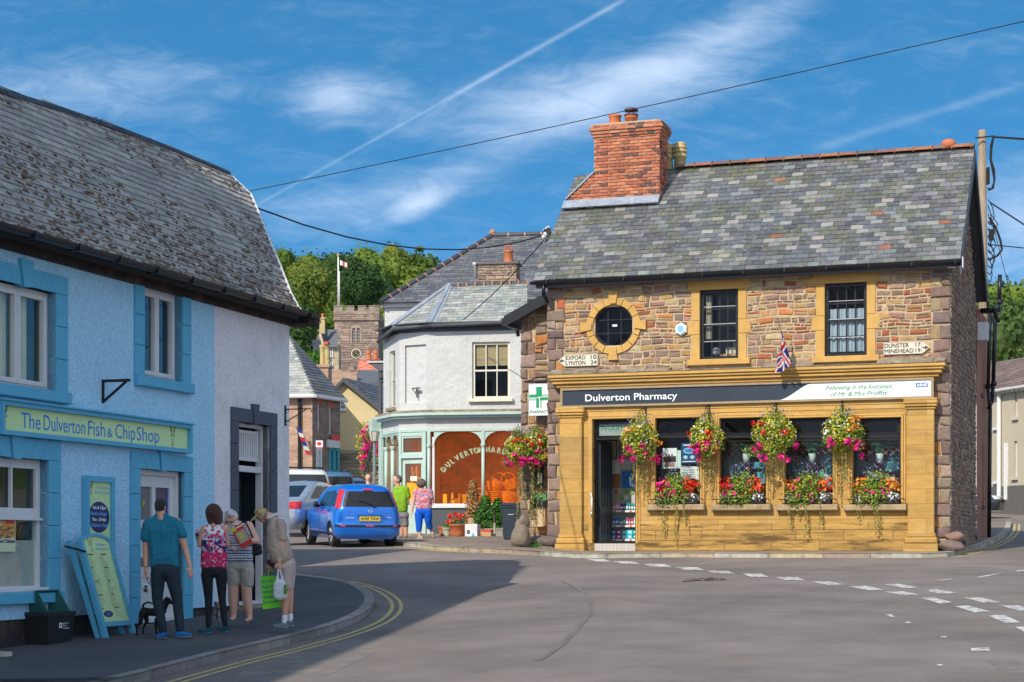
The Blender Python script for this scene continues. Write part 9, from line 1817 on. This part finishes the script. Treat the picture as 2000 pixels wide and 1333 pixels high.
for a,b,z1 in ((2.03,2.17,1.34),(2.20,2.46,1.39),(2.49,2.78,1.37)): pa('side_window',a,b,1.0,z1,-1,'glass_dk',.007,skew=.10 if a > 2.4 else 0); pa('side_window',a,b,1.0,z1,1,'glass_dk',.007,skew=.10 if a > 2.4 else 0)
pa('windscreen',3.9,5,.99,1.38,0,'glass_dk')
pa('tail_light',1.45,1.98,.96,1.42,1,'lamp_red',.014,nz=8); pa('tail_light',1.45,1.98,.96,1.42,-1,'lamp_red',.014,nz=8)
pa('brake_light',0,.32,1.405,1.44,0,'lamp_red',.03); pa('bumper_strip',0,1.75,.50,.555,0,'black_matt',.012); pa('reflector',1.05,1.35,.515,.545,0,'lamp_red',.018,ns=4,nz=1); pa('fog_light',0,.18,.52,.55,0,'lamp_red',.018,ns=3,nz=1); pa('sill_strip',2.05,2.8,.30,.36,0,'black_matt',.006)
pt=C['pt']; fb=Fr(pt(0,.62,1,.02),C['fy'],C['fz']); fb.N=-C['fx']; mb=MB(); mb.box(fb,-.26,.26,.03,.145,.0,.02); pl_=mb.build('number_plate','plate_y',t); lettering(fb,'AV07 TXW',-.23,.23,.055,.065,.022,'t_black',pl_,bold=.004)
mb=MB((.01,.16,.72)); mb.bbox(fb,-.32,.32,.155,.20,-.01,.035,.01); mb.build('plate_garnish','car_blue',t); mb=MB((.6,.6,.62)); mb.tube([fb.P(.05*math.cos(q),.275+.035*math.sin(q),.04) for q in [i*.63 for i in range(11)]],.008,5); mb.box(fb,-.065,.065,.268,.282,.035,.045); mb.build('badge','alloy',t)
lettering(fb,'NOTE',-.60,-.40,.095,.03,.0,'t_white',t,'model_lettering'); lettering(fb,'SVE',.44,.54,.11,.025,.0,'t_white',t,'model_lettering')
mb=MB(); a=pt(0,1.02,1,.03); mb.tube([pt(.25,1.02,1,.03),pt(.1,1.10,-1,.03),pt(.55,1.16,-1,.03)],.012,5); mb.ball(pt(.25,1.01,1,.03),.035); mb.build('rear_wiper','black_matt',t)
for sd_ in (-1,1):
    b=pt(2.76,1.03,sd_,.10); mb=MB(); mb.ball(b,(.07,.11,.08),10,8); mb.cyl(pt(2.76,.99,sd_,0),b,.03,n=6); mb.build('wing_mirror','black',t)
mb=MB(); [mb.tube([pt(s,z,-1,.003) for z in (.34,.45,.6,.75,.9,.99)],.004,4) for s in (2.20,2.47,2.78)]; mb.tube([pt(1.35,z,1,.003) for z in (.6,.7,.8,.9,.97)],.005,4); mb.tube([pt(1.35,z,-1,.003) for z in (.6,.7,.8,.9,.97)],.005,4); mb.build('panel_gap','black_matt',t)
mb=MB(); [mb.cyl(pt(s,.90,-1,.03),pt(s+.06,.90,-1,.03),.015,n=6) for s in (2.22,2.50)]; mb.build('door_handle','car_blue',t)
pa('headlight',3.35,4.2,.66,.80,0,'lamp_clear',.006)
# other cars
SD_=dict(h=1.45,w=[(.2,.75),(.35,.84),(.6,.86),(.85,.85),(.95,.80),(1.35,.62),(1.44,.48)],r=[(.2,.1),(.4,0),(.6,.03),(.9,.08),(.95,.2),(1.0,.42),(1.38,1.2),(1.44,1.5)],f=[(.2,4.4),(.6,4.45),(.8,4.3),(.92,3.4),(1.3,2.7),(1.44,2.2)],z=[.2,.3,.42,.55,.7,.85,.92,.96,1.05,1.2,1.32,1.40,1.44],wheels=(.95,3.5),wr=.31,rad=.3)
SV=dict(h=1.75,w=[(.3,.8),(.4,.90),(.9,.90),(1.05,.86),(1.55,.74),(1.68,.66)],r=[(.3,.1),(.5,0),(1.0,.05),(1.55,.22),(1.68,.4)],f=[(.3,4.4),(.8,4.4),(1.05,3.4),(1.6,2.7),(1.68,2.4)],z=[.3,.4,.55,.8,1.0,1.08,1.2,1.35,1.5,1.6,1.68],wheels=(.9,3.5),wr=.35,rad=.25)
def other(name,label,x,y,Y,yaw,S,mat,gl,tl,dz=0):
    o_=W(x,y,Y); C=car(name,label,o_,yaw,S,mat); pa=C['patch']; zt_=S['z'][-2]; zb_=1.0 if S is not SV else 1.12
    pa('rear_window',0,1.4,zb_,zt_-.06,0,'glass_dk',.008); pa('side_window',2.08,2.4,zb_,zt_-.08,0,'glass_dk',.008); pa('side_window',2.43,2.75,zb_,zt_-.1,0,'glass_dk',.008); pa('windscreen',3.9,5,zb_,zt_-.05,0,'glass_dk',.008); pa('tail_light',1.2,1.95,*tl,0,'lamp_red',.012); pa('headlight',3.3,4.2,.62,.78,0,'lamp_clear',.008)
    return C
other('silver_saloon','dusty silver saloon with red tail lamps parked beside the chip shop corner',520,1050,47.5,R(-26),SD_,'car_silver',0,(.74,.92))
C=other('white_estate_car','white estate car with roof rails parked behind the silver saloon',596,1026,55.5,R(14),SV,'car_white',0,(1.0,1.3)); mb=MB(); [mb.tube([C['pt'](1.95,1.66,s,-.05)+C['fz']*.07,C['pt'](2.6,1.66,s,-.05)+C['fz']*.07],.03,6) for s in (1,-1)]; mb.tube([C['pt'](2.1,1.66,1,-.05)+C['fz']*.09,C['pt'](2.1,1.66,-1,-.05)+C['fz']*.09],.025,6); mb.build('roof_rail','black',C['t'])
C=other('blue_grey_estate_car','blue grey estate car with roof rails parked furthest along the left kerb',652,1018,63,R(16),SV,'car_steel',0,(1.0,1.3)); mb=MB(); [mb.tube([C['pt'](1.95,1.66,s,-.05)+C['fz']*.07,C['pt'](2.6,1.66,s,-.05)+C['fz']*.07],.03,6) for s in (1,-1)]; mb.build('roof_rail','black',C['t'])
other('pale_blue_car','pale blue car further up the street, its roof just over the blue hatchback',702,1006,72,R(20),SD_,'car_steel',0,(.74,.92))
C=car('dark_car','black car with only its nose showing past the brick house at right',Vector((14.5,70.8,3.05)),R(-114),SD_,'car_dark')
C['patch']('headlight',3.4,4.3,.62,.76,0,'lamp_clear',.01); C['patch']('windscreen',3.9,5,1.0,1.3,0,'glass_dk',.01); C['patch']('grille',4.4,5,.5,.6,0,'black_matt',.01)
# ================================================================ STREET THINGS
def pot(x,y,Y,r0,h,mat,label,name='plant_pot',lf=None,fl=None,seed=1):
    c=W(x,y,Y); t=thing(name,label,'plant pot',tuple(c),'pots outside the hardware shop'); mb=MB((.50,.48,.34)); mb.smooth=True; mb.lathe(c,[(r0*.68,0),(r0*.9,h*.4),(r0,h*.9),(r0*1.08,h*.92),(r0*1.08,h),(r0*.9,h),(r0*.88,h*.9)],18); mb.build('pot',mat,t); r=random.Random(seed)
    if lf: mb=MB(); leaves(mb,c+Vector((0,0,h+lf[1]*.6)),(lf[0],lf[0],lf[1]),lf[2],.06,[(.06,.20,.03),(.10,.28,.04)],r,.3); mb.build('foliage','leaf',t)
    if fl:
        mb=MB()
        for dx_,dz_ in fl: leaves(mb,c+Vector((dx_,-.1,h+dz_)),(.08,.06,.07),26,.06,[(.85,.10,.03),(.8,.06,.02)],r,.3,hexf=True)
        mb.build('flowers','petal',t)
pot(866,1050,52.0,.14,.30,'terracotta','small orange clay pot at the left end of the row'); pot(873,1052,51.6,.13,.30,'vc','small weathered buff pot with green leaves',lf=(.13,.10,90)); pot(894,1054,51.6,.26,.42,'terracotta','large terracotta pot of bright red geraniums',lf=(.24,.13,220),fl=((-.22,.24),(-.12,.12),(-.05,.28),(.05,.18),(.14,.26),(-.25,.08),(.02,.25)),seed=4)
def boxy(x,y,Y,w_,d,h,col,name,label,cat='cardboard box',yaw=-.3,mat='vc',deco=None):
    c=W(x,y,Y); q=Fr(c,(math.cos(yaw),math.sin(yaw),0)); t=thing(name,label,cat,tuple(c)); mb=MB(col); mb.bbox(q,0,w_,0,h,-d,0,.004); mb.build('carton',mat,t)
    if deco: m2=MB(); deco(m2,q,w_,h); m2.build('printed_picture','vc_print',t)
    return t
boxy(908,1056,51.2,.36,.30,.46,(.66,.66,.68),'cardboard_box','white carton with a blue bottle picture outside the hardware shop',deco=lambda m,q,w_,h: (m.box(q,.20,.29,.04,.17,0,.003,(.10,.50,.72)),m.box(q,.225,.265,.17,.22,0,.003,(.10,.50,.72)),m.box(q,.06,.15,.18,.29,0,.003,(.12,.11,.12)),m.box(q,.21,.28,.09,.13,.003,.005,(.1,.12,.2)),m.box(q,.04,.17,.10,.115,0,.003,(.10,.40,.65)),m.box(q,.05,.16,.07,.085,0,.003,(.10,.40,.65))))
boxy(914,1052,51.9,.50,.25,.58,(.42,.28,.15),'cardboard_box','taller brown carton standing behind the white one'); boxy(941,1056,51.2,.27,.24,.30,(.48,.30,.15),'cardboard_box','small brown carton with a red top right of the white one',deco=lambda m,q,w_,h: m.box(q,0,w_,h-.06,h+.004,-.24,.003,(.60,.06,.04)))
cs2=thing('conifer_shrub','dried brown conifer shrub in front of the hardware window','shrub',tuple(W(924,1050,52.4))); mb=MB(); r=random.Random(5)
for y,rx,rz in ((1030,.27,.3),(1010,.28,.32),(988,.26,.30),(968,.20,.25),(950,.12,.2)): leaves(mb,W(924,y,52.4),(rx,rx,rz),620,.07,[(.45,.24,.08),(.36,.18,.06),(.50,.30,.12)],r,.4)
mb.build('foliage','leaf',cs2); mb=MB(); mb.cyl(W(924,1052,52.4),W(924,960,52.4),.03,n=6); mb.build('stem','bark',cs2)
gs=thing('green_shrub','bushy green shrub in a grey wooden trough by the wheelie bin','shrub',tuple(W(958,1056,51.8))); mb=MB();
for x,y,rx in ((940,1012,.26),(958,1003,.34),(975,1010,.26),(948,985,.18),(972,990,.16),(958,1025,.34)): leaves(mb,W(x,y,51.8),(rx,rx*.8,.27),620,.08,[(.05,.17,.02),(.09,.26,.03),(.03,.11,.02)],r,.35)
mb.build('foliage','leaf',gs); mb=MB((.30,.28,.24)); q=Fr(W(948,1058,51.6),(1,-.15,0)); mb.bbox(q,0,.50,0,.36,-.35,0,.01); mb.box(q,-.01,.51,.15,.17,-.36,.006); mb.box(q,-.02,.52,.33,.37,-.37,.02); mb.build('trough','vc',gs)
pc_=W(966,1057,51.0); mb=MB((.05,.045,.04)); mb.cyl(pc_,pc_+Vector((0,0,.88)),.03,n=8); mb.cyl(pc_+Vector((0,0,.72)),pc_+Vector((0,0,.88)),.034,n=8,col=(.02,.02,.02)); mb.cyl(pc_+Vector((0,0,.2)),pc_+Vector((0,0,.5)),.032,n=8,col=(.40,.36,.30)); o=mb.build('marker_post','vc'); tag(o,'thin worn black and white post in front of the green shrub','post')
wb_=thing('wheelie_bin','dark navy wheelie bin by the guard stone','bin',tuple(W(998,1066,47.6))); q=Fr(W(979,1066,47.6),(1,-.18,0)); mb=MB(); bw0=.50; mb.hexa([q.P(.08,0,-.45),q.P(.44,0,-.45),q.P(.44,0,0),q.P(.08,0,0),q.P(0,1.05,-.55),q.P(bw0,1.05,-.55),q.P(bw0,1.05,.04),q.P(0,1.05,.04)]); mb.box(q,-.02,bw0+.02,.99,1.05,-.57,.06); mb.build('bin_body','plastic_bin',wb_)
mb=MB(); mb.hexa([q.P(-.03,1.055,-.6),q.P(bw0+.03,1.055,-.6),q.P(bw0+.03,1.055,.08),q.P(-.03,1.055,.08),q.P(.03,1.13,-.55),q.P(bw0-.03,1.13,-.55),q.P(bw0-.03,1.11,.02),q.P(.03,1.11,.02)]); mb.cyl(q.P(-.06,1.06,-.6),q.P(bw0+.06,1.06,-.6),.03,n=8); mb.build('lid','plastic_bin',wb_); mb=MB((.6,.62,.65)); mb.box(q,.18,.34,.80,.815,.03,.045); mb.build('number_label','vc_flat',wb_)
for sd_ in (.1,.42): mb=MB(); mb.cyl(q.P(sd_-.03,.1,-.5),q.P(sd_+.03,.1,-.5),.1,n=14); mb.build('wheel','tyre',wb_)
# utility pole and overhead wires
up_=thing('utility_pole','weathered wooden utility pole with looping cables behind the pharmacy gable','utility pole',tuple(W(1922,1040,49.5))); mb=MB(); mb.smooth=True; mb.cyl(W(1923,1045,49.5),W(1918,255,49.5),.15,.105,14); mb.build('pole','pole',up_)
mb=MB((.05,.05,.05)); Yu=49.3; mb.box(Fr(W(1928,360,49.3),(1,0,0)),0,.06,0,.45,-.1,.05); mb.cyl(W(1905,270,Yu),W(1942,266,Yu),.02,n=6); r=random.Random(9)
mb.tube([W(x,y,Yu) for x,y in ((1940,268),(1935,285),(1934,310),(1938,330),(1942,350),(1940,368),(1930,372))],.025,6); mb.tube([W(x,y,Yu) for x,y in ((1941,268),(1937,290),(1936,312),(1942,332),(1943,352),(1936,370),(1929,368))],.02,6)
for k in range(9):
    x,y=1932,390+k*14; mb.tube([W(1930,y,Yu),W(1934+r.uniform(0,10),y+15,Yu),W(1940+r.uniform(-4,12),y+35,Yu),W(1934,y+50,Yu),W(1929,y+44,Yu)],.013,5)
mb.tube([W(x,y,Yu) for x,y in ((1932,425),(1945,445),(1954,470),(1957,488),(1948,500),(1930,508))],.03,6); mb.box(Fr(W(1932,470,Yu),(1,0,0)),0,.12,0,.3,-.05,.05,(.45,.46,.48)); mb.build('cable_bundle','black_matt',up_)
def wire(label,pts,r0=.012,name='overhead_wire'):
    q=densify([Vector(p) for p in pts],2.); mb=MB(); mb.tube(q,r0,5); o=mb.build(name,'black_matt'); tag(o,label,'wire','overhead wires')
def sag(a,b,s,n=8): return [a.lerp(b,i/n)-Vector((0,0,s*4*(i/n)*(1-i/n))) for i in range(n+1)]
wire('long thin wire rising from the chip shop roof across the sky to the upper right',sag(W(487,374,33),W(2420,-55,24),.05),.0075)
wire('thick sagging cable from the chip shop gable to the pharmacy roof edge',sag(W(498,405,33),W(1062,460,46),.55),.016)
wire('short double cable leaving the top of the utility pole to the right',sag(W(1940,268,Yu),W(2400,300,40),.0),.03); wire('cable running down right from the middle of the utility pole',sag(W(1934,396,Yu),W(2400,700,40),.0),.022)
wire('pair of low cables leaving the cable bundle to the right',sag(W(1932,478,Yu),W(2400,520,40),.02),.016); wire('thin wire dropping from the utility pole towards the terrace aerial',sag(W(1930,400,Yu),W(1980,600,60),.0),.010)
wire('thin cable slanting down the white hardware shop roof',sag(W(1062,470,47),W(905,625,53.3),.1),.014)
wl_=thing('roof_cable_clamp','tangle of white insulators and loops at the left verge of the pharmacy roof','insulators',tuple(W(1068,470,46))); mb=MB((.6,.62,.65)); r=random.Random(3)
for k in range(7): mb.ball(W(1062+r.uniform(0,14),445+r.uniform(0,22),45.6),.06,8,6)
mb.build('insulators','vc',wl_); mb=MB((.04,.04,.04)); [mb.tube([W(1058+r.uniform(0,6),455,45.6),W(1062+r.uniform(0,14),442+r.uniform(0,8),45.5),W(1074,458+r.uniform(-6,10),45.5),W(1064,474,45.6)],.014,5) for k in range(5)]; mb.build('loops','vc',wl_)
bpy.data.scenes.remove(TMP)
